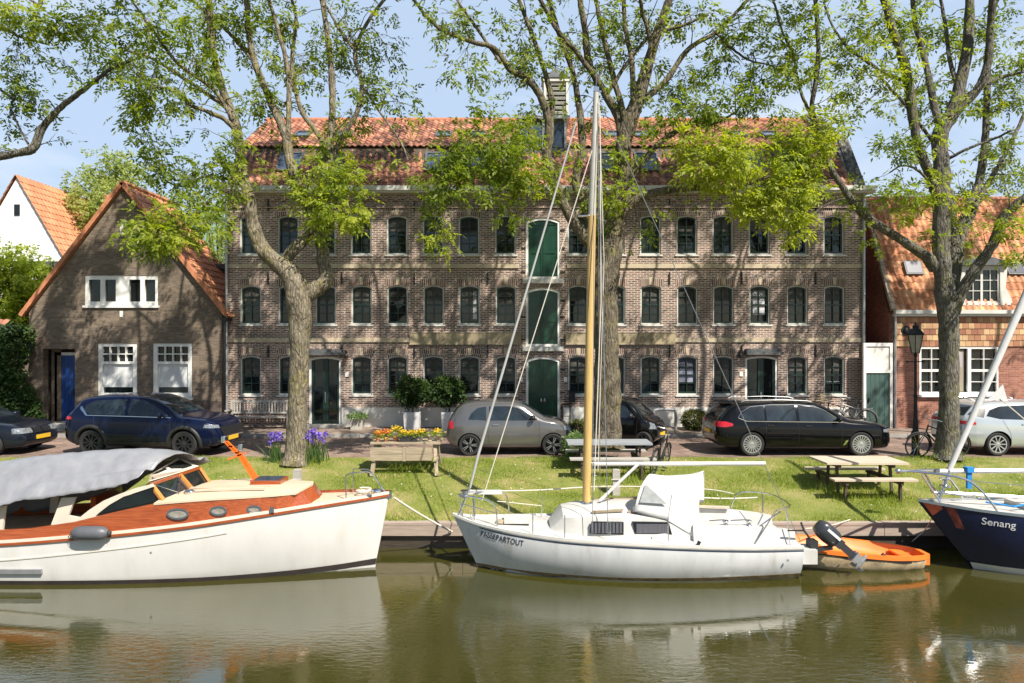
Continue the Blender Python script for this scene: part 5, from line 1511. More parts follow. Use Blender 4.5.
puff_tree('garden_tree', 'tree at the left behind the bare limb', 'tree', (-31, 46, 0), 12, rnd_crown(6, 26, 3, 3, 5, 11.2, .8, 1.4), 22, 'leaf_far', 36, .34, .5, group=GT)
# ivy bush at the left house
iv = thing('ivy_bush', 'dense dark ivy climbing beside the blue front door', 'bush', (-17.3, 24.15, 0))
rr = random.Random(8); b = MB(); LC, LD, LT = [], [], []
for i in range(9):
    xx = rr.uniform(-.5, .5); b.tube([(xx, .1, 0), (xx + rr.uniform(-.2, .2), .12, 1.4), (xx + rr.uniform(-.3, .4), .15, 2.9)], [.03, .02, .01], 6)
b.build('stem', 'bark', iv, smooth=True)
for _ in range(2300):
    z = rr.uniform(.05, 3.75); w = .55 + .28 * math.sin(z * 2.1) + (.25 if z > 2 else .1) - max(0, z - 3.1) * .7
    ox = .12 * math.sin(z * 1.7)
    xx = ox + rr.uniform(-1, 1) * w; yy = -rr.random() ** .5 * .5 * math.sqrt(max(.05, 1 - ((xx - ox) / w) ** 2)) + .2
    LC.append((xx, yy, z)); LD.append((xx * .6, -.8, rr.uniform(-.6, .3))); LT.append(min(1, max(0, .45 + .35 * math.sin(z * 3 + xx * 4) + rr.gauss(0, .2))))
for _ in range(420):
    v = rvec(rr); LC.append((-.75 + v.x * .42, -.1 + v.y * .3, 2.0 + v.z * .45)); LD.append(tuple(v)); LT.append(.85)
link('foliage', leaf_mesh('foliage', LC, LD, LT, 'leaf_dark', sprig=.14, leaflet=.12, width=.10, k=3, seed=6), iv)
# ================================================================== boats
def hull(name, root, stations, mat, boot=None, boot_mat=None, deck_mat=None, transom=True, n=9, fullness=.72):
    """stations from stern to bow: (x, y_centre, half beam at sheer, z sheer, half beam at water, z keel); one skin, a boot stripe, a deck"""
    o = root_loc(root)
    rows = []
    for (x, yc, hb, zs, hw, zk) in stations:
        row = []
        for j in range(n + 1):
            t = j / n                                   # 0 sheer .. 1 keel
            z = zs + (zk - zs) * t
            tw = min(1.0, (zs - z) / max(1e-3, zs - WZ))
            if z >= WZ: y = hb + (hw - hb) * tw ** (1 / fullness * 1.6)
            else: y = hw * max(0.0, 1 - ((WZ - z) / max(1e-3, WZ - zk)) ** 1.5)
            row.append((x, yc - y, z))
        full = row + [(p[0], 2 * yc - p[1], p[2]) for p in row[::-1]][1:]
        rows.append([Vector(p) - o for p in full])
    b = MB(); b.grid(rows)
    if transom: b.add(rows[0], [tuple(range(len(rows[0])))])
    h = b.build(name, mat, root, smooth=True, sharp=50)
    # deck
    b = MB(); dr = []
    for (x, yc, hb, zs, hw, zk), row in zip(stations, rows):
        a, c = row[0], row[-1]
        dr.append([a + (c - a) * k / 6 + Vector((0, 0, .05 * math.sin(math.pi * k / 6) * min(1, hb))) for k in range(7)])
    return h, rows, dr

def resample(stn, n):
    fs = [fcurve([(s[0], s[i]) for s in stn]) for i in range(1, 6)]
    x0, x1 = stn[0][0], stn[-1][0]
    out = []
    for i in range(n + 1):
        x = x0 + (x1 - x0) * i / n
        v = [f(x) for f in fs]
        out.append((x, v[0], max(0.004, v[1]), v[2], max(0.002, v[3]), v[4]))
    return out

def side_strip(name, mat, root, st, za, zb, parent=None, off=.006, near=True, th=.02, fullness=.72, x0=None, x1=None):
    """a rubbing strake / stripe following the hull side; za, zb = functions of (x, z sheer) giving its edges"""
    o = root_loc(root); rows_o, rows_i = [], []
    for (x, yc, hb, zs, hw, zk) in st:
        if x0 is not None and x < x0: continue
        if x1 is not None and x > x1: continue
        ro, ri = [], []
        for z in (za(x, zs), zb(x, zs)):
            tw = max(0, min(1.0, (zs - z) / max(1e-3, zs - WZ)))
            if z >= WZ: y = hb + (hw - hb) * tw ** (1 / fullness * 1.6)
            else: y = hw * max(0.0, 1 - ((WZ - z) / max(1e-3, WZ - zk)) ** 1.5)
            sg = -1 if near else 1
            ro.append(Vector((x, yc + sg * (y + off), z)) - o); ri.append(Vector((x, yc + sg * (y + off - th), z)) - o)
        rows_o.append([ro[0], ro[1], ri[1], ri[0]])
    b = MB(); b.grid(rows_o, closed_v=True)
    k = len(rows_o); b.add(rows_o[0], [(0, 1, 2, 3)]); b.add(rows_o[-1], [(3, 2, 1, 0)])
    return b.build(name, mat, parent or root, smooth=True, sharp=30)

# ------------------------------------------------------------------ white motor launch with mahogany cabin
mb = thing('motorboat', 'white motor launch with mahogany cabin and silver tarpaulin over its cockpit', 'boat', (-6.6, 13.5, WZ))
ML = [(-11.6, 13.5, .86, -.46, .72, -1.5), (-10.4, 13.5, 1.0, -.45, .9, -1.6), (-9.1, 13.5, 1.05, -.43, .98, -1.7), (-7.3, 13.5, 1.05, -.29, .96, -1.7), (-5.8, 13.5, .98, -.14, .82, -1.7), (-4.4, 13.5, .78, .035, .54, -1.6), (-3.3, 13.5, .46, .15, .24, -1.5), (-2.7, 13.5, .22, .20, .07, -1.4), (-2.36, 13.5, .03, .225, .004, -1.3)]
mst = resample(ML, 40)
# raked stem
def rake(st, x_from, amount):
    out = []
    return st
h, rows, dr = hull('hull', mb, mst, 'hull_white', fullness=.8)
for v in h.data.vertices:                      # pull the forefoot back so the stem leans forward
    w = v.co + root_loc(mb)
    t = max(0, (w.x + 4.2) / 1.84); d = max(0, .22 - w.z)
    v.co.x -= .20 * t * t * min(1.4, d)
def mrake(ob):
    for v in ob.data.vertices:
        w = v.co + root_loc(mb)
        t = max(0, (w.x + 4.2) / 1.84); d = max(0, .22 - w.z); v.co.x -= .20 * t * t * min(1.4, d)
b = MB(); b.grid(dr); b.build('deck', 'teak', mb, smooth=True)
mrake(side_strip('boot_stripe', 'boot_dark', mb, mst, lambda x, zs: WZ + .075 + .10 * max(0, (x + 6) / 3.6) ** 2, lambda x, zs: WZ - .02 + .075 * max(0, (x + 6) / 3.6) ** 2, fullness=.8, off=.004, th=.008))
side_strip('rub_rail', 'cream', mb, mst, lambda x, zs: zs + .045, lambda x, zs: zs - .005, fullness=.8, off=.025, th=.05)
side_strip('toe_rail', 'mahogany', mb, mst, lambda x, zs: zs - .006, lambda x, zs: zs - .05, fullness=.8, off=.03, th=.05)
side_strip('toe_rail', 'mahogany', mb, mst, lambda x, zs: zs + .05, lambda x, zs: zs - .05, fullness=.8, off=.02, th=.05, near=False)
side_strip('rope_groove', 'rope', mb, mst, lambda x, zs: zs - .30 + .02 * (x + 9), lambda x, zs: zs - .325 + .02 * (x + 9), fullness=.8, off=.012, x1=-5.05)
side_strip('boarding_step', 'engine_grey', mb, mst, lambda x, zs: WZ + .30, lambda x, zs: WZ + .22, fullness=.8, off=.05, th=.06, x1=-8.2, x0=-10)
o = root_loc(mb)
b = MB(); b.lathe([(.0, -.01), (.022, -.008), (.022, .0), (.0, .001)], tuple(Vector((-6.45, 12.505, -.62)) - o), 10, 'Y'); b.build('drain', 'engine_grey', mb)
# cabin trunk
def msheer(x): return float(np.interp(x, [s[0] for s in mst], [s[3] for s in mst]))
def mbeam(x): return float(np.interp(x, [s[0] for s in mst], [s[2] for s in mst]))
xs = [-10.6, -9.6, -8.6, -7.8, -7.2, -6.8, -6.4, -5.8, -5.2, -4.6, -4.12]
def ctop(x): return interp([-10.6, -9.2, -8.4, -7.7, -7.2, -6.7, -6.35, -5.5, -4.12], [-.26, -.23, -.17, -.05, .08, .19, .26, .31, .335], x)
def cw(x): return mbeam(x) - interp([-8, -5.5, -4.4, -4.1], [.03, .04, .10, .15], x)
rows_n = []; b = MB()
for sg in (-1, 1):
    rr_ = []
    for x in xs:
        w = cw(x)
        rr_.append([Vector((x, 13.5 + sg * (w + .03), msheer(x) + .02)) - o, Vector((x, 13.5 + sg * w, ctop(x))) - o, Vector((x, 13.5 + sg * (w - .05), ctop(x))) - o, Vector((x, 13.5 + sg * (w - .03), msheer(x) + .02)) - o])
    b.grid(rr_, closed_v=True); b.add(rr_[0], [(0, 1, 2, 3)]); b.add(rr_[-1], [(3, 2, 1, 0)])
b.build('cabin_side', 'mahogany', mb, smooth=True, sharp=30)
b = MB(); x = -4.12; w = cw(x); zs = msheer(-3.9)
nose = [(-4.12, -w), (-3.92, -.40), (-3.85, 0), (-3.92, .40), (-4.12, w)]
r0 = [Vector((p[0] + (.16 if abs(p[1]) < w else .0), 13.5 + p[1] * (1 + (.03 / w if abs(p[1]) >= w else 0)), zs + .02 - (.03 if abs(p[1]) >= w else 0))) - o for p in nose]; r1 = [Vector((p[0], 13.5 + p[1], ctop(x) + .03 * (1 - abs(p[1]) / w))) - o for p in nose]
r2 = [p - Vector((.05, 0, 0)) for p in r1]; r3 = [p - Vector((.05, 0, 0)) for p in r0]
b.grid([r0, r1, r2, r3]); b.build('cabin_front', 'mahogany', mb)
b = MB(); rr_ = []
for x in [-6.4, -5.9, -5.4, -4.9, -4.4, -4.12]:
    w = cw(x) + .015
    rr_.append([Vector((x, 13.5 + k * w, ctop(x) + .012 + .06 * (1 - k * k))) - o for k in (-1, -.7, -.35, 0, .35, .7, 1)])
rr_.append([Vector((p[0] + .02, 13.5 + p[1], ctop(-4.12) + .012 + .06 * (1 - (p[1] / cw(-4.12)) ** 2))) - o for p in [(-4.12, -cw(-4.12)), (-4.02, -.55), (-3.93, -.3), (-3.86, 0), (-3.93, .3), (-4.02, .55), (-4.12, cw(-4.12))]])
b.grid(rr_); rl = [[p - Vector((0, 0, .035)) for p in r_] for r_ in rr_]; b.grid(rl)
for k in (0, 6): b.grid([[r_[k] for r_ in rr_], [r_[k] for r_ in rl]])
b.grid([rr_[-1], rl[-1]])
b.build('cabin_roof', 'teak', mb, smooth=True, sharp=40)
# roof rails, hatch, vent
b = MB()
for yy in (13.02, 13.3): b.beam(Vector((-6.1, yy, ctop(-6) + .09)) - o, Vector((-4.6, yy, ctop(-4.6) + .085)) - o, .035, .03)
b.build('roof_rail', 'beigewood', mb)
b = MB(); b.box(Vector((-4.75, 13.72, .42)) - o, (.58, .50, .09)); hch = b.build('roof_hatch', 'mahogany', mb)
b = MB(); b.box(Vector((-4.75, 13.72, .471)) - o, (.48, .42, .012)); b.build('pane', 'skylight', hch)
b = MB(); b.ball(Vector((-5.98, 12.98, .36)) - o, (.10, .07, .05)); b.build('vent', 'chrome', mb, smooth=True)
# portholes
for (px, py, rx, rz) in ((178.5, 513, .20, .10), (219, 510, .155, .088), (254.5, 508.5, .135, .075)):
    Y = 13.5 - cw((px - CX) * 12.75 / F) - .02; p = P(px, py, Y); 
    outer, inner = [], []
    for k in range(20):
        a = 2 * math.pi * k / 20; outer.append((rx * math.cos(a), rz * math.sin(a))); inner.append(((rx - .035) * math.cos(a), (rz - .03) * math.sin(a)))
    me = curve_mesh('porthole', outer, [inner], .03); me.materials.append(MT['chrome'])
    ph = link('porthole', me, mb, p - o + Vector((0, -.035, 0)))
    b = MB(); b.prism(inner[::1], .010, .016); link('pane', b.mesh('pane', pm('porthole_glass', (.30, .28, .24), .1, var=.3, scale=12)), ph)
p = P(147, 514.5, 12.70)
b = MB(); b.lathe([(.0, -.09), (.05, -.085), (.055, -.02), (.07, 0), (.07, .02), (0, .02)], tuple(p - o), 14, 'Y'); b.build('side_lamp', 'chrome', mb, smooth=True)
# cockpit side frame: cream arch with curved window, and the post behind it
def side_frame(Y, parent):
    def q(px, py): v = P(px, py, 12.72); return (v.x - o.x, v.z - o.z)
    outer = [q(49, 531), q(62, 497), q(76, 496.5), q(69, 515), (q(80, 517)), q(90, 509), q(104, 500), q(118, 494), q(136, 487.5), q(152, 483.5), q(154, 486), q(142, 490), q(124, 496), q(110, 504), q(99, 512.5), q(92, 520), q(86, 527.5), q(76, 530)]
    b = MB(); b.prism(outer, Y - o.y, Y - o.y + .05); f = b.build('cockpit_frame', 'cream', parent)
    win = [q(93, 519), q(99.5, 512.5), q(110, 504.3), q(124, 496.3), q(142, 490.3), q(153, 486.2), q(163, 501), q(150, 505), q(128, 511), q(110, 515.5)]
    b = MB(); b.prism(win, Y - o.y + .02, Y - o.y + .028); b.build('side_window', 'glass', f)
    b = MB(); b.prism([q(-6, 533), q(-4, 505), q(6, 505), q(2.5, 533)], Y - o.y, Y - o.y + .05); b.build('cockpit_post', 'cream', parent)
side_frame(12.70, mb); side_frame(14.24, mb)
# windscreen
wa, wb = P(163, 501, 12.66), P(150, 484, 12.80)
wc, wd = P(210, 483.5, 14.15), P(199, 467, 14.05)
mid0 = (wa + wc) / 2 + Vector((.10, 0, .02)); mid1 = (wb + wd) / 2 + Vector((.06, 0, .02))
for (a, c, e, f_) in ((wa, mid0, mid1, wb), (mid0, wc, wd, mid1)):
    b = MB(); b.slab([q_ - o for q_ in (a, c, e, f_)], .012); b.build('windscreen_pane', 'glass', mb)
for (a, c) in ((wa, wb), (mid0, mid1), (wc, wd)):
    b = MB(); b.beam(a - o + Vector((.02, 0, 0)), c - o + Vector((.02, 0, 0)), .075, .05); b.build('windscreen_post', 'orangewood', mb)
b = MB()
for (a, c) in ((wa, mid0), (mid0, wc), (wb, mid1), (mid1, wd)): b.beam(a - o + Vector((.012, 0, 0)), c - o + Vector((.012, 0, 0)), .05, .05)
b.build('windscreen_rail', 'mahogany', mb)
# visor roof with two dark panes
va, vb, vc, vd = P(149, 481, 12.85), P(200, 466, 14.1), P(179, 457, 14.1), P(151, 473.5, 12.85)
b = MB(); b.slab([q_ - o for q_ in (va, vb, vc, vd)], .03); vis = b.build('visor', 'cream', mb)
def vpt(s, t): return va + (vb - va) * s + (vd - va) * t * (1 - s) + (vc - vb) * t * s
for (s0, s1) in ((.05, .44), (.53, .93)):
    b = MB(); b.slab([q_ - o + Vector((0, -.004, .006)) for q_ in (vpt(s0, .2), vpt(s1, .2), vpt(s1, .86), vpt(s0, .86))], .004); b.build('pane', 'glass', vis)
# wiper, cockpit sole and dark inside
b = MB(); b.tube([wb - o + Vector((.04, -.02, .02)), (wa * .4 + mid0 * .6) - o + Vector((.05, -.03, .03))], .008, 5); b.tube([mid1 - o + Vector((.05, -.02, .0)), (mid0 * .4 + wa * .6) - o + Vector((.06, -.03, .02))], .008, 5); b.build('wiper', 'steel', mb)
b = MB(); b.bb(-11.3 - o.x, -6.5 - o.x, 12.80 - o.y, 14.2 - o.y, -.48 - o.z, -.44 - o.z); b.build('cockpit_sole', 'darkwood', mb)
b = MB(); b.bb(-8.1 - o.x, -7.4 - o.x, 13.6 - o.y, 14.1 - o.y, -.44 - o.z, .05 - o.z); b.bb(-7.95 - o.x, -7.85 - o.x, 13.2 - o.y, 14.1 - o.y, -.44 - o.z, .22 - o.z); b.build('cockpit_seat', 'mahogany', mb)
b = MB(); b.bb(-6.78 - o.x, -6.7 - o.x, 12.85 - o.y, 14.15 - o.y, -.44 - o.z, .12 - o.z); b.build('bulkhead', 'darkwood', mb)
b = MB()
for k in range(2): b.lathe([(.17, -.012), (.19, 0), (.17, .012), (.15, 0)], tuple(Vector((-7.0, 13.3, .12)) - o), 18, 'X', closed=True)
b.tube([Vector((-7.0, 13.13, .12)) - o, Vector((-7.0, 13.47, .12)) - o], .01, 5); b.tube([Vector((-7.0, 13.3, -.05)) - o, Vector((-7.0, 13.3, .29)) - o], .01, 5)
b.build('steering_wheel', 'steel', mb)
# silver tarpaulin over a ridge, sagging in folds
b = MB(); rows_t = []
rrt = random.Random(6)
NX, NY = 66, 44
topf = fcurve([(-11.6, .45), (-10.5, .70), (-9.6, .88), (-8.8, .98), (-8.0, 1.05), (-7.2, 1.09), (-6.75, 1.07), (-6.45, .98)])
nearf = fcurve([(-11.6, -.22), (-10.4, -.05), (-9.25, .20), (-8.7, .30), (-7.8, .42), (-7.1, .53), (-6.7, .62), (-6.45, .70)])
for i in range(NX + 1):
    x0_ = -11.6 + (11.6 - 6.45) * i / NX
    row = []
    for j in range(NY + 1):
        t = -1 + 2 * j / NY
        x = x0_
        zt = topf(x); zn = nearf(x) - (.42 * max(0, min(1, (-7.6 - x) / .6)) if t > 0 else 0)
        at = abs(t)
        z = zt + (zn - zt) * (at ** 1.7)
        y = 13.48 + t * (1.0 - .06 * (i / NX) ** 4 * 2)
        # folds fan down and aft from the forward corner, deeper near the hanging edge
        ph = 9 * at + 1.5 * (x + 9) + .8 * math.sin(x * 2.1)
        fold = .015 * math.sin(ph * 1.5) * at + .011 * math.sin(5.5 * x + 6 * at + 2 * math.sin(3 * x)) * (at ** .6) + .006 * math.sin(17 * x - 9 * at + 3 * math.sin(2 * x + 5 * t)) + .007 * math.sin(31 * x + 14 * t) * at
        sag = -.05 * math.exp(-((at - .68 - .05 * math.sin(2.2 * x)) / .09) ** 2) * (1 + .4 * math.sin(x * 1.7)) + .03 * math.exp(-((at - .82) / .07) ** 2)
        cre = abs(math.sin(2.3 * x + 4.1 * at + 1.1 * math.sin(1.9 * x))); z += .014 * (cre ** .5 - .7) * min(1, at * 1.6) + .009 * (abs(math.sin(6.1 * x - 5.3 * at * (1 + .2 * math.sin(x)))) ** .6 - .7) * at
        z += fold + sag + rrt.uniform(-.003, .003)
        y += t * fold * 1.2
        row.append(Vector((x + .30 * t * (i / NX) ** 3, y, z)) - o)
    rows_t.append(row)
b.grid(rows_t)
mt_ = pm('silver_tarpaulin', (0.27, 0.275, 0.295), 0.38, 0.14, var=.14, scale=3, bump=.4, bscale=8)
tp = b.build('tarpaulin', mt_, mb, smooth=True, sharp=80)
sm_ = tp.modifiers.new('thickness', 'SOLIDIFY'); sm_.thickness = .006
# pulpit, cleats, bow fitting
b = MB(); R_ = .014
b.tube([Vector((-4.05 + .92, 13.2, .10)) - o, Vector((-3.13, 13.2, .62)) - o, Vector((-3.05, 13.22, .66)) - o, Vector((-2.78, 13.4, .66)) - o, Vector((-2.70, 13.5, .60)) - o, Vector((-2.45, 13.5, .25)) - o], R_, 6)
b.tube([Vector((-3.13, 13.8, .12)) - o, Vector((-3.13, 13.8, .64)) - o, Vector((-2.78, 13.6, .66)) - o, Vector((-2.70, 13.5, .60)) - o], R_, 6)
b.build('pulpit', 'steel', mb, smooth=True)
b = MB(); b.box(Vector((-2.43, 13.5, .20)) - o, (.22, .10, .14)); b.ball(Vector((-2.6, 13.45, .28)) - o, (.1, .08, .05)); b.build('bow_fitting', 'chrome', mb)
b = MB()
for k in range(8):
    a = k * .8; b.tube([Vector((-2.85 + .14 * math.cos(a + j * .5), 13.45 + .12 * math.sin(a + j * .5), .25 + .01 * k)) - o for j in range(7)], .014, 5)
b.build('rope_coil', 'rope', mb)
b = MB(); b.box(Vector((-4.35, 12.70, .1)) - o, (.08, .06, .10)); b.box(Vector((-2.75, 13.25, .24)) - o, (.2, .03, .03)); b.build('cleat', 'chrome', mb)
# davit: orange painted steel arm standing on the fore cabin
dv = thing('davit', 'orange steel davit arm with lamps leaning over the motorboat', 'davit', tuple(P(259, 488, 14.0)))
od = root_loc(dv)
b = MB()
p0, p1, p2 = P(261, 487, 14.0), P(242, 457, 14.0), P(226, 441, 14.0)
for s_ in (-.05, .05):
    b.beam(p0 - od + Vector((s_, 0, 0)), p1 - od + Vector((s_ * .7, 0, 0)), .035, .05); 
b.beam(p1 - od + Vector((-.03, 0, 0)), p2 - od + Vector((-.02, 0, 0)), .03, .045); b.beam(p1 - od + Vector((.03, 0, 0)), p2 - od + Vector((.02, 0, 0)), .03, .045)
for t in (.15, .4, .65, .9): q_ = p0.lerp(p1, t) - od; b.box(q_, (.13, .03, .04))
for t in (.3, .7): q_ = p1.lerp(p2, t) - od; b.box(q_, (.08, .03, .03))
b.beam(P(228, 459, 14.0) - od, P(246, 452, 14.0) - od, .03, .03)
b.build('arm', 'orange_paint', dv)
b = MB(); b.lathe([(.08, 0), (.08, .06), (.05, .09), (.05, .12)], (0, 0, -.06), 12); b.build('foot', 'steel', dv)
for (px, py) in ((223.5, 439), (240.5, 447)):
    b = MB(); b.lathe([(.035, -.06), (.045, -.05), (.045, .05), (.03, .07)], tuple(P(px, py, 14.0) - od), 10); b.build('lamp', 'chrome', dv)
# fender lying on the gunwale
fd_ = thing('fender', 'dark grey boat fender hanging by the white launch gunwale', 'fender', tuple(P(90, 532.5, 12.36)))
b = MB(); b.lathe([(.02, -.34), (.05, -.32), (.11, -.25), (.125, -.15), (.125, .15), (.11, .25), (.05, .32), (.02, .34)], (0, 0, 0), 16, 'X'); b.build('body', 'greyplastic', fd_, smooth=True)
b = MB(); b.lathe([(.045, .0), (.05, .02), (.03, .05)], (.32, 0, 0), 10, 'X'); b.tube([(-.33, 0, 0), (-.38, -.01, -.07), (-.33, -.02, -.13), (-.28, -.01, -.06)], .008, 5); b.build('eye', 'plastic', fd_)

# ------------------------------------------------------------------ white sailing yacht
sb = thing('sailboat', 'white sailing yacht with wooden mast and white canvas sprayhood at the quay', 'boat', (2.2, 13.5, WZ))
o = root_loc(sb)
SL = [(-1.14, 13.5, .02, -.185, .004, -1.25), (-.9, 13.5, .16, -.25, .03, -1.3), (-.55, 13.5, .36, -.31, .13, -1.4), (.0, 13.5, .62, -.36, .33, -1.5), (.9, 13.5, .90, -.415, .60, -1.6), (2.0, 13.5, 1.06, -.45, .80, -1.6), (3.2, 13.5, 1.08, -.50, .84, -1.6), (4.3, 13.5, 1.0, -.545, .76, -1.5), (5.28, 13.5, .84, -.575, .62, -1.35)]
sst = resample(SL, 40)
h, rows, dr = hull('hull', sb, sst[::-1], 'hull_sail', fullness=.72)
for v in h.data.vertices:
    w = v.co + o
    t = max(0, (.6 - w.x) / 1.74); d = max(0, -.185 - w.z)
    v.co.x += .48 * t * t * d
def srake(ob):
    for v in ob.data.vertices:
        w = v.co + root_loc(sb)
        t = max(0, (.6 - w.x) / 1.74); d = max(0, -.185 - w.z); v.co.x += .48 * t * t * d
    return ob
b = MB(); b.grid(dr); b.build('deck', 'deck_white', sb, smooth=True)
srake(side_strip('stripe', 'navy_text', sb, sst, lambda x, zs: zs - .055, lambda x, zs: zs - .075, off=.003, th=.01, x0=-.7))
side_strip('gunwale', 'offwhite', sb, sst, lambda x, zs: zs + .03, lambda x, zs: zs - .015, off=.012, th=.04)
side_strip('gunwale', 'offwhite', sb, sst, lambda x, zs: zs + .03, lambda x, zs: zs - .03, off=.012, th=.04, near=False)
srake(side_strip('rail_wood', 'greywood', sb, sst, lambda x, zs: zs - .016, lambda x, zs: zs - .034, off=.014, th=.02, x0=-.8))
srake(side_strip('waterline_stain', 'boot_brown', sb, sst, lambda x, zs: WZ + .085 + .03 * max(0, min(1, (x - 2) / 3)), lambda x, zs: WZ + .022, off=.003, th=.01))
srake(side_strip('antifouling', 'boot_dark', sb, sst, lambda x, zs: WZ + .02, lambda x, zs: WZ - .25, off=.004, th=.01))
# name on the bow, letter faces following the hull side
me = text_mesh('PASSEPARTOUT', .155, .004, shear=.12, sx=.70, spacing=1.06)
def shull(x, z, st=sst, fullness=.72):   # near-side hull surface
    g = lambda i: float(np.interp(x, [s[0] for s in st], [s[i] for s in st]))
    zs, hb, hw = g(3), g(2), g(4); tw = max(0, min(1, (zs - z) / (zs - WZ)))
    return 13.5 - (hb + (hw - hb) * tw ** (1 / fullness * 1.6))
ts = []
for v in me.vertices:
    lx, lz = v.co.x, v.co.z
    wx = -.60 + lx; wz = -.515 + lz - .105 * lx
    xp = wx
    for _k in range(4): xp = wx - .48 * (max(0, .6 - xp) / 1.74) ** 2 * max(0, -.185 - wz)
    v.co = Vector((wx, shull(xp, wz) - .006 + v.co.y, wz)) - o
me.materials.append(MT['navy_text']); link('lettering', me, sb)
# coachroof
CR = [(.72, .36, -.36, .05), (.95, .50, -.09, .05), (1.25, .60, -.05, .06), (2.0, .66, -.035, .07), (2.8, .68, -.045, .07), (3.25, .66, -.075, .06), (3.30, .66, -.30, .03)]
b = MB(); rr_ = []
for (x, w, zt, cr_) in CR:
    zd = float(np.interp(x, [s[0] for s in sst], [s[3] for s in sst])) + .0
    pr = [(-(w + .07), zd), (-(w + .03), zd + (zt - zd) * .55), (-w, zd + (zt - zd) * .9), (-(w - .05), zt), (-w * .5, zt + cr_), (0, zt + cr_ * 1.4), (w * .5, zt + cr_), (w - .05, zt), (w, zd + (zt - zd) * .9), (w + .03, zd + (zt - zd) * .55), (w + .07, zd)]
    rr_.append([Vector((x, 13.5 + p[0], p[1])) - o for p in pr])
b.grid(rr_); b.add(rr_[0], [tuple(range(len(rr_[0])))]); b.add(rr_[-1], [tuple(range(len(rr_[-1])))])
b.build('coachroof', 'deck_white', sb, smooth=True, sharp=35)
for (pa, pb, slant) in ((587.5, 623.5, 0), (632.5, 672, 3.5)):
    Y = 12.79
    def q(px, py): v = P(px, py, Y); return (v.x, v.z)
    pts = [q(pa + 2, 533), q(pb, 534), q(pb - slant, 521.5), q(pa + (4 if slant == 0 else 0), 521)]
    b = MB(); b.prism([(p[0] - o.x, p[1] - o.z) for p in pts], Y - .018 - o.y, Y + .03 - o.y); cwd = b.build('cabin_window', 'glass', sb)
    b = MB(); xm = (q((pa + pb) / 2, 0)[0]) - o.x
    if slant == 0: b.box((xm + .08, Y - .024 - o.y, (pts[0][1] + pts[2][1]) / 2 - o.z), (.02, .01, .22)); b.build('window_bar', 'steel', cwd)
    b = MB()
    if slant == 0:
        for k in range(9):
            xx = pts[0][0] + .05 + k * .065 - o.x; b.box((xx, Y - .0205 - o.y, (pts[0][1] + pts[2][1]) / 2 - o.z), (.045, .004, .19))
    else: b.box(((pts[0][0] + pts[1][0]) / 2 - o.x - .03, Y - .0205 - o.y, (pts[0][1] + pts[2][1]) / 2 - o.z - .01), (.56, .004, .17))
    b.build('curtain', pm('grey_window_curtain', (.085, .085, .10), .8, var=.3, stretch=(12, 1, .5)), cwd)
for (pa, pb) in ((592, 623), (628, 651)):
    a_, c_ = P(pa, 511.5, 12.95), P(pb, 509.5, 12.95)
    b = MB(); b.beam(a_ - o, c_ - o, .05, .04); b.build('handrail', 'oldwood', sb)
b = MB()
a_, c_ = P(594, 499, 14.0), P(640, 497, 14.0); b.beam(a_ - o, c_ - o, .04, .04); b.build('handrail', 'oldwood', sb)
# fore hatch and vent
b = MB(); b.box(Vector((.10, 13.5, -.27)) - o, (.5, .5, .06)); b.build('fore_hatch', 'deck_white', sb)
b = MB(); b.lathe([(.10, 0), (.09, .03), (.05, .05)], tuple(Vector((-.22, 13.35, -.30)) - o), 14); b.build('vent', 'oldwood', sb)
# sprayhood: canvas over hoops with a clear triangular side window
sh = [  # (px, py, Y): near lower edge -> top near -> ridge -> top far -> lower far, for four hoops
    [(632, 509, 12.90), (641, 494, 12.95), (646, 486, 13.1), (650, 484, 13.5), (654, 485, 13.9), (656, 492, 14.05), (656, 500, 14.1)],
    [(634, 511, 12.86), (640, 488, 12.92), (648, 475, 13.05), (652, 473.5, 13.5), (656, 475, 13.95), (660, 483, 14.08), (660, 498, 14.12)],
    [(668, 520, 12.80), (672, 494, 12.88), (675, 478, 13.0), (678, 474.5, 13.5), (680, 476, 14.0), (682, 486, 14.1), (682, 500, 14.15)],
    [(700.5, 540, 12.78), (699, 505, 12.84), (702.5, 474, 12.98), (704, 470.5, 13.5), (704, 472, 14.0), (704, 484, 14.12), (704, 502, 14.16)]]
b = MB(); hoops = [[P(*q_) - o for q_ in r_] for r_ in sh]
dense = []
for i in range(len(hoops) - 1):
    for k in range(6):
        t = k / 6; dense.append([a_.lerp(c_, t) + Vector((0, 0, -.02 * math.sin(math.pi * t))) for a_, c_ in zip(hoops[i], hoops[i + 1])])
dense.append(hoops[-1])
dense = [[Vector(q_) for q_ in smooth_path([tuple(z) for z in r_], 4)] for r_ in dense]
b.grid(dense); hd = b.build('sprayhood', 'canvas', sb, smooth=True, sharp=80)
sm_ = hd.modifiers.new('thickness', 'SOLIDIFY'); sm_.thickness = .01
win = [P(639.5, 502, 12.84), P(667, 503.5, 12.80), P(645.5, 483.5, 12.90)]
b = MB(); b.slab([q_ - o for q_ in win], .006); b.build('hood_window', pm('clear_vinyl', (.36, .37, .36), .12, var=.25, scale=6, spec=.8), hd)
# side dodger below the hood
b = MB(); b.slab([q_ - o for q_ in (P(668, 520, 12.79), P(700.5, 539, 12.79), P(699, 505, 12.83), P(672, 494, 12.86))], .008); b.build('dodger', 'canvas', hd)
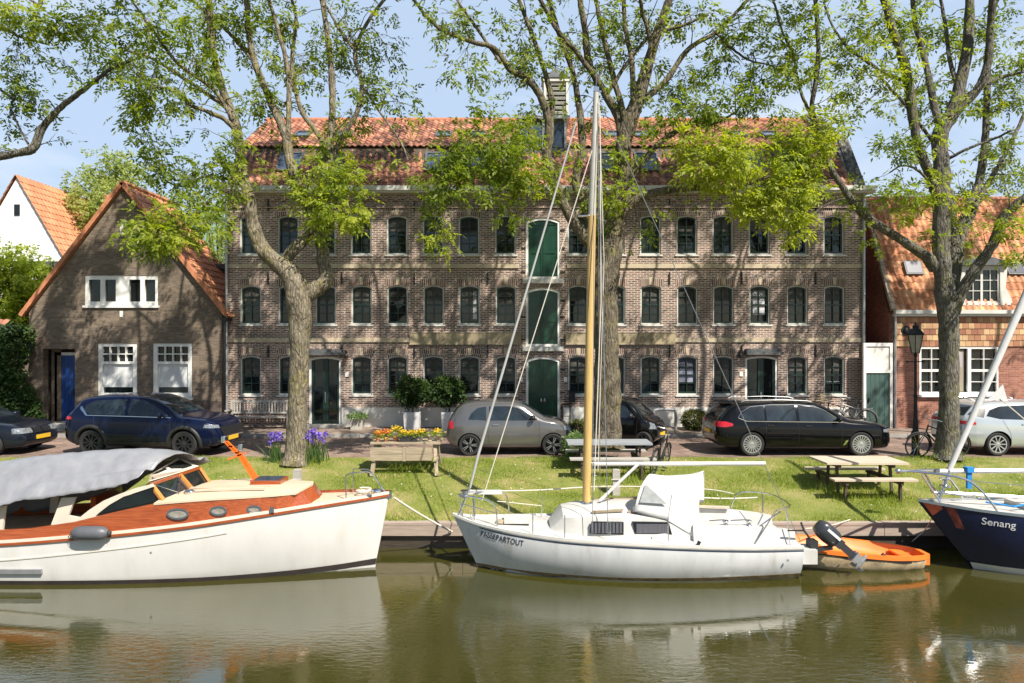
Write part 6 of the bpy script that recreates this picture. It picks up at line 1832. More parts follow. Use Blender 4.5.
# cockpit: coamings, well, seats
b = MB()
for sg in (-1, 1):
    rr_ = []
    for x in (3.3, 3.8, 4.4, 4.9, 5.2):
        w = interp([3.3, 5.2], [.72, .60], x); zt = interp([3.3, 4.6, 5.2], [-.20, -.24, -.34], x); zd = -.50 - .03 * (x - 3.2)
        rr_.append([Vector((x, 13.5 + sg * (w + .10), zd)) - o, Vector((x, 13.5 + sg * (w + .02), zt)) - o, Vector((x, 13.5 + sg * (w - .10), zt)) - o, Vector((x, 13.5 + sg * (w - .14), zd)) - o])
    b.grid(rr_, closed_v=True); b.add(rr_[0], [(0, 1, 2, 3)]); b.add(rr_[-1], [(3, 2, 1, 0)])
b.build('cockpit_coaming', 'deck_white', sb, smooth=True, sharp=30)
b = MB(); b.bb(3.35 - o.x, 5.1 - o.x, 13.18 - o.y, 13.82 - o.y, -.52 - o.z, -.47 - o.z); b.build('cockpit_seat', 'deck_white', sb)
b = MB(); b.beam(Vector((3.75, 14.05, -.16)) - o, Vector((4.35, 14.02, -.17)) - o, .10, .03); b.build('seat_board', 'beigewood', sb)
b = MB(); b.bb(3.38 - o.x, 3.8 - o.x, 12.95 - o.y, 13.12 - o.y, -.2 - o.z, -.17 - o.z); b.build('locker_lid', 'offwhite', sb)
for (x, y) in ((3.92, 12.86), (4.35, 12.87)):
    b = MB(); c_ = Vector((x, y, -.235)) - o
    b.lathe([(.06, 0), (.045, .02), (.04, .06), (.06, .09), (.055, .10)], tuple(c_), 14); b.beam(c_ + Vector((-.02, 0, .11)), c_ + Vector((-.30 if x < 4 else -.34, -.02, .10)), .025, .015); b.build('winch', 'steel', sb, smooth=True)
b = MB(); b.tube([Vector((3.35, 12.78, -.38)) - o, Vector((3.6, 12.75, -.42)) - o, Vector((3.95, 12.84, -.2)) - o], .01, 5); b.build('sheet', 'darkwood', sb)
b = MB(); b.beam(Vector((5.0, 12.7, -.28)) - o, Vector((5.3, 12.7, -.28)) - o, .03, .02); b.box(Vector((3.32, 12.50, -.48)) - o, (.05, .05, .14), 0, Matrix.Rotation(R(25), 3, 'Y')); b.build('cleat', 'iron', sb)
b = MB(); b.lathe([(0, -.004), (.025, -.003), (.025, .004)], (4.95 - o.x, 12.56 - o.y, -.78 - o.z), 10, 'Y'); b.build('drain', 'engine_grey', sb)
# pushpit and pulpit
b = MB(); rad = .013
def T(pts, r_=rad): b.tube([Vector(p) - o for p in smooth_path(pts, 4)], r_, 6)
T([(4.42, 12.72, -.52), (4.62, 12.74, -.22), (4.8, 12.76, .04), (4.95, 12.8, .09), (5.2, 13.1, .09), (5.22, 13.9, .09), (4.95, 14.2, .09), (4.55, 14.2, .04), (4.4, 14.22, -.48)])
T([(5.06, 12.74, -.56), (5.02, 12.80, .08)]); T([(5.08, 14.15, -.52), (5.06, 14.15, .08)]); T([(4.5, 12.9, -.3), (4.95, 12.9, .02)])
b.build('pushpit', 'steel', sb, smooth=True)
b = MB()
T([(-.28, 13.16, -.33), (-.30, 13.16, -.02), (-.42, 13.2, .14), (-.75, 13.3, .20), (-1.04, 13.5, .20), (-.75, 13.72, .20), (-.2, 13.9, .16), (-.08, 13.92, -.04), (-.06, 13.92, -.32)])
T([(-.72, 13.36, -.25), (-.74, 13.32, .2)]); T([(-.72, 13.64, -.25), (-.74, 13.7, .2)]); T([(-.95, 13.45, -.22), (-1.02, 13.5, .19)]); T([(-.3, 13.16, -.08), (-.95, 13.46, .02)], .009)
b.build('pulpit', 'steel', sb, smooth=True)
b = MB(); b.bb(-.95 - o.x, -.2 - o.x, 13.78 - o.y, 13.83 - o.y, .14 - o.z, .22 - o.z); b.build('bow_fender_board', 'canvas', sb)
for (x, y) in ((.38, 12.82), (.95, 12.62), (2.78, 12.46), (.6, 14.1), (2.0, 14.5)):
    b = MB(); T([(x, y, -.4), (x, y, .02)], .011); b.build('stanchion', 'steel', sb)
b = MB(); T([(-.3, 13.9, .18), (.6, 14.1, .16), (2.0, 14.5, .15), (3.9, 14.5, .1), (4.5, 14.2, .06)], .012); T([(-.3, 13.9, -.02), (.6, 14.1, -.16)], .008); b.build('lifeline', 'rope', sb)
# mast, boom, rigging
mz0 = P(586.5, 503, 13.5); mz1 = P(596.2, 92, 13.5); ms = P(592, 215, 13.5)
b = MB(); b.tube([mz0 - o, ms - o], [.083, .078], 12); b.build('lower_mast', 'mast_wood', sb, smooth=True)
b = MB(); b.tube([ms - o, mz1 - o], [.078, .052], 12); b.build('upper_mast', pm('pale_mast_paint', (.50, .47, .41), .4, .2, var=.15), sb, smooth=True)
b = MB(); b.lathe([(.12, 0), (.11, .03), (.09, .04)], tuple(mz0 - o), 14); b.build('mast_step', 'steel', sb)
b = MB(); b.tube([mz1 - o, P(596.5, 60, 13.5) - o], .007, 5); b.tube([mz1 - o + Vector((-.05, 0, .02)), mz1 - o + Vector((.10, 0, .02))], .02, 5); b.box(mz1 - o + Vector((0, 0, .06)), (.10, .08, .08)); b.build('masthead', 'steel', sb)
b = MB(); b.tube([P(590, 463.5, 13.5) - o, P(765, 463, 13.5) - o], .043, 12); b.build('boom', pm('white_spar', (.60, .59, .56), .35, var=.05), sb, smooth=True)
b = MB(); b.tube([P(600, 500, 13.42) - o, P(640, 462, 13.42) - o], .03, 8); b.build('kicker', pm('white_strut', (.7, .7, .68), .4, var=.05), sb, smooth=True)
b = MB(); b.tube([P(470, 487, 13.5) - o, P(478, 455, 13.5) - o, P(576, 122, 13.5) - o], [.022, .028, .016], 8); b.build('furled_jib', pm('grey_sailcloth', (.42, .42, .41), .8, var=.1), sb, smooth=True)
b = MB(); b.lathe([(.04, 0), (.09, .01), (.09, .03), (.045, .05), (.045, .1), (.09, .12), (.09, .14), (.04, .15)], tuple(P(465, 497, 13.5) - o), 14); b.tube([P(459, 514, 13.5) - o, P(470, 486, 13.5) - o], .02, 6); b.build('furler_drum', 'steel', sb, smooth=True)
def line(name, pts, r_, mat='wire', parent=sb, cap=True):
    oo = root_loc(parent); b = MB(); b.tube([Vector(p) - oo for p in pts], r_, 5); return b.build(name, mat, parent, smooth=True)
line('forestay', [P(576, 122, 13.5), P(594, 98, 13.5)], .008)
line('inner_stay', [P(482, 500, 13.3), P(592, 150, 13.45)], .010, 'rope')
line('backstay', [P(800, 540, 13.5), P(768, 472, 13.5), P(596, 93, 13.5)], .008)
line('shroud', [P(608, 534, 12.6), P(603, 300, 13.1), P(597, 130, 13.45)], .008)
line('shroud', [P(600, 500, 14.45), P(598, 130, 13.55)], .008)
line('shroud', [P(592.5, 530, 12.62), P(594, 215, 13.42)], .007)
line('halyard', [P(594, 490, 13.38), P(601, 300, 13.40), P(600, 110, 13.42)], .010, 'rope')
line('halyard', [P(598, 470, 13.36), P(604, 260, 13.40), P(599, 100, 13.42)], .007, 'rope')
line('mainsheet', [P(735, 470, 13.5), P(772, 513, 13.3)], .008, 'rope') if False else None
b = MB(); b.tube([P(572, 218, 13.5) - o + Vector((.1, -.25, 0)), ms - o, P(612, 218, 13.5) - o + Vector((-.1, .25, 0))], .018, 6); b.build('spreader', 'steel', sb)

b = MB(); b.bb(5.28 - o.x, 5.58 - o.x, 12.78 - o.y, 13.2 - o.y, -.92 - o.z, -.66 - o.z); b.build('engine_bracket', 'deck_white', sb)
# outboard motor tilted up on the transom
om = thing('outboard_motor', 'black outboard motor tilted up on the yacht stern', 'outboard motor', tuple(P(828, 545, 12.98)))
o = root_loc(om)
def oq(px, py, Y=12.98): return P(px, py, Y) - o
b = MB()
c0 = oq(828, 533.5); ax = (oq(857, 560) - oq(822, 530)).normalized(); sd = Vector((0, 1, 0)); up = ax.cross(sd).normalized()
rot = Matrix((ax, sd, up)).transposed()
prof = [(-.27, .05, .06), (-.25, .11, .12), (-.16, .145, .165), (.0, .15, .175), (.12, .135, .165), (.19, .11, .14), (.22, .06, .08)]
rr_ = []
for (t, ry, rz) in prof:
    rr_.append([c0 + rot @ Vector((t, ry * (abs(math.cos(a)) ** .7) * math.copysign(1, math.cos(a)), rz * (abs(math.sin(a)) ** .7) * math.copysign(1, math.sin(a)))) for a in [2 * math.pi * k / 16 for k in range(16)]])
b.grid(rr_, closed_v=True); b.add(rr_[0], [tuple(range(16))]); b.add(rr_[-1], [tuple(range(15, -1, -1))])
cl = b.build('cowl', 'engine', om, smooth=True, sharp=60)
b = MB(); b.box(c0 + rot @ Vector((.02, -.153, .05)), (.30, .008, .05), 0, rot); b.build('decal', 'white_text', cl)
b = MB(); b.box(c0 + rot @ Vector((.40, 0, 0)), (.46, .085, .13), 0, rot); b.box(c0 + rot @ Vector((.25, 0, 0)), (.12, .16, .17), 0, rot); b.build('shaft', 'engine', om)
b = MB()
b.box(c0 + rot @ Vector((.70, 0, .01)), (.22, .05, .16), 0, rot); b.box(c0 + rot @ Vector((.63, 0, 0)), (.03, .16, .20), 0, rot)
b.lathe([(.0, -.17), (.03, -.14), (.045, -.02), (.045, .08), (.035, .12)], (0, 0, 0), 10, 'X')
k = len(b.v) - 50
for i in range(k, len(b.v)):
    v = Vector(b.v[i]); b.v[i] = tuple(c0 + rot @ Vector((.80, 0, 0)) + rot @ Vector((v.y, v.z, -v.x)))
b.build('gearcase', 'engine_grey', om)
b = MB()
for a in (0, 120, 240):
    q_ = c0 + rot @ Vector((.80, 0, -.12)); d_ = rot @ Vector((math.cos(R(a)), math.sin(R(a)), 0)); b.box(q_ + d_ * .075, (.11, .012, .07), 0, rot @ Matrix.Rotation(R(a), 3, 'Z') @ Matrix.Rotation(R(30), 3, 'X'))
b.build('propeller', 'engine_grey', om)
b = MB(); b.box(oq(812, 545), (.14, .22, .22)); b.tube([oq(812, 541), oq(804, 530), oq(801, 522)], .02, 6); b.beam(oq(812, 549), oq(832, 547), .07, .07); b.build('bracket', 'plastic', om)

# ------------------------------------------------------------------ orange rowing dinghy
dg_ = thing('dinghy', 'small orange plastic dinghy with scuffed cream side', 'dinghy', (6.6, 13.75, WZ))
o = root_loc(dg_)
DL = [(5.55, 13.85, .40, -.80, .34, -1.32), (5.9, 13.82, .50, -.84, .42, -1.34), (6.5, 13.78, .56, -.885, .48, -1.36), (7.1, 13.7, .53, -.925, .44, -1.36), (7.55, 13.64, .42, -.945, .33, -1.34), (7.85, 13.6, .28, -.955, .2, -1.30), (7.96, 13.58, .16, -.96, .1, -1.28)]
dst = resample(DL, 24)
h, rows, dr = hull('hull', dg_, dst, 'dinghy_side')
b = MB(); b.add(rows[-1], [tuple(range(len(rows[-1])))])
ins = []
for (x, yc, hb, zs, hw, zk) in dst:
    r_ = []
    for t in range(-8, 9):
        k_ = t / 8
        a_ = abs(k_)
        if a_ > .84: z = zs + .035; y = hb * (1.03 - .05 * (1 - a_) / .16 * 3)
        else: z = zs + .03 - .24 * (1 - (a_ / .84) ** 6); y = hb * .88 * a_ / .84
        y = hb * (1.03 if a_ == 1 else .86 + .16 * (a_ - .84) / .16) if a_ > .84 else y
        r_.append(Vector((x, yc + math.copysign(y, k_) if t else yc, z)) - o)
    ins.append(r_)
bi = MB(); bi.grid(ins)
e0 = [Vector((p.x, p.y, max(p.z, dst[-1][3] + .035 - o.z))) for p in ins[-1]]
bi.grid([ins[-1], e0]); e1 = [Vector((p.x, p.y, max(p.z, dst[0][3] + .035 - o.z))) for p in ins[0]]; bi.grid([ins[0], e1])
bi.build('inner_shell', 'orange', dg_, smooth=True, sharp=50)
side_strip('rim', 'orange', dg_, dst, lambda x, zs: zs + .04, lambda x, zs: zs - .04, off=.03, th=.05)
side_strip('rim', 'orange', dg_, dst, lambda x, zs: zs + .04, lambda x, zs: zs - .04, off=.03, th=.05, near=False)
side_strip('fender_strip', 'boot_dark', dg_, dst, lambda x, zs: zs - .05 - .015 * math.sin(x * 9), lambda x, zs: zs - .085 - .02 * math.sin(x * 7), off=.008, th=.01, x1=7.6)
x, yc, hb, zs = dst[-1][:4]
b = MB(); b.bb(x - o.x - .05, x - o.x + .04, yc - hb - .02 - o.y, yc + hb + .02 - o.y, WZ + .07 - o.z, zs + .041 - o.z); b.build('transom', 'orange', dg_)
b = MB(); b.bb(6.0 - o.x, 6.22 - o.x, 13.36 - o.y, 14.24 - o.y, -.98 - o.z, -.95 - o.z); b.bb(7.5 - o.x, 7.72 - o.x, 13.3 - o.y, 13.95 - o.y, -1.02 - o.z, -.985 - o.z); b.build('thwart', 'orange', dg_)
b = MB(); b.ball(P(883, 556, 13.2) - o, (.05, .04, .06)); b.tube([P(880, 559, 13.22) - o, P(883, 552, 13.2) - o, P(887, 560, 13.22) - o], .012, 5); b.build('rowlock', 'iron', dg_)

# ------------------------------------------------------------------ navy yacht at the right edge
ny = thing('navy_yacht', 'navy blue sailing yacht with steel bow rail entering at the right', 'boat', (10.5, 13.45, WZ))
o = root_loc(ny)
NL = [(7.80, 13.45, .02, .085, .004, -1.22), (8.1, 13.45, .18, .05, .02, -1.25), (8.6, 13.45, .42, .0, .10, -1.3), (9.2, 13.45, .66, -.04, .30, -1.4), (10.2, 13.45, .96, -.10, .62, -1.6), (11.6, 13.45, 1.18, -.15, .92, -1.7), (13.2, 13.45, 1.22, -.18, 1.0, -1.7), (15.4, 13.45, 1.0, -.15, .8, -1.6)]
nst = resample(NL, 150)
h, rows, dr = hull('hull', ny, nst[::-1], 'hull_navy', fullness=.66)
def nrake(w):
    t = max(0, (9.9 - w.x) / 2.1); d = max(0, .085 - w.z); return .80 * t * t * d
for v in h.data.vertices: v.co.x += nrake(v.co + o)
b = MB(); b.grid(dr); b.build('deck', 'deck_white', ny, smooth=True)
s_ = side_strip('boot_stripe', 'white', ny, nst, lambda x, zs: WZ + .13, lambda x, zs: WZ - .03, off=.006, th=.012, fullness=.66, x0=8.05)
for v in s_.data.vertices: v.co.x += nrake(v.co + o)
side_strip('toe_rail', 'steel', ny, nst, lambda x, zs: zs + .045, lambda x, zs: zs - .006, off=.008, th=.03, fullness=.66)
side_strip('toe_rail', 'steel', ny, nst, lambda x, zs: zs + .045, lambda x, zs: zs - .006, off=.008, th=.03, fullness=.66, near=False)
s_ = side_strip('rust_patch', pm('rusty_paint', (.20, .045, .03), .7, var=.7, scale=7, dirt=(.05, .02, .025)), ny, nst, lambda x, zs: zs - .005, lambda x, zs: zs - .42 + .5 * max(0, 8.0 - x), off=.005, th=.01, fullness=.66, x0=8.14, x1=8.34)
for v in s_.data.vertices: v.co.x += nrake(v.co + o)
s_ = side_strip('bow_primer', pm('red_primer', (.42, .12, .06), .7, var=.4, scale=7), ny, nst, lambda x, zs: zs - .0, lambda x, zs: zs - .30 + .75 * (x - 7.8), off=.005, th=.01, fullness=.66, x0=7.82, x1=8.14)
for v in s_.data.vertices: v.co.x += nrake(v.co + o)
me = text_mesh('Senang', .185, .004, sx=.95)
for v in me.vertices:
    wx = 8.72 + v.co.x; wz = -.245 + v.co.z - .06 * v.co.x
    xp = wx
    for _k in range(5): xp = wx - .80 * (max(0, 9.9 - xp) / 2.1) ** 2 * max(0, .085 - wz)
    v.co = Vector((wx, shull(xp, wz, nst, .66) - .05 - .008 + v.co.y, wz)) - o
for v in me.vertices: v.co.y += .0
me.materials.append(MT['white_text']); link('lettering', me, ny)
b = MB()
T([(8.98, 12.95, -.0), (8.85, 12.98, .22), (8.6, 13.05, .50), (8.3, 13.15, .62), (7.7, 13.42, .66), (7.45, 13.45, .66)], .022)
T([(8.98, 13.95, .02), (8.85, 13.9, .22), (8.6, 13.85, .50), (8.3, 13.75, .62), (7.7, 13.48, .66)], .022)
T([(8.15, 13.3, .08), (7.85, 13.42, .60)], .018); T([(8.35, 13.62, .08), (7.95, 13.5, .62)], .018); T([(8.0, 13.40, .30), (8.9, 12.98, .20)], .014)
b.ball(Vector((7.42, 13.45, .66)) - o, (.07, .05, .055))
b.build('pulpit', 'steel', ny, smooth=True)
b = MB(); T([(8.3, 13.75, .60), (10.5, 13.75, .62), (14, 13.9, .62)], .05); b.build('spinnaker_pole', pm('grey_spar', (.55, .55, .54), .35, .3, var=.08), ny, smooth=True)
b = MB(); T([(8.1, 13.5, .25), (9.6, 13.4, .18), (10.8, 13.2, .14)], .035); b.build('anchor_pole', 'steel', ny, smooth=True)
b = MB(); p_ = P(969, 468, 13.7) - o; b.box(p_ + Vector((0, 0, -.02)), (.14, .13, .10)); b.box(p_ + Vector((.0, 0, -.22)), (.09, .05, .34)); b.tube([Vector((9.0, 13.3, .1)) - o, Vector((9.4, 13.1, .06)) - o, Vector((9.8, 13.2, .1)) - o, Vector((10.5, 13.0, .05)) - o], .02, 6); b.build('blue_lashing', 'bluerope', ny)
b = MB(); b.tube([P(949, 470, 13.45) - o, P(1040, 262, 13.45) - o, P(1100, 125, 13.45) - o], [.05, .075, .05], 10); b.build('furled_jib', 'canvas', ny, smooth=True)
b = MB(); b.slab([P(1003, 384, 13.4) - o, P(988, 399, 13.4) - o, P(1008, 401, 13.4) - o], .02); b.build('sail_clew', 'canvas', ny)
line('jib_sheet', [P(1000, 398, 13.4), P(1040, 432, 13.2)], .012, 'rope', ny)
b = MB(); b.lathe([(.05, 0), (.10, .01), (.10, .04), (.05, .06), (.05, .14), (.10, .16), (.10, .18)], tuple(P(945, 487, 13.45) - o), 14); b.tube([P(939, 500, 13.45) - o, P(950, 468, 13.45) - o], .028, 6); b.build('furler_drum', 'steel', ny, smooth=True)
b = MB(); b.bb(9.7 - o.x, 12 - o.x, 13.1 - o.y, 13.8 - o.y, -.05 - o.z, .06 - o.z); b.build('fore_hatch', 'deck_white', ny)
b = MB()
for (x, y) in ((9.6, 12.75), (10.8, 12.4)): T([(x, y, -.1), (x, y, .5)], .012)
b.build('stanchion', 'steel', ny)
line('lifeline', [(8.5, 13.1, .55), (9.6, 12.75, .5), (10.8, 12.4, .49), (13, 12.3, .48)], .008, 'wire', ny)

# mooring lines
def rope_thing(label, pts, r_=.014, sag=.1, mat='rope'):
    a, c = Vector(pts[0]), Vector(pts[-1])
    path = [a.lerp(c, t / 12) + Vector((0, 0, -sag * 4 * (t / 12) * (1 - t / 12))) for t in range(13)] if len(pts) == 2 else [Vector(p) for p in smooth_path(pts, 5)]
    b = MB(); b.tube([p - a for p in path], r_, 6)
    ob = b.build('mooring_rope', mat, None, smooth=True); ob.location = a
    tag(ob, label, 'rope', 'mooring ropes of the boats')
rope_thing('white mooring rope from the launch bow down to the quay', [P(394, 497, 13.5), P(452, 531, 14.6)], .02, .03)
rope_thing('pale rope stretched from the yacht foredeck across the grass to a post', [P(520, 512, 13.9), P(470, 497, 14.4), P(616, 472, 16.4)][0:1] + [P(616, 478, 16.4)], .012, .02) if False else None
rope_thing('long pale rope running right from the yacht hood along the grass', [P(699, 497, 14.2), P(757, 497, 14.8)], .014, .02)
rope_thing('thin rope from the yacht stern to the quay edge by the dinghy', [P(805, 528, 13.8), P(850, 519, 14.75)], .010, .04)
rope_thing('slack dark mooring rope below the navy yacht bow', [P(934, 512, 13.5), P(926, 528, 14.2), P(912, 541, 14.62)], .010)
# ================================================================== cars
def bspan(xs, ys): return lambda x: float(np.interp(x, xs, ys))

class Car:
    """a body lofted from profile curves, wheel wells cut out, and glass, lamps, doors laid on its own surface"""
    def __init__(s, name, label, paint, loc, rz, prof, L, W, group='cars parked along the quay'):
        s.root = thing(name, label, 'car', loc, rz, group)
        s.L, s.W, s.paint = L, W, paint
        top, belt, bot, plan = fcurve(prof['top']), fcurve(prof['belt']), fcurve(prof['bottom']), fcurve(prof['plan'])
        xs = sorted(set([p[0] for p in prof['top']] + [p[0] for p in prof['plan']] + [-L / 2 + L * i / 26 for i in range(27)]))
        rows = []
        rw_ = prof.get('roofw', .74)
        for x in xs:
            w = plan(x) * W / 2; zb, zt = bot(x), top(x); ze = min(belt(x), zt - .015)
            h = max(0, min(1, (zt - ze) / .42)); hh = zt - ze
            def lerp(a, c): return a + (c - a) * h
            pts = [(0, zb), (w * .80, zb), (w * .955, zb + .05), (w * .995, zb + (ze - zb) * .35), (w, zb + (ze - zb) * .62), (w * .985, ze - (ze - zb) * .12), (w * .955, ze),
                   (w * lerp(.90, .915), ze + hh * lerp(.45, .22)), (w * lerp(.82, .85), ze + hh * lerp(.70, .55)), (w * lerp(.70, rw_ + .045), ze + hh * lerp(.86, .84)),
                   (w * lerp(.55, rw_ - .03), ze + hh * lerp(.94, .955)), (w * lerp(.3, rw_ * .55), ze + hh * .99), (0, zt)]
            rows.append([Vector((x, -p[0], p[1])) for p in pts] + [Vector((x, p[0], p[1])) for p in pts[-2:0:-1]])
        b = MB(); b.grid(rows, closed_v=True)
        n = len(rows[0]); b.add(rows[0], [tuple(range(n))]); b.add(rows[-1], [tuple(range(n - 1, -1, -1))])
        me = b.mesh('body', [paint, 'rubber'], True)
        bm = bmesh.new(); bm.from_mesh(me); bmesh.ops.remove_doubles(bm, verts=bm.verts, dist=.0005); bmesh.ops.recalc_face_normals(bm, faces=bm.faces); bm.to_mesh(me); bm.free()
        me.polygons.foreach_set('use_smooth', [True] * len(me.polygons))
        ob = link('body_tmp', me); su = ob.modifiers.new('s', 'SUBSURF'); su.levels = 2; su.render_levels = 2
        wells = []
        for (wx, r) in prof['wells']:
            for sg in (-1, 1):
                c = MB(); c.lathe([(r, -.32), (r, .32)], (wx, sg * (W / 2), prof['axle']), 40, 'Y')
                wo = link('well_tmp', c.mesh('w', 'rubber')); wells.append(wo)
                md = ob.modifiers.new('b', 'BOOLEAN'); md.operation = 'DIFFERENCE'; md.object = wo; md.solver = 'EXACT'
        me2 = eval_mesh(ob); me2.name = 'body'
        # wheel-well faces get the dark liner
        if len(me2.materials) < 2: me2.materials.append(MT['rubber'])
        for p in me2.polygons:
            c = p.center
            for (wx, r) in prof['wells']:
                if abs(math.hypot(c.x - wx, c.z - prof['axle']) - r) < .02 and abs(abs(c.y) - W / 2) < .36 and abs(p.normal.y) < .35: p.material_index = 1
                if abs(abs(c.y) - (W / 2 - .32)) < .02 and abs(p.normal.y) > .9 and math.hypot(c.x - wx, c.z - prof['axle']) < r: p.material_index = 1
        for w_ in wells: bpy.data.objects.remove(w_)
        me0 = bpy.data.meshes.new('solid')
        ob.modifiers.clear(); su = ob.modifiers.new('s', 'SUBSURF'); su.levels = 2
        s.solid = eval_mesh(ob); bpy.data.objects.remove(ob)
        bm = bmesh.new(); bm.from_mesh(s.solid); s.bvh = BVHTree.FromBMesh(bm); bm.free()
        me2.set_sharp_from_angle(angle=R(45))
        s.body = link('body', me2, s.root)
        s.sides = (-1, 1)
    def hit(s, o, d):
        r = s.bvh.ray_cast(Vector(o), Vector(d)); return r[0], r[1]
    def side(s, name, mat, lo, hi, off=.006, nu=14, nv=6, parent=None, sides=(-1, 1), border=None, th=0.01):
        """patch on the flank between a lower and an upper polyline [(x, z), ...]"""
        out = []
        for sg in sides:
            def rs(pl, t):
                xs_ = [0.0]
                for a, c in zip(pl[:-1], pl[1:]): xs_.append(xs_[-1] + math.hypot(c[0] - a[0], c[1] - a[1]))
                u = t * xs_[-1]
                return float(np.interp(u, xs_, [p[0] for p in pl])), float(np.interp(u, xs_, [p[1] for p in pl]))
            rows = []
            for i in range(nu + 1):
                a, c = rs(lo, i / nu), rs(hi, i / nu); row = []
                for j in range(nv + 1):
                    t = j / nv; x = a[0] + (c[0] - a[0]) * t; z = a[1] + (c[1] - a[1]) * t
                    h, nr = s.hit((x, sg * 3, z), (0, -sg, 0))
                    if h is None: h, nr = Vector((x, sg * s.W * .4, z)), Vector((0, sg, 0))
                    row.append(h + Vector((0, sg, 0)) * off)
                rows.append(row)
            b = MB(); b.grid(rows)
            inn = [[p - Vector((0, sg * th, 0)) for p in r_] for r_ in rows]
            for e in (0, -1): b.grid([rows[e], inn[e]]); b.grid([[r_[e] for r_ in rows], [r_[e] for r_ in inn]])
            out.append(b.build(name, mat, parent or s.root, smooth=True, sharp=60))
        return out
    def front(s, name, mat, pts, off=.006, nu=10, nv=5, sgn=1, parent=None):
        """patch on the front (sgn 1) or rear (sgn -1): pts = 4 corners (y, z) from lower left, counter-clockwise"""
        rows = []
        for i in range(nu + 1):
            row = []
            for j in range(nv + 1):
                u, v = i / nu, j / nv
                a = Vector(pts[0]).lerp(Vector(pts[1]), u); c = Vector(pts[3]).lerp(Vector(pts[2]), u); q = a.lerp(c, v)
                h, nr = s.hit((sgn * 5, q[0], q[1]), (-sgn, 0, 0))
                if h is None: h = Vector((sgn * s.L / 2, q[0], q[1]))
                row.append(h + Vector((sgn, 0, 0)) * off + (nr or Vector()) * .002)
            rows.append(row)
        b = MB(); b.grid(rows)
        inn = [[p - Vector((sgn * .01, 0, 0)) for p in r_] for r_ in rows]
        for e in (0, -1): b.grid([rows[e], inn[e]]); b.grid([[r_[e] for r_ in rows], [r_[e] for r_ in inn]])
        return b.build(name, mat, parent or s.root, smooth=True, sharp=60)
    def seam(s, pl, mat='rubber', w=.010, off=.004, name='door_seam', sides=(-1, 1)):
        for sg in sides:
            b = MB()
            P_ = []
            for (a, c) in zip(pl[:-1], pl[1:]):
                for k in range(6): P_.append((a[0] + (c[0] - a[0]) * k / 6, a[1] + (c[1] - a[1]) * k / 6))
            P_.append(pl[-1]); pts = []
            for (x, z) in P_:
                h, nr = s.hit((x, sg * 3, z), (0, -sg, 0))
                if h: pts.append(h + Vector((0, sg * (off - w * .5), 0)))
            if len(pts) > 1: b.tube(pts, w * .55, 5); b.build(name, mat, s.root, smooth=True)
    def wheels(s, xs, r, rim, rimmat, spokes, axle, track):
        for x in xs:
            for sg in (-1, 1):
                y = sg * track
                w = thing('wheel', None, None, (x, y, axle)); w.parent = s.root
                b = MB(); b.lathe([(rim, -.09), (rim + .02, -.10), (r - .03, -.105), (r - .004, -.08), (r, -.04), (r, .04), (r - .004, .08), (r - .03, .105), (rim + .02, .10), (rim, .09)], (0, 0, 0), 40, 'Y', closed=True)
                b.build('tyre', 'rubber', w, smooth=True, sharp=35)
                b = MB(); f = sg * .085
                b.lathe([(rim - .012, f - sg * .10), (rim + .004, f - sg * .01), (rim + .004, f + sg * .012), (rim - .022, f + sg * .012), (rim - .028, f - sg * .10)], (0, 0, 0), 40, 'Y', closed=True)
                for k in range(spokes):
                    a = 2 * math.pi * k / spokes
                    d = Vector((math.cos(a), 0, math.sin(a)))
                    b.beam(Vector((0, f - sg * .012, 0)) + d * .045, Vector((0, f - sg * .002, 0)) + d * (rim - .015), .030 if spokes > 9 else .05, .022, 0, (0, 1, 0))
                b.lathe([(.02, f - sg * .03), (.065, f - sg * .02), (.06, f + sg * .004), (.03, f + sg * .01)], (0, 0, 0), 16, 'Y')
                b.build('rim', rimmat, w, smooth=True, sharp=35)
                b = MB(); b.lathe([(.0, -.004), (rim - .03, -.003), (rim - .03, .003), (0, .004)], (0, f - sg * .085, 0), 24, 'Y'); b.build('brake_disc', 'iron', w)
    def mirror(s, x, z, mat=None, sides=(-1, 1)):
        for sg in sides:
            h, _ = s.hit((x, sg * 3, z), (0, -sg, 0))
            y = (h.y if h else sg * s.W * .45)
            b = MB(); b.ball((x - .02, y + sg * .13, z + .05), (.075, .11, .075), 12, 8); b.beam((x, y - sg * .01, z), (x, y + sg * .08, z + .02), .05, .03)
            b.build('mirror', mat or s.paint, s.root, smooth=True)
    def handle(s, x, z, mat='chrome', sides=(-1, 1), ln=.18):
        for sg in sides:
            h, _ = s.hit((x, sg * 3, z), (0, -sg, 0))
            if h: b = MB(); b.box(h + Vector((0, sg * .015, 0)), (ln, .025, .028)); b.build('handle', mat, s.root)
    def plate(s, x, y0, z, mat='plate', sgn=1, w=.52):
        h, _ = s.hit((sgn * 5, y0, z), (-sgn, 0, 0))
        xx = h.x if h else x
        b = MB(); b.box((xx + sgn * .02, y0, z), (.03, w, .11)); pl = b.build('number_plate', mat, s.root)
        return pl

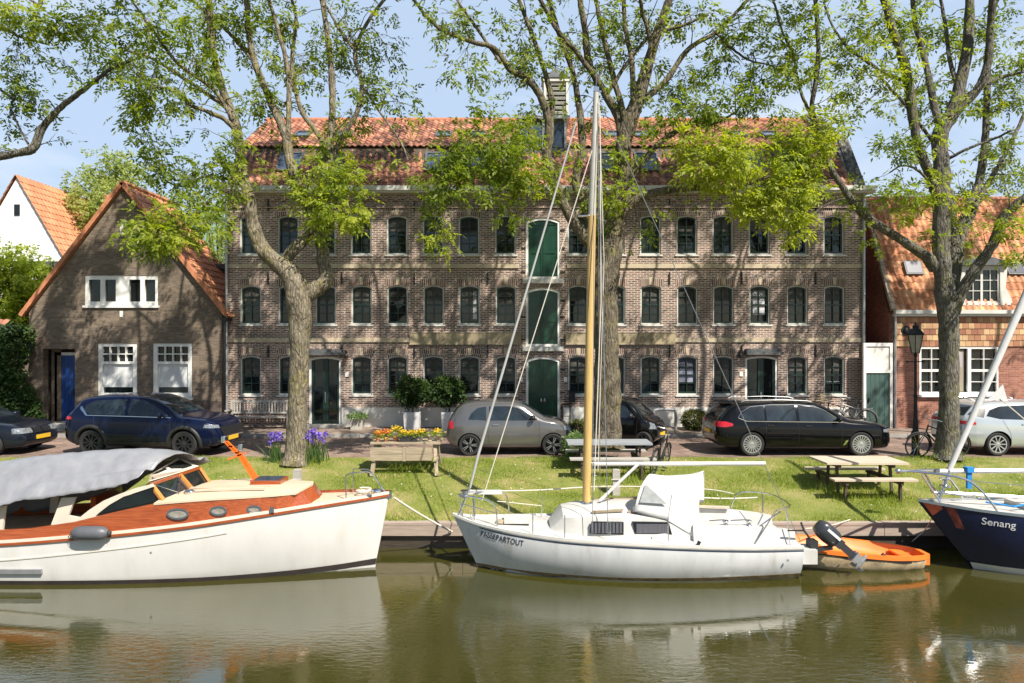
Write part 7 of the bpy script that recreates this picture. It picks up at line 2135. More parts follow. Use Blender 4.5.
# black estate car: long roof, chrome window frame, many-spoked rims
c = Car('estate_car', 'black estate car with many spoked silver rims, behind the beige picnic table', 'paint_black', (8.08, 20.08, 0), R(0), dict(
    top=[(-2.46, .62), (-2.42, .90), (-2.34, 1.05), (-2.10, 1.30), (-1.92, 1.42), (-1.6, 1.465), (-.8, 1.49), (.1, 1.475), (.45, 1.42), (.85, 1.24), (1.20, 1.04), (1.35, 1.0), (1.9, .93), (2.25, .83), (2.40, .72), (2.46, .55)],
    belt=[(-2.46, .60), (-2.3, .93), (-1.5, .96), (0, .93), (1.2, .90), (1.9, .86), (2.3, .74), (2.46, .54)],
    bottom=[(-2.46, .40), (-2.3, .26), (-1.6, .19), (1.6, .17), (2.3, .20), (2.46, .36)],
    plan=[(-2.46, .72), (-2.38, .86), (-2.1, .96), (-1.2, 1.0), (1.2, 1.0), (2.0, .95), (2.3, .84), (2.46, .62)], wells=[(-1.49, .375), (1.50, .375)], axle=.335, roofw=.73), 4.92, 1.87)
c.side('side_window', 'car_glass', [(-1.80, 1.06), (-1.6, .985), (-1.15, .98)], [(-1.72, 1.18), (-1.5, 1.32), (-1.15, 1.375)], .010)
c.side('side_window', 'car_glass', [(-1.09, .98), (-.28, .965)], [(-1.09, 1.378), (-.28, 1.385)], .010)
c.side('side_window', 'car_glass', [(-.20, .965), (.88, .955)], [(-.20, 1.385), (.25, 1.345), (.50, 1.24), (.88, 1.0)], .010)
c.seam([(-1.86, 1.05), (-1.66, .965), (-.5, .95), (.98, .935)], 'chrome', .022, .012, 'window_trim'); c.seam([(-1.86, 1.05), (-1.76, 1.2), (-1.5, 1.345), (-.9, 1.40), (-.2, 1.402), (.27, 1.36), (.55, 1.235), (.98, .945)], 'chrome', .022, .012, 'window_trim')
c.seam([(-1.12, .95), (-1.12, .62)]); c.seam([(-.24, .95), (-.22, .24)]); c.seam([(.93, .93), (.98, .72), (.92, .24)]); c.seam([(-1.0, .24), (.92, .24)])
c.front('windscreen', 'car_glass', [(-.66, 1.02), (.66, 1.02), (.56, 1.42), (-.56, 1.42)], .006)
c.front('rear_window', 'car_glass', [(-.66, 1.06), (.66, 1.06), (.54, 1.36), (-.54, 1.36)], .008, sgn=-1)
c.side('tail_lamp', 'redlamp', [(-2.40, .80), (-2.2, .80), (-2.02, .84)], [(-2.37, .95), (-2.2, .95), (-2.02, .90)], .010)
c.front('tail_lamp', 'redlamp', [(-.85, .80), (-.42, .80), (-.42, .93), (-.82, .95)], .008, sgn=-1); c.front('tail_lamp', 'redlamp', [(.42, .80), (.85, .80), (.82, .95), (.42, .93)], .008, sgn=-1)
c.side('headlamp', 'headlamp', [(2.12, .66), (2.38, .64)], [(2.12, .74), (2.36, .73)], .008)
c.side('air_vent', 'chrome', [(.98, .30), (1.06, .33)], [(1.06, .44), (1.13, .46)], .006, 4, 3)
c.handle(-1.0, .86, 'black'); c.handle(0.05, .84, 'black'); c.mirror(.86, .97); c.plate(-2.4, 0, .62, sgn=-1)
b = MB()
for sg in (-1, 1): b.tube([(-1.7, sg * .62, 1.47), (-1.6, sg * .63, 1.505), (-.6, sg * .65, 1.53), (.1, sg * .64, 1.505), (.25, sg * .63, 1.465)], .011, 6)
b.build('roof_rail', 'engine_grey', c.root, smooth=True)
b = MB(); b.beam((-2.05, -.5, 1.43), (-2.05, .5, 1.43), .22, .04); b.build('spoiler', 'paint_black', c.root)
c.wheels((-1.49, 1.50), .335, .245, 'alloy', 18, .335, .80)

# dark navy SUV with black cladding, front turned slightly towards the canal
c = Car('suv', 'shiny dark navy SUV with black rims in front of the gabled house', 'paint_navy', (-10.18, 20.05, 0), R(-5.5), dict(
    top=[(-2.27, .68), (-2.24, .95), (-2.16, 1.10), (-1.95, 1.38), (-1.78, 1.56), (-1.4, 1.64), (-.7, 1.68), (.05, 1.65), (.40, 1.56), (.85, 1.33), (1.12, 1.16), (1.3, 1.12), (1.85, 1.04), (2.12, .95), (2.24, .82), (2.28, .6)],
    belt=[(-2.27, .66), (-2.1, 1.10), (-1.3, 1.10), (0, 1.06), (1.1, 1.03), (1.8, .97), (2.15, .82), (2.28, .58)],
    bottom=[(-2.27, .45), (-2.1, .32), (-1.5, .25), (1.5, .24), (2.1, .27), (2.28, .40)],
    plan=[(-2.27, .74), (-2.18, .86), (-1.9, .96), (-1.2, 1.0), (1.2, 1.0), (1.85, .95), (2.12, .85), (2.28, .66)], wells=[(-1.36, .41), (1.34, .41)], axle=.36, roofw=.71), 4.55, 1.84)
c.side('side_window', 'car_glass', [(-1.62, 1.24), (-1.35, 1.14), (-.38, 1.115)], [(-1.55, 1.40), (-1.3, 1.51), (-.38, 1.56)], .010)
c.side('side_window', 'car_glass', [(-.28, 1.115), (.86, 1.09)], [(-.28, 1.56), (.10, 1.53), (.42, 1.40), (.86, 1.13)], .010)
c.seam([(-1.72, 1.30), (-1.5, 1.115), (-.4, 1.098), (.95, 1.07)], 'chrome', .022, .012, 'window_trim')
c.side('quarter_trim', 'chrome', [(-1.74, 1.34), (-1.52, 1.11)], [(-1.68, 1.36), (-1.47, 1.135)], .012, 8, 2)
c.seam([(-.33, 1.10), (-.31, .40)]); c.seam([(-1.28, 1.10), (-1.24, .86), (-.98, .62), (-.96, .40)]); c.seam([(.92, 1.06), (.96, .8), (.90, .40)])
c.side('sill_cladding', 'plastic', [(-.98, .26), (.92, .26)], [(-.98, .40), (.92, .40)], .012, 12, 3)
for wx in (-1.36, 1.34):
    for sg in (-1, 1):
        b = MB(); pts = []
        for k in range(17):
            a = R(-8 + 196 * k / 16); x, z = wx + .455 * math.cos(a), .36 + .455 * math.sin(a)
            h, _ = c.hit((x, sg * 3, z), (0, -sg, 0))
            if h: pts.append(h + Vector((0, sg * -.005, 0)))
        b.tube(pts, .05, 6); b.build('arch_cladding', 'plastic', c.root, smooth=True)
c.front('windscreen', 'car_glass', [(-.68, 1.18), (.68, 1.18), (.58, 1.58), (-.58, 1.58)], .006)
c.front('rear_window', 'car_glass', [(-.62, 1.18), (.62, 1.18), (.54, 1.50), (-.54, 1.50)], .008, sgn=-1)
c.front('grille', 'black', [(-.50, .52), (.50, .52), (.62, .80), (-.62, .80)], .012)
c.front('grille_trim', 'chrome', [(-.54, .50), (.54, .50), (.52, .53), (-.52, .53)], .020, 10, 2)
c.front('headlamp', 'headlamp', [(-.86, .80), (-.60, .77), (-.60, .86), (-.84, .89)], .010); c.front('headlamp', 'headlamp', [(.60, .77), (.86, .80), (.84, .89), (.60, .86)], .010)
c.side('headlamp', 'headlamp', [(1.92, .80), (2.14, .78)], [(1.90, .89), (2.12, .87)], .010, 6, 3)
c.front('bumper', 'plastic', [(-.78, .32), (.78, .32), (.80, .44), (-.80, .44)], .012); c.plate(2.2, 0, .46)
c.side('tail_lamp', 'redlamp', [(-2.18, .98), (-1.95, 1.0)], [(-2.15, 1.08), (-1.95, 1.06)], .010, 6, 3)
c.handle(-.62, .98, 'paint_navy'); c.handle(.22, .97, 'paint_navy'); c.mirror(.74, 1.10); c.wheels((-1.36, 1.34), .36, .25, 'dark_alloy', 10, .36, .79)

# little grey three-door hatchback with rounded roof
c = Car('hatchback', 'small rounded grey three door hatchback with dark rims near the green doors', 'paint_grey', (-.06, 20.1, 0), R(2.2), dict(
    top=[(-1.79, .62), (-1.77, .85), (-1.70, 1.00), (-1.52, 1.24), (-1.32, 1.41), (-1.0, 1.475), (-.4, 1.495), (.1, 1.475), (.40, 1.39), (.75, 1.18), (.98, 1.03), (1.12, .99), (1.45, .92), (1.66, .80), (1.75, .68), (1.79, .52)],
    belt=[(-1.79, .60), (-1.6, .92), (-1.0, .95), (0, .95), (.95, .93), (1.4, .84), (1.7, .66), (1.79, .50)],
    bottom=[(-1.79, .40), (-1.65, .28), (-1.2, .20), (1.2, .19), (1.65, .24), (1.79, .38)],
    plan=[(-1.79, .66), (-1.70, .82), (-1.45, .95), (-.9, 1.0), (.9, 1.0), (1.4, .93), (1.66, .80), (1.79, .58)], wells=[(-1.14, .335), (1.16, .335)], axle=.30, roofw=.72), 3.57, 1.63)
c.side('side_window', 'car_glass', [(-1.18, .99), (-.68, .98)], [(-1.10, 1.16), (-.92, 1.31), (-.68, 1.345)], .010)
c.side('side_window', 'car_glass', [(-.60, .98), (.72, .975)], [(-.60, 1.35), (-.05, 1.355), (.25, 1.29), (.72, 1.02)], .010)
c.seam([(-.64, .96), (-.62, .42), (-.55, .28), (.76, .28), (.80, .6), (.78, .95)])
c.seam([(-1.26, .99), (-.6, .962), (.80, .955)], 'chrome', .014, .010, 'window_trim')
c.side('sill_trim', 'paint_grey', [(-.74, .25), (.78, .25)], [(-.70, .31), (.78, .31)], .022, 12, 2)
c.front('windscreen', 'car_glass', [(-.56, 1.03), (.56, 1.03), (.48, 1.40), (-.48, 1.40)], .006)
c.front('rear_window', 'car_glass', [(-.50, 1.04), (.50, 1.04), (.42, 1.32), (-.42, 1.32)], .008, sgn=-1)
c.side('tail_lamp', 'redlamp', [(-1.745, .74), (-1.58, .74)], [(-1.72, .95), (-1.58, .92)], .012, 6, 4)
c.front('tail_lamp', 'redlamp', [(-.70, .74), (-.56, .74), (-.54, .94), (-.66, .95)], .010, sgn=-1); c.front('tail_lamp', 'redlamp', [(.56, .74), (.70, .74), (.66, .95), (.54, .94)], .010, sgn=-1)
c.side('headlamp', 'headlamp', [(1.48, .70), (1.64, .68)], [(1.46, .82), (1.60, .80)], .010, 6, 4)
c.front('headlamp', 'headlamp', [(-.66, .68), (-.46, .68), (-.46, .82), (-.62, .82)], .010); c.front('headlamp', 'headlamp', [(.46, .68), (.66, .68), (.62, .82), (.46, .82)], .010)
c.front('bumper', 'black', [(-.55, .30), (.55, .30), (.58, .46), (-.58, .46)], .012); c.plate(1.75, 0, .5)
c.handle(-.42, .86, 'chrome'); c.mirror(.62, 1.0, 'black'); c.wheels((-1.14, 1.16), .30, .225, 'dark_alloy', 5, .30, .71)
b = MB()
for x in (-1.14, 1.16):
    for k in range(5):
        for e in (-.16, .16):
            a = 2 * math.pi * k / 5 + e
            b.beam((x + .05 * math.cos(a), -.71 - .092, .30 + .05 * math.sin(a)), (x + .205 * math.cos(a), -.71 - .092, .30 + .205 * math.sin(a)), .012, .008, 0, (0, 1, 0))
b.build('rim_edge', 'alloy', c.root)

# tiny black two-seater half hidden by the middle tree
c = Car('city_car', 'short black two seat city car half hidden behind the mossy tree', 'paint_black', (3.44, 21.2, 0), R(-28), dict(
    top=[(-1.32, .70), (-1.30, 1.05), (-1.22, 1.32), (-1.0, 1.50), (-.5, 1.55), (.1, 1.53), (.40, 1.42), (.72, 1.16), (.88, 1.02), (1.02, .95), (1.20, .84), (1.30, .70), (1.33, .52)],
    belt=[(-1.32, .68), (-1.1, .95), (0, .96), (.85, .93), (1.15, .78), (1.33, .50)], bottom=[(-1.32, .40), (-1.2, .28), (-.9, .2), (.9, .2), (1.2, .26), (1.33, .38)],
    plan=[(-1.32, .74), (-1.22, .88), (-.9, 1.0), (.6, 1.0), (1.0, .93), (1.2, .82), (1.33, .62)], wells=[(-.93, .33), (.92, .33)], axle=.29, roofw=.76), 2.65, 1.64)
c.side('side_window', 'car_glass', [(-.55, .98), (.62, .97)], [(-.55, 1.38), (.05, 1.38), (.28, 1.29), (.62, 1.02)], .010)
c.root.scale = (.84, .93, .95)
c.front('windscreen', 'car_glass', [(-.62, 1.06), (.62, 1.06), (.54, 1.44), (-.54, 1.44)], .006)
c.front('rear_window', 'car_glass', [(-.55, 1.05), (.55, 1.05), (.48, 1.36), (-.48, 1.36)], .008, sgn=-1)
c.front('headlamp', 'headlamp', [(-.72, .66), (-.48, .64), (-.50, .80), (-.66, .86)], .010); c.front('headlamp', 'headlamp', [(.48, .64), (.72, .66), (.66, .86), (.50, .80)], .010)
c.front('grille', 'plastic', [(-.42, .36), (.42, .36), (.42, .56), (-.42, .56)], .010)
c.side('roof_pillar', pm('silver_safety_cell', (.20, .20, .21), .3, .5, var=.05), [(-.62, .45), (-.60, 1.0)], [(-.76, .45), (-.72, 1.05)], .008, 8, 2)
c.seam([(-.56, .94), (-.5, .30), (.66, .30), (.72, .93)]); c.handle(-.3, .86, 'black'); c.mirror(.55, 1.0, 'plastic'); c.wheels((-.93, .92), .29, .21, 'dark_alloy', 7, .29, .72); c.plate(1.3, 0, .45)

# silver hatchback / estate leaving the picture at the right
c = Car('silver_car', 'silver estate car cut by the right edge, behind the bicycle', 'paint_silver', (14.68, 20.1, 0), R(0), dict(
    top=[(-2.27, .62), (-2.24, .92), (-2.12, 1.10), (-1.85, 1.36), (-1.6, 1.46), (-1.0, 1.50), (-.2, 1.49), (.3, 1.40), (.8, 1.18), (1.1, 1.02), (1.3, .98), (1.85, .90), (2.15, .78), (2.27, .55)],
    belt=[(-2.27, .60), (-2.1, 1.0), (-1.3, 1.0), (0, .96), (1.1, .92), (1.8, .84), (2.15, .7), (2.27, .53)],
    bottom=[(-2.27, .40), (-2.1, .27), (-1.5, .20), (1.5, .19), (2.1, .23), (2.27, .37)],
    plan=[(-2.27, .72), (-2.18, .86), (-1.9, .96), (-1.2, 1.0), (1.2, 1.0), (1.85, .95), (2.12, .84), (2.27, .62)], wells=[(-1.33, .37), (1.36, .37)], axle=.325, roofw=.73), 4.54, 1.82)
c.side('side_window', 'car_glass', [(-1.62, 1.10), (-1.25, 1.02), (-.38, 1.0)], [(-1.5, 1.25), (-1.2, 1.36), (-.38, 1.39)], .010)
c.side('side_window', 'car_glass', [(-.3, 1.0), (.8, .98)], [(-.3, 1.39), (.1, 1.35), (.36, 1.26), (.8, 1.02)], .010)
c.front('rear_window', 'car_glass', [(-.62, 1.10), (.62, 1.10), (.55, 1.36), (-.55, 1.36)], .008, sgn=-1)
c.front('windscreen', 'car_glass', [(-.62, 1.03), (.62, 1.03), (.54, 1.38), (-.54, 1.38)], .006)
c.side('tail_lamp', 'redlamp', [(-2.22, .86), (-1.92, .86)], [(-2.20, .96), (-1.92, .93)], .010, 8, 3)
c.front('tail_lamp', 'redlamp', [(-.80, .86), (-.25, .88), (-.25, .93), (-.78, .96)], .010, sgn=-1); c.front('tail_lamp', 'redlamp', [(.25, .88), (.80, .86), (.78, .96), (.25, .93)], .010, sgn=-1)
c.side('quarter_glass', 'black', [(-2.05, 1.12), (-1.70, 1.06)], [(-1.85, 1.30), (-1.58, 1.30)], .008, 8, 4)
c.front('headlamp', 'headlamp', [(-.78, .66), (-.50, .64), (-.50, .74), (-.74, .76)], .010); c.front('headlamp', 'headlamp', [(.50, .64), (.78, .66), (.74, .76), (.50, .74)], .010)
c.front('bumper', 'plastic', [(-.7, .30), (.7, .30), (.72, .42), (-.72, .42)], .010, sgn=-1); c.plate(-2.2, 0, .6, sgn=-1)
c.seam([(-.34, .98), (-.32, .28)]); c.seam([(-1.2, .98), (-1.0, .62), (-.96, .28)]); c.seam([(.9, .95), (.92, .28)]); c.handle(-.6, .88, 'paint_silver'); c.mirror(.7, 1.0); c.wheels((-1.33, 1.36), .325, .24, 'alloy', 10, .325, .785)
b = MB()
for sg in (-1, 1): b.tube([(-1.6, sg * .60, 1.47), (-1.5, sg * .61, 1.52), (.0, sg * .62, 1.53), (.12, sg * .61, 1.47)], .013, 6)
b.build('roof_rail', 'chrome', c.root, smooth=True)

# dark saloon cut by the left edge, only its nose in view
c = Car('saloon_car', 'dark blue grey saloon with yellow plate cut by the left edge', 'paint_dark', (-15.66, 20.15, 0), R(-3), dict(
    top=[(-2.23, .62), (-2.2, .90), (-2.1, .99), (-1.6, 1.03), (-1.35, 1.10), (-.9, 1.32), (-.5, 1.40), (.1, 1.40), (.45, 1.30), (.85, 1.08), (1.05, .98), (1.25, .94), (1.8, .87), (2.08, .77), (2.2, .66), (2.24, .5)],
    belt=[(-2.23, .60), (-2.0, .92), (-1.2, .93), (0, .92), (1.0, .89), (1.8, .80), (2.1, .68), (2.24, .48)],
    bottom=[(-2.23, .40), (-2.1, .28), (-1.5, .19), (1.5, .18), (2.1, .21), (2.24, .35)],
    plan=[(-2.23, .74), (-2.1, .90), (-1.8, .97), (-1.2, 1.0), (1.2, 1.0), (1.8, .96), (2.1, .86), (2.24, .70)], wells=[(-1.34, .36), (1.38, .36)], axle=.315, roofw=.70), 4.47, 1.74)
c.side('side_window', 'car_glass', [(-1.2, .98), (-.2, .96)], [(-.85, 1.24), (-.2, 1.31)], .010); c.side('side_window', 'car_glass', [(-.12, .96), (.8, .94)], [(-.12, 1.31), (.2, 1.29), (.8, .98)], .010)
c.front('windscreen', 'car_glass', [(-.62, 1.0), (.62, 1.0), (.54, 1.32), (-.54, 1.32)], .006)
c.front('headlamp', 'headlamp', [(-.80, .60), (-.36, .60), (-.36, .73), (-.76, .75)], .012); c.front('headlamp', 'headlamp', [(.36, .60), (.80, .60), (.76, .75), (.36, .73)], .012)
c.side('headlamp', 'headlamp', [(1.95, .60), (2.16, .60)], [(1.93, .74), (2.12, .72)], .010, 6, 3)
for sg in (-1, 1): c.front('grille', 'black', [(sg * .18 - .14, .58), (sg * .18 + .14, .58), (sg * .18 + .13, .72), (sg * .18 - .13, .72)], .018, 6, 4)
c.front('air_intake', 'black', [(-.62, .28), (.62, .28), (.62, .38), (-.62, .38)], .010); c.plate(2.2, 0, .46)
c.seam([(-.16, .94), (-.14, .28)]); c.seam([(.92, .9), (.95, .28)]); c.mirror(.72, .95); c.handle(-.5, .84, 'paint_dark'); c.wheels((-1.34, 1.38), .315, .23, 'alloy', 10, .315, .75)
# ================================================================== street furniture and plants
def ground_at(Y): return zbank(Y)

# flower table: old trestle table with a folded seat, pots on top
def place(px, Y): return ((px - CX) * Y / F, Y)
x0, Yt = place(407, 17.75)
zg = ground_at(17.55)
ft = thing('picnic_table', 'weathered wooden picnic table carrying a row of flower pots', 'picnic table', (x0, Yt, zg))
Wd = 1.72; H = CZ - (440 - CY) * 17.75 / F - zg
b = MB()
for k in range(5): b.bb(-Wd / 2 - .02 * (k % 2), Wd / 2 + .02 * ((k + 1) % 2), -.36 + k * .145, -.36 + k * .145 + .135, H - .045, H)
b.build('tabletop', 'oldwood', ft)
for sx in (-1, 1):
    for sy in (-1, 1):
        b = MB(); b.beam((sx * (Wd / 2 - .13), sy * .22, H - .046), (sx * (Wd / 2 - .06), sy * .48, -.02), .09, .055); b.build('leg', 'oldwood', ft)
b = MB()
for sx in (-1, 1): b.beam((sx * (Wd / 2 - .10), -.45, H * .45), (sx * (Wd / 2 - .10), .45, H * .45), .09, .04)
b.build('brace', 'oldwood', ft)
b = MB()
for (xa, xb) in ((-Wd / 2 + .02, -.04), (.04, Wd / 2 - .18)):
    for k in range(2): b.bb(xa, xb, -.455 - .0, -.42, H * .45 + k * .165, H * .45 + .155 + k * .165)
b.bb(-.035, .035, -.46, -.41, H * .43, H - .1)
b.build('folded_seat', 'oldwood', ft)
b = MB(); b.bb(-Wd / 2 + .3, Wd / 2 - .3, .30, .55, H * .42, H * .46); b.build('seat', 'oldwood', ft)
def flowers(parent, c, r, n, petal, seed, leafn=60, tall=.16):
    rr_ = random.Random(seed); LC, LD, LT, FC, FD, FT = [], [], [], [], [], []
    for _ in range(leafn):
        v = rvec(rr_); LC.append((c[0] + v.x * r, c[1] + v.y * r * .8, c[2] + abs(v.z) * tall * .7)); LD.append((v.x, v.y, .6)); LT.append(rr_.random())
    for _ in range(n):
        v = rvec(rr_); q = Vector((c[0] + v.x * r, c[1] + v.y * r * .8, c[2] + tall * rr_.uniform(.5, 1.1)))
        for k in range(5): FC.append(q + rvec(rr_) * .008); FD.append(rvec(rr_) + Vector((0, -.3, .4))); FT.append(rr_.random())
    link('leaves', leaf_mesh('leaves', LC, LD, LT, 'leaf_bright', sprig=.03, leaflet=.06, width=.03, k=2, seed=seed), parent)
    if n: link('blossom', leaf_mesh('blossom', [tuple(q) for q in FC], [tuple(q) for q in FD], FT, petal, sprig=.01, leaflet=.045, width=.04, k=1, seed=seed, droop=0), parent)
ptop = zg + H
PK = 'flower pots on the weathered table'
pots = [  # px, kind, radius, height, mat, petal, label
    (378, .065, .10, 'terracotta', 'petal_orange', 'terracotta pot of yellow flowers at the left end of the weathered table'),
    (386, .075, .11, 'terracotta', 'petal_orange', 'orange flowered clay pot standing second from the left table end'),
    (395.5, .085, .12, 'terracotta', 'petal_yellow', 'wide clay pot with a tall clump of yellow flowers'),
    (421, .05, .13, 'potgrey', 'petal_yellow', 'small grey pot right of the flower trough'),
    (429.5, .08, .15, 'pottan', None, 'tan stone urn with bare foliage on the flower table'),
    (438.5, .08, .14, 'pottan', 'petal_yellow', 'tan stone urn at the right end of the flower table')]
for i, (px, r, h, mt, petal, lab) in enumerate(pots):
    x, _ = place(px, 17.55); t = thing('flower_pot', lab, 'flower pot', (x, 17.55 + .04 * (i % 3), ptop + .002), 0, PK)
    b = MB()
    if mt == 'pottan': b.lathe([(.06, 0), (.065, .015), (.035, .035), (.05, .06), (r, h - .02), (r + .012, h - .015), (r + .012, h), (r - .015, h)], (0, 0, 0), 18)
    else: b.lathe([(r * .68, 0), (r * .92, h - .03), (r + .006, h - .028), (r + .01, h), (r - .015, h)], (0, 0, 0), 18)
    b.build('pot', mt, t, smooth=True, sharp=35)
    b = MB(); b.lathe([(0, h - .02), (r - .012, h - .018), (r - .012, h - .012), (0, h - .012)], (0, 0, 0), 14); b.build('soil', 'soil', t)
    flowers(t, (0, 0, h - .01), r * 1.5, (22 if petal else 0), petal or 'petal_yellow', 40 + i, 60, .24 if i == 2 else .16 if petal else .08)
x, _ = place(408.5, 17.55); t = thing('flower_trough', 'dark oblong trough of yellow flowers in the middle of the weathered table', 'flower trough', (x, 17.55, ptop + .002), 0, PK)
b = MB(); b.bb(-.22, .22, -.08, .08, 0, .11); b.bb(-.235, .235, -.095, .095, .1105, .13); b.build('trough', 'engine', t)
for k in range(3): flowers(t, (-.14 + k * .14, 0, .12), .10, 14, 'petal_yellow', 60 + k, 40, .14)

# picnic tables
def picnic(name, label, x, Y, rz, Lt, topw, zg, top, seat, leg, htop=.75, hs=.45, seat_off=.68, group=None):
    t = thing(name, label, 'picnic table', (x, Y, zg), rz, group)
    b = MB(); n = max(3, int(topw / .15)); w = topw / n
    for k in range(n): b.bb(-Lt / 2, Lt / 2, -topw / 2 + k * w, -topw / 2 + (k + 1) * w - .008, htop - .045, htop)
    b.build('tabletop', top, t)
    for sy in (-1, 1):
        b = MB()
        for k in range(2): b.bb(-Lt / 2 + .02, Lt / 2 + .02, sy * seat_off - .14 + k * .142, sy * seat_off - .14 + k * .142 + .134, hs - .04, hs)
        b.build('seat', seat, t)
    for sx in (-1, 1):
        xx = sx * (Lt / 2 - .32)
        b = MB(); b.bb(xx - .03, xx + .03, -seat_off - .1, seat_off + .1, hs - .135, hs - .041); b.bb(xx - .03, xx + .03, -topw / 2 + .05, topw / 2 - .05, htop - .13, htop - .046); b.build('bearer', leg, t)
        for sy in (-1, 1):
            b = MB(); b.beam((xx + .0315, sy * .20, htop - .05), (xx + .0315, sy * .30, -.08), .055, .05); b.build('leg', leg, t)
            b = MB(); b.bb(xx - .026, xx + .026, sy * seat_off - .04, sy * seat_off + .04, -.1, hs - .136); b.build('leg', leg, t)
    return t
picnic('picnic_table', 'beige plank picnic table with two benches on the grass before the black estate car', (862 - CX) * 16.45 / F * .99, 16.5, R(0), 1.88, 1.0, zbank(16.4) - .03, 'beigewood', 'beigewood', 'darkwood', htop=.76, hs=.44, seat_off=.70)
picnic('picnic_table', 'shaded grey topped picnic table beneath the mossy tree behind the boom', (609 - CX) * 17.6 / F, 17.75, R(0), 2.1, .80, zbank(17.6), 'tabletop_grey', 'greywood', 'darkwood', htop=.76, hs=.44, seat_off=.66)

# mooring posts on the bank
for i, (px, py, Y, lab) in enumerate(((297.5, 488, 16.2, 'short grey wooden mooring post behind the launch bow'), (616, 486, 16.2, 'short grey wooden mooring post before the grey picnic table'))):
    p = P(px, py, Y); zz = zbank(Y)
    b = MB(); b.box((0, 0, .24), (.17, .15, .66)); b.box((0, 0, .575), (.15, .13, .02)); b.tube([(-.12, -.09, .36), (.12, -.09, .36)], .018, 6)
    ob = b.build('mooring_post', 'greywood'); ob.location = (p.x, Y, zz); tag(ob, lab, 'post', 'mooring posts on the bank')

# lamp post with lantern
x, Yl = place(915.5, 19.3)
lp = thing('street_lamp', 'black iron lamp post with glass lantern before the red cottage', 'street lamp', (x, Yl, 0))
ht = CZ - (322 - CY) * Yl / F
b = MB(); b.lathe([(.13, 0), (.13, .06), (.10, .10), (.10, .55), (.115, .58), (.115, .63), (.075, .70), (.06, .9), (.065, 1.0), (.05, 1.03), (.042, 1.6), (.055, 1.62), (.055, 1.66), (.038, 1.70), (.032, ht - .95), (.05, ht - .93), (.05, ht - .88), (.02, ht - .84)], (0, 0, 0), 16)
b.build('pole', 'iron', lp, smooth=True, sharp=30)
b = MB(); b.tube([(-.22, 0, ht - 1.08), (.22, 0, ht - 1.08)], .015, 6); b.ball((-.23, 0, ht - 1.08), .03, 8, 6); b.ball((.23, 0, ht - 1.08), .03, 8, 6); b.build('ladder_bar', 'iron', lp)
z0_, z1_ = ht - .84, ht - .34
b = MB()
for k in range(6):
    a = math.pi / 3 * k; c_, s_ = math.cos(a), math.sin(a)
    b.beam((.11 * c_, .11 * s_, z0_), (.21 * c_, .21 * s_, z1_), .018, .018)
    a2 = a + math.pi / 3
    b.beam((.21 * c_, .21 * s_, z1_), (.21 * math.cos(a2), .21 * math.sin(a2), z1_), .02, .02); b.beam((.11 * c_, .11 * s_, z0_), (.11 * math.cos(a2), .11 * math.sin(a2), z0_), .02, .02)
ln = b.build('lantern_frame', 'iron', lp)
b = MB(); r0 = [(.105 * math.cos(math.pi / 3 * k), .105 * math.sin(math.pi / 3 * k), z0_ + .01) for k in range(6)]; r1 = [(.203 * math.cos(math.pi / 3 * k), .203 * math.sin(math.pi / 3 * k), z1_ - .005) for k in range(6)]
b.grid([r0, r1], closed_v=True); b.build('pane', 'lampglass', ln)
b = MB(); b.lathe([(.25, z1_ + .012), (.24, z1_ + .03), (.13, z1_ + .16), (.08, z1_ + .18), (.09, z1_ + .24), (.05, z1_ + .28), (.015, z1_ + .30), (.02, z1_ + .34), (.0, z1_ + .36)], (0, 0, 0), 6); b.build('lantern_roof', 'iron', lp)

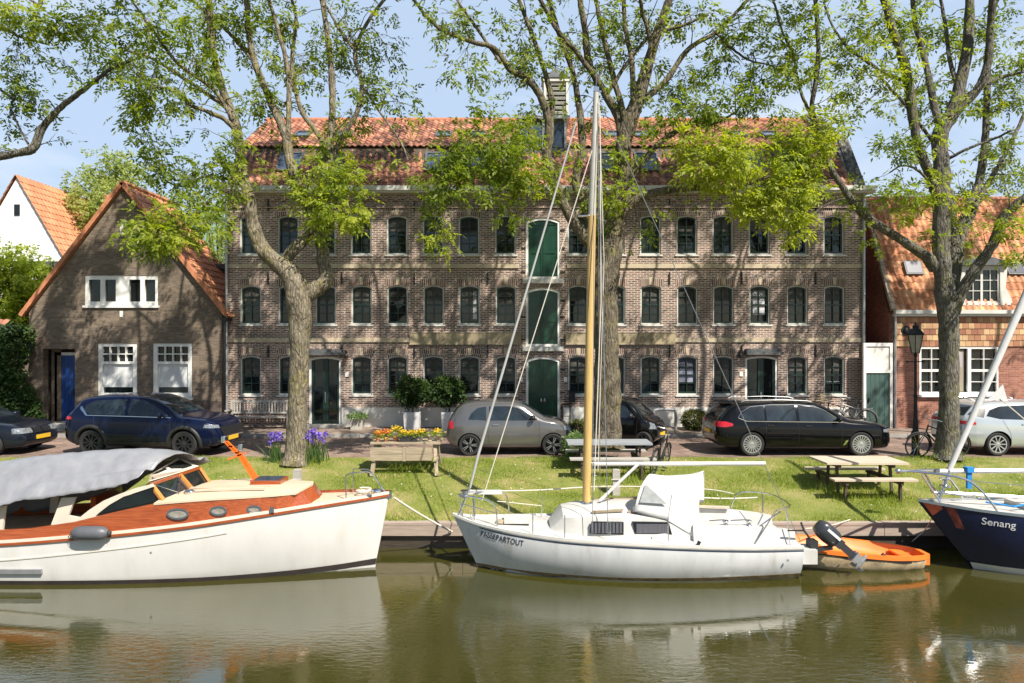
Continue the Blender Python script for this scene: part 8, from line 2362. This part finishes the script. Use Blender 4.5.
# bicycles
def bicycle(label, loc, rz, lean=0.0, frame='iron', steer=0.0, crate=False):
    t = thing('bicycle', label, 'bicycle', loc, rz, 'parked bicycles')
    t.rotation_euler = (lean, 0, rz)
    r = .34; wb = 1.06
    A, Bk = Vector((0, 0, r)), Vector((wb, 0, r))
    bb_, seat, head0, head1 = Vector((.45, 0, .29)), Vector((.26, 0, .86)), Vector((.86, 0, .72)), Vector((.82, 0, .92))
    for c in (A, Bk):
        w = thing('wheel', None, None, tuple(c)); w.parent = t
        b = MB(); b.lathe([(r - .035, -.012), (r - .02, -.02), (r, -.012), (r + .006, 0), (r, .012), (r - .02, .02), (r - .035, .012)], (0, 0, 0), 36, 'Y', closed=True); b.build('tyre', 'rubber', w, smooth=True)
        b = MB(); b.lathe([(.02, -.03), (.03, -.028), (.03, .028), (.02, .03)], (0, 0, 0), 10, 'Y')
        for k in range(16):
            a = 2 * math.pi * k / 16; b.tube([(0, .02 * (-1) ** k, 0), ((r - .03) * math.cos(a), 0, (r - .03) * math.sin(a))], .0032, 3)
        b.build('spokes', 'steel', w)
    b = MB()
    for (p, q, rr_) in ((bb_, seat, .017), (bb_, head0, .02), (seat + (bb_ - seat) * .25, head1 + (head0 - head1) * .15, .017), (A, bb_, .011), (A, seat + (bb_ - seat) * .2, .010), (head1, head0, .022)): b.tube([p, q], rr_, 7)
    b.build('frame', frame, t, smooth=True)
    b = MB()
    for sy in (-.045, .045): b.tube([head0 + Vector((0, sy * .6, 0)), Vector((wb - .05, sy, r + .12)), Bk + Vector((0, sy, 0))], .011, 6)
    b.build('fork', frame, t, smooth=True)
    b = MB(); hb = Vector((.79, 0, 1.06)); b.tube([head1, hb], .013, 6); b.tube([hb + Vector((-.16, -.29, .02)), hb + Vector((-.04, -.27, .05)), hb + Vector((.05, -.10, .03)), hb, hb + Vector((.05, .10, .03)), hb + Vector((-.04, .27, .05)), hb + Vector((-.16, .29, .02))], .012, 6)
    b.build('handlebar', 'steel', t, smooth=True)
    b = MB(); b.tube([seat, seat + Vector((-.02, 0, .09))], .013, 6); b.ball(seat + Vector((-.06, 0, .12)), (.11, .085, .035), 12, 8); b.ball(seat + Vector((.06, 0, .115)), (.10, .03, .025), 10, 6); b.build('saddle', 'plastic', t, smooth=True)
    b = MB()
    for c in (A, Bk):
        pts = [c + Vector(((r + .03) * math.cos(R(a)), 0, (r + .03) * math.sin(R(a)))) for a in range(20 if c is A else 30, 190, 14)]
        b.tube(pts, .02, 5)
    b.build('mudguard', frame, t, smooth=True)
    b = MB()
    for (p, q) in (((-.18, -.07, .74), (.26, -.07, .74)), ((-.18, .07, .74), (.26, .07, .74)), ((-.18, -.07, .74), (-.18, .07, .74)), ((0, -.06, r), (-.12, -.06, .74)), ((0, .06, r), (-.12, .06, .74)), ((.05, -.07, .74), (.05, .07, .74))): b.tube([p, q], .008, 5)
    b.build('carrier', frame, t)
    b = MB(); b.lathe([(.085, -.05), (.09, -.046), (.085, -.042)], tuple(bb_), 18, 'Y'); b.beam(bb_ + Vector((0, -.08, 0)), bb_ + Vector((.10, -.08, -.13)), .02, .015); b.beam(bb_ + Vector((0, .08, 0)), bb_ + Vector((-.10, .08, .13)), .02, .015); b.box(bb_ + Vector((.10, -.13, -.13)), (.09, .09, .025)); b.box(bb_ + Vector((-.10, .13, .13)), (.09, .09, .025)); b.build('crank', 'steel', t)
    b = MB(); b.beam(Vector((0, -.05, r + .03)), Vector((.40, -.05, .37)), .02, .07); b.build('chain_case', 'black', t)
    if crate:
        b = MB(); c = Vector((.98, 0, .93))
        for z in (0, .08, .16, .24): 
            for (sx, sy, dx, dy) in ((0, -.17, .40, .015), (0, .17, .40, .015), (-.2, 0, .015, .34), (.2, 0, .015, .34)): b.box(c + Vector((sx, sy, z)), (dx, dy, .045))
        b.box(c + Vector((0, 0, -.02)), (.40, .34, .015)); b.build('crate', 'oldwood', t)
    return t
bicycle('black bicycle leaning between the lamp post and the grey tree', ((957 - CX) * 18.9 / F, 18.95, 0.0), R(180), R(-8))
bicycle('bicycle propped against the right end of the grey picnic table', ((651 - CX) * 17.45 / F, 17.25, zbank(17.4)), R(62), R(9))
bicycle('bicycle with a front crate leaning below the last warehouse window', ((858 - CX) * 24.2 / F, 24.5, .11), R(180), R(7), crate=True)
bicycle('bicycle parked against the warehouse wall close to the alley gate', ((868 - CX) * 24.0 / F, 24.05, .11), R(176), R(6), 'engine_grey')

# slatted benches
def bench(label, x, Y, w, mat):
    t = thing('garden_bench', label, 'bench', (x, Y, .11), 0, 'slatted benches by the facades')
    b = MB()
    for k in range(4): b.bb(-w / 2, w / 2, -.48 + k * .11, -.48 + k * .11 + .095, .40, .43)
    b.build('seat', mat, t)
    b = MB(); b.bb(-w / 2, w / 2, -.02, .02, .90, .98); b.bb(-w / 2, w / 2, -.02, .02, .50, .56)
    n = int(w / .10)
    for k in range(n): xx = -w / 2 + (k + .5) * w / n; b.bb(xx - .025, xx + .025, -.012, .012, .561, .899)
    b.build('backrest', mat, t)
    for sx in (-1, 1):
        b = MB(); b.bb(sx * (w / 2 + .035) - .03, sx * (w / 2 + .035) + .03, -.04, .03, 0, .98); b.build('leg', mat, t)
        b = MB(); b.bb(sx * (w / 2 + .035) - .03, sx * (w / 2 + .035) + .03, -.50, -.44, 0, .62); b.build('leg', mat, t)
        b = MB(); b.bb(sx * (w / 2 + .035) - .04, sx * (w / 2 + .035) + .04, -.54, .02, .621, .66); b.build('armrest', mat, t)
bench('long grey slatted bench against the warehouse wall left of the pale tree', (262 - CX) * 24.7 / F, 24.7, 2.05, 'greywood')
bench('slatted bench under the cottage window behind the grey tree', (978 - CX) * 24.2 / F, 24.25, 1.45, 'oldwood')

# planters
def planter(label, px, Y, w, h, mat, bush):
    t = thing('planter', label, 'planter', ((px - CX) * Y / F, Y, .11), 0, 'planters before the warehouse')
    b = MB(); b.add([(-w * .44, -w * .44, 0), (w * .44, -w * .44, 0), (w * .44, w * .44, 0), (-w * .44, w * .44, 0), (-w / 2, -w / 2, h), (w / 2, -w / 2, h), (w / 2, w / 2, h), (-w / 2, w / 2, h), (-w * .44, -w * .44, h), (w * .44, -w * .44, h), (w * .44, w * .44, h), (-w * .44, w * .44, h), (-w * .43, -w * .43, h - .05), (w * .43, -w * .43, h - .05), (w * .43, w * .43, h - .05), (-w * .43, w * .43, h - .05)],
        [(3, 2, 1, 0), (0, 1, 5, 4), (1, 2, 6, 5), (2, 3, 7, 6), (3, 0, 4, 7), (4, 5, 9, 8), (5, 6, 10, 9), (6, 7, 11, 10), (7, 4, 8, 11), (8, 9, 13, 12), (9, 10, 14, 13), (10, 11, 15, 14), (11, 8, 12, 15), (12, 13, 14, 15)])
    b.build('pot', mat, t)
    LC, LD, LT = [], [], []; rr_ = random.Random(int(px))
    if bush == 'ball':
        b = MB(); b.tube([(0, 0, h - .06), (.03, 0, h + .3), (0, .02, h + .75)], [.035, .03, .02], 7)
        for k in range(7):
            v = rvec(rr_); b.tube([(0, 0, h + .45), (v.x * .35, v.y * .35, h + .75 + v.z * .3)], [.015, .006], 5, 0, False)
        b.build('stem', 'bark', t, smooth=True)
        for _ in range(1300):
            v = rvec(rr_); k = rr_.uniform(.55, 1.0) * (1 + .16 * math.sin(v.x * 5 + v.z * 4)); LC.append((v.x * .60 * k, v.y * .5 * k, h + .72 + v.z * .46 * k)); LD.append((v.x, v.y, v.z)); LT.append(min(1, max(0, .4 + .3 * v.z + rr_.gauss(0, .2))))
        link('foliage', leaf_mesh('foliage', LC, LD, LT, 'leaf_dark', sprig=.09, leaflet=.11, width=.05, k=3, seed=int(px)), t)
    else:
        for _ in range(160):
            v = rvec(rr_); LC.append((v.x * w * .65, v.y * w * .6, h + abs(v.z) * .14)); LD.append((v.x, v.y, .3)); LT.append(rr_.random())
        link('foliage', leaf_mesh('foliage', LC, LD, LT, 'leaf_iris', sprig=.06, leaflet=.10, width=.04, k=3, seed=7), t)
planter('pale square planter with dark round shrub, nearer the glazed door', 412.5, 24.2, .56, .62, 'potwhite', 'ball')
planter('pale square planter with dark round shrub above the grey hatchback roof', 449, 24.2, .50, .62, 'potwhite', 'ball')
planter('low grey planter with drooping plant beside the left entrance door', 357.5, 24.3, .44, .40, 'concrete', 'low')
def boxball(label, px, Y, rx, rz, zg, mat, seed, dens=1500):
    t = thing('box_shrub', label, 'shrub', ((px - CX) * Y / F, Y, zg), 0, 'clipped shrubs by the street'); rr_ = random.Random(seed)
    b = MB()
    for k in range(6): v = rvec(rr_); b.tube([(0, 0, 0), (v.x * rx * .5, v.y * rx * .5, rz * 1.2)], [.02, .006], 5, 0, False)
    b.build('stem', 'bark', t)
    LC, LD, LT = [], [], []
    for _ in range(dens):
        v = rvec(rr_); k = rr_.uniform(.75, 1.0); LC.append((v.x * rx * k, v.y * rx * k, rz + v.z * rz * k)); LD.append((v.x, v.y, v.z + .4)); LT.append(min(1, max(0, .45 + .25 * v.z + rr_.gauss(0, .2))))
    link('foliage', leaf_mesh('foliage', LC, LD, LT, mat, sprig=.05, leaflet=.075, width=.034, k=3, seed=seed), t)
boxball('rounded olive box shrub by the white plinth left of the estate car', 695.5, 24.1, .44, .33, .11, 'leaf_olive', 71)
boxball('box shrub between the hatchback nose and the mast', 580, 20.3, .40, .42, 0.0, 'leaf_olive', 72)
boxball('bushy green plant at the foot of the mossy tree beside the mast', 576, 18.75, .34, .34, .0, 'leaf_iris', 73, 700)
# iris clumps at the pale tree
for i, (px, w, h, n, lab) in enumerate(((275, .16, .72, 9, 'tall violet irises left of the pale tree trunk'), (313, .34, .74, 24, 'large clump of violet irises right of the pale tree trunk'))):
    Y = 18.35; t = thing('iris_plant', lab, 'flowers', ((px - CX) * Y / F, Y, zbank(Y)), 0, 'irises at the pale tree'); rr_ = random.Random(80 + i)
    b = MB(); FC, FD, FT = [], [], []
    for k in range(n):
        bx, by = rr_.uniform(-w, w), rr_.uniform(-w * .6, w * .6); hh = h * rr_.uniform(.75, 1.15); tx_ = bx + rr_.uniform(-.05, .05)
        b.tube([(bx * .6, by, 0), (tx_, by, hh)], .006, 4, 0, False)
        for q in range(16): FC.append((tx_ + rr_.gauss(0, .022), by + rr_.gauss(0, .022), hh + rr_.gauss(0, .03))); v = rvec(rr_); FD.append((v.x, v.y, v.z * .5 - .3)); FT.append(rr_.random())
    b.build('stem', 'leaf_iris', t)
    b = MB()
    for k in range(n * 4):
        bx, by = rr_.gauss(0, w * .6), rr_.gauss(0, w * .4); hh = h * rr_.uniform(.3, .85); ln = rr_.gauss(0, .14); s_ = rr_.uniform(-.5, .5)
        wv = Vector((math.cos(s_), math.sin(s_), 0)) * .016
        p0, p1, p2 = Vector((bx, by, 0)), Vector((bx + ln * .4, by, hh * .6)), Vector((bx + ln, by, hh))
        b.add([p0 - wv, p0 + wv, p1 + wv, p1 - wv, p2], [(0, 1, 2, 3), (3, 2, 4)])
    b.build('leaves', 'leaf_iris', t)
    link('blossom', leaf_mesh('blossom', FC, FD, FT, 'petal_violet', sprig=.01, leaflet=.07, width=.05, k=1, seed=80 + i, droop=.2), t)
# handrail hoop and cabinet by the doors
t = thing('bicycle_stand', 'grey bent steel hoop by the plinth right of the small city car', 'bicycle stand', ((666 - CX) * 23.6 / F, 23.6, .11))
b = MB(); b.tube(smooth_path([(-.42, 0, 0), (-.42, 0, .62), (-.30, 0, .74), (.20, 0, .74), (.32, 0, .62), (.32, 0, 0)], 4), .05, 8); b.build('hoop', 'engine_grey', t, smooth=True)
t = thing('stair_rail', 'dark iron rail beside the green ground floor doors', 'handrail', ((566 - CX) * 24.3 / F, 24.3, .11))
b = MB()
for sx in (-.14, .14): b.tube([(sx, 0, 0), (sx, 0, .85)], .02, 6)
b.tube([(-.2, 0, .70), (-.14, 0, .85), (.2, 0, .88)], .02, 6); b.tube([(-.14, 0, .45), (.14, 0, .45)], .015, 6); b.build('rail', 'iron', t)
t = thing('letter_box', 'black wall box between the green doors and the mast', 'letter box', ((572 - CX) * 24.9 / F, 24.88, 1.0))
b = MB(); b.bb(-.10, .10, -.11, .10, 0, .36); b.add([(-.12, -.14, .362), (.12, -.14, .362), (.12, .1, .42), (-.12, .1, .42), (-.12, .1, .362), (.12, .1, .362)], [(0, 1, 2, 3), (0, 4, 5, 1), (1, 5, 2), (0, 3, 4), (4, 3, 2, 5)]); b.build('box', 'black', t)
# ================================================================== grass
rg_ = np.random.default_rng(17)
def blades(name, n, xr, yr, hmin, hmax, w, mask=None, patchy=True, tint0=.5):
    X = rg_.uniform(*xr, n); Y = rg_.uniform(*yr, n)
    pn = np.sin(X * 1.9 + 2 * np.sin(Y * 2.3)) + np.sin(X * .7 - Y * 1.7 + 1.3) + np.sin(X * 4.1 + Y * 3.3) * .6
    if patchy:
        k = rg_.random(n) < np.clip(.62 + .30 * pn, .05, 1.0); X, Y, pn = X[k], Y[k], pn[k]
    if mask is not None: k = mask(X, Y); X, Y, pn = X[k], Y[k], pn[k]
    n = len(X)
    Z = np.interp(Y, [14.0, QY, 16.0, 17.4, 18.3, 18.7, 30], [QZ, QZ, -0.43, -0.17, -0.02, 0.0, 0.0])
    h = rg_.uniform(hmin, hmax, n) * np.clip(1 + .25 * pn, .6, 1.6); a = rg_.uniform(0, 2 * np.pi, n); ln = rg_.normal(0, .55, (n, 2)) * h[:, None]
    V = np.zeros((n, 3, 3)); wx, wy = np.cos(a) * w, np.sin(a) * w
    V[:, 0] = np.stack([X - wx, Y - wy, Z - .01], 1); V[:, 1] = np.stack([X + wx, Y + wy, Z - .01], 1)
    V[:, 2] = np.stack([X + ln[:, 0], Y + ln[:, 1], Z + h], 1)
    me = bpy.data.meshes.new(name)
    me.vertices.add(n * 3); me.vertices.foreach_set('co', V.ravel()); me.loops.add(n * 3); me.loops.foreach_set('vertex_index', np.arange(n * 3, dtype=np.int32))
    me.polygons.add(n); me.polygons.foreach_set('loop_start', np.arange(n, dtype=np.int32) * 3)
    at = me.attributes.new('tint', 'FLOAT', 'FACE'); at.data.foreach_set('value', np.clip(tint0 - .12 * pn + rg_.normal(0, .2, n), 0, 1).astype(np.float32))
    me.materials.append(MT['blade']); me.update(calc_edges=True)
    return link(name, me)
tag(blades('grass', 150000, (-14.5, 15.5), (14.78, 19.02), .03, .075, .006), kind='stuff')
def near_tables(X, Y):
    m_ = np.zeros(len(X), bool)
    for (cx_, cy_, rx_, ry_) in ((8.2, 16.1, 1.25, .75), (2.45, 17.2, 1.3, .6), (-2.65, 17.7, .5, .3), (-5.5, 18.2, .7, .35), (11.6, 18.6, .6, .3), (2.5, 18.5, .7, .35)):
        m_ |= ((X - cx_) / rx_) ** 2 + ((Y - cy_) / ry_) ** 2 < rg_.uniform(.2, 1.1, len(X))
    m_ |= (np.abs(Y - 14.85) < .08) & (rg_.random(len(X)) < .5)
    return m_
tag(blades('long_grass', 60000, (-14.5, 15.5), (14.78, 18.9), .10, .24, .008, near_tables, False, .42), kind='stuff')

# daisies and dandelions in the turf
rr_ = random.Random(91); LC, LD, LT = [], [], []
for _ in range(420):
    X, Y = rr_.uniform(-13, 14), rr_.uniform(14.9, 18.6)
    if math.sin(X * 1.3 + Y * 2.1) + math.sin(X * .5 - Y) < -.1: continue
    for k in range(3): LC.append((X, Y, zbank(Y) + .065)); LD.append((rr_.uniform(-1, 1), rr_.uniform(-1, 1), .1)); LT.append(rr_.random())
MT['petal_white'] = leafmat('white_petal', (.6, .6, .55), (.72, .72, .68), (.75, .68, .35), .3)
tag(link('daisies', leaf_mesh('daisies', LC, LD, LT, 'petal_white', sprig=.005, leaflet=.03, width=.026, k=1, seed=91, droop=0)), kind='stuff')
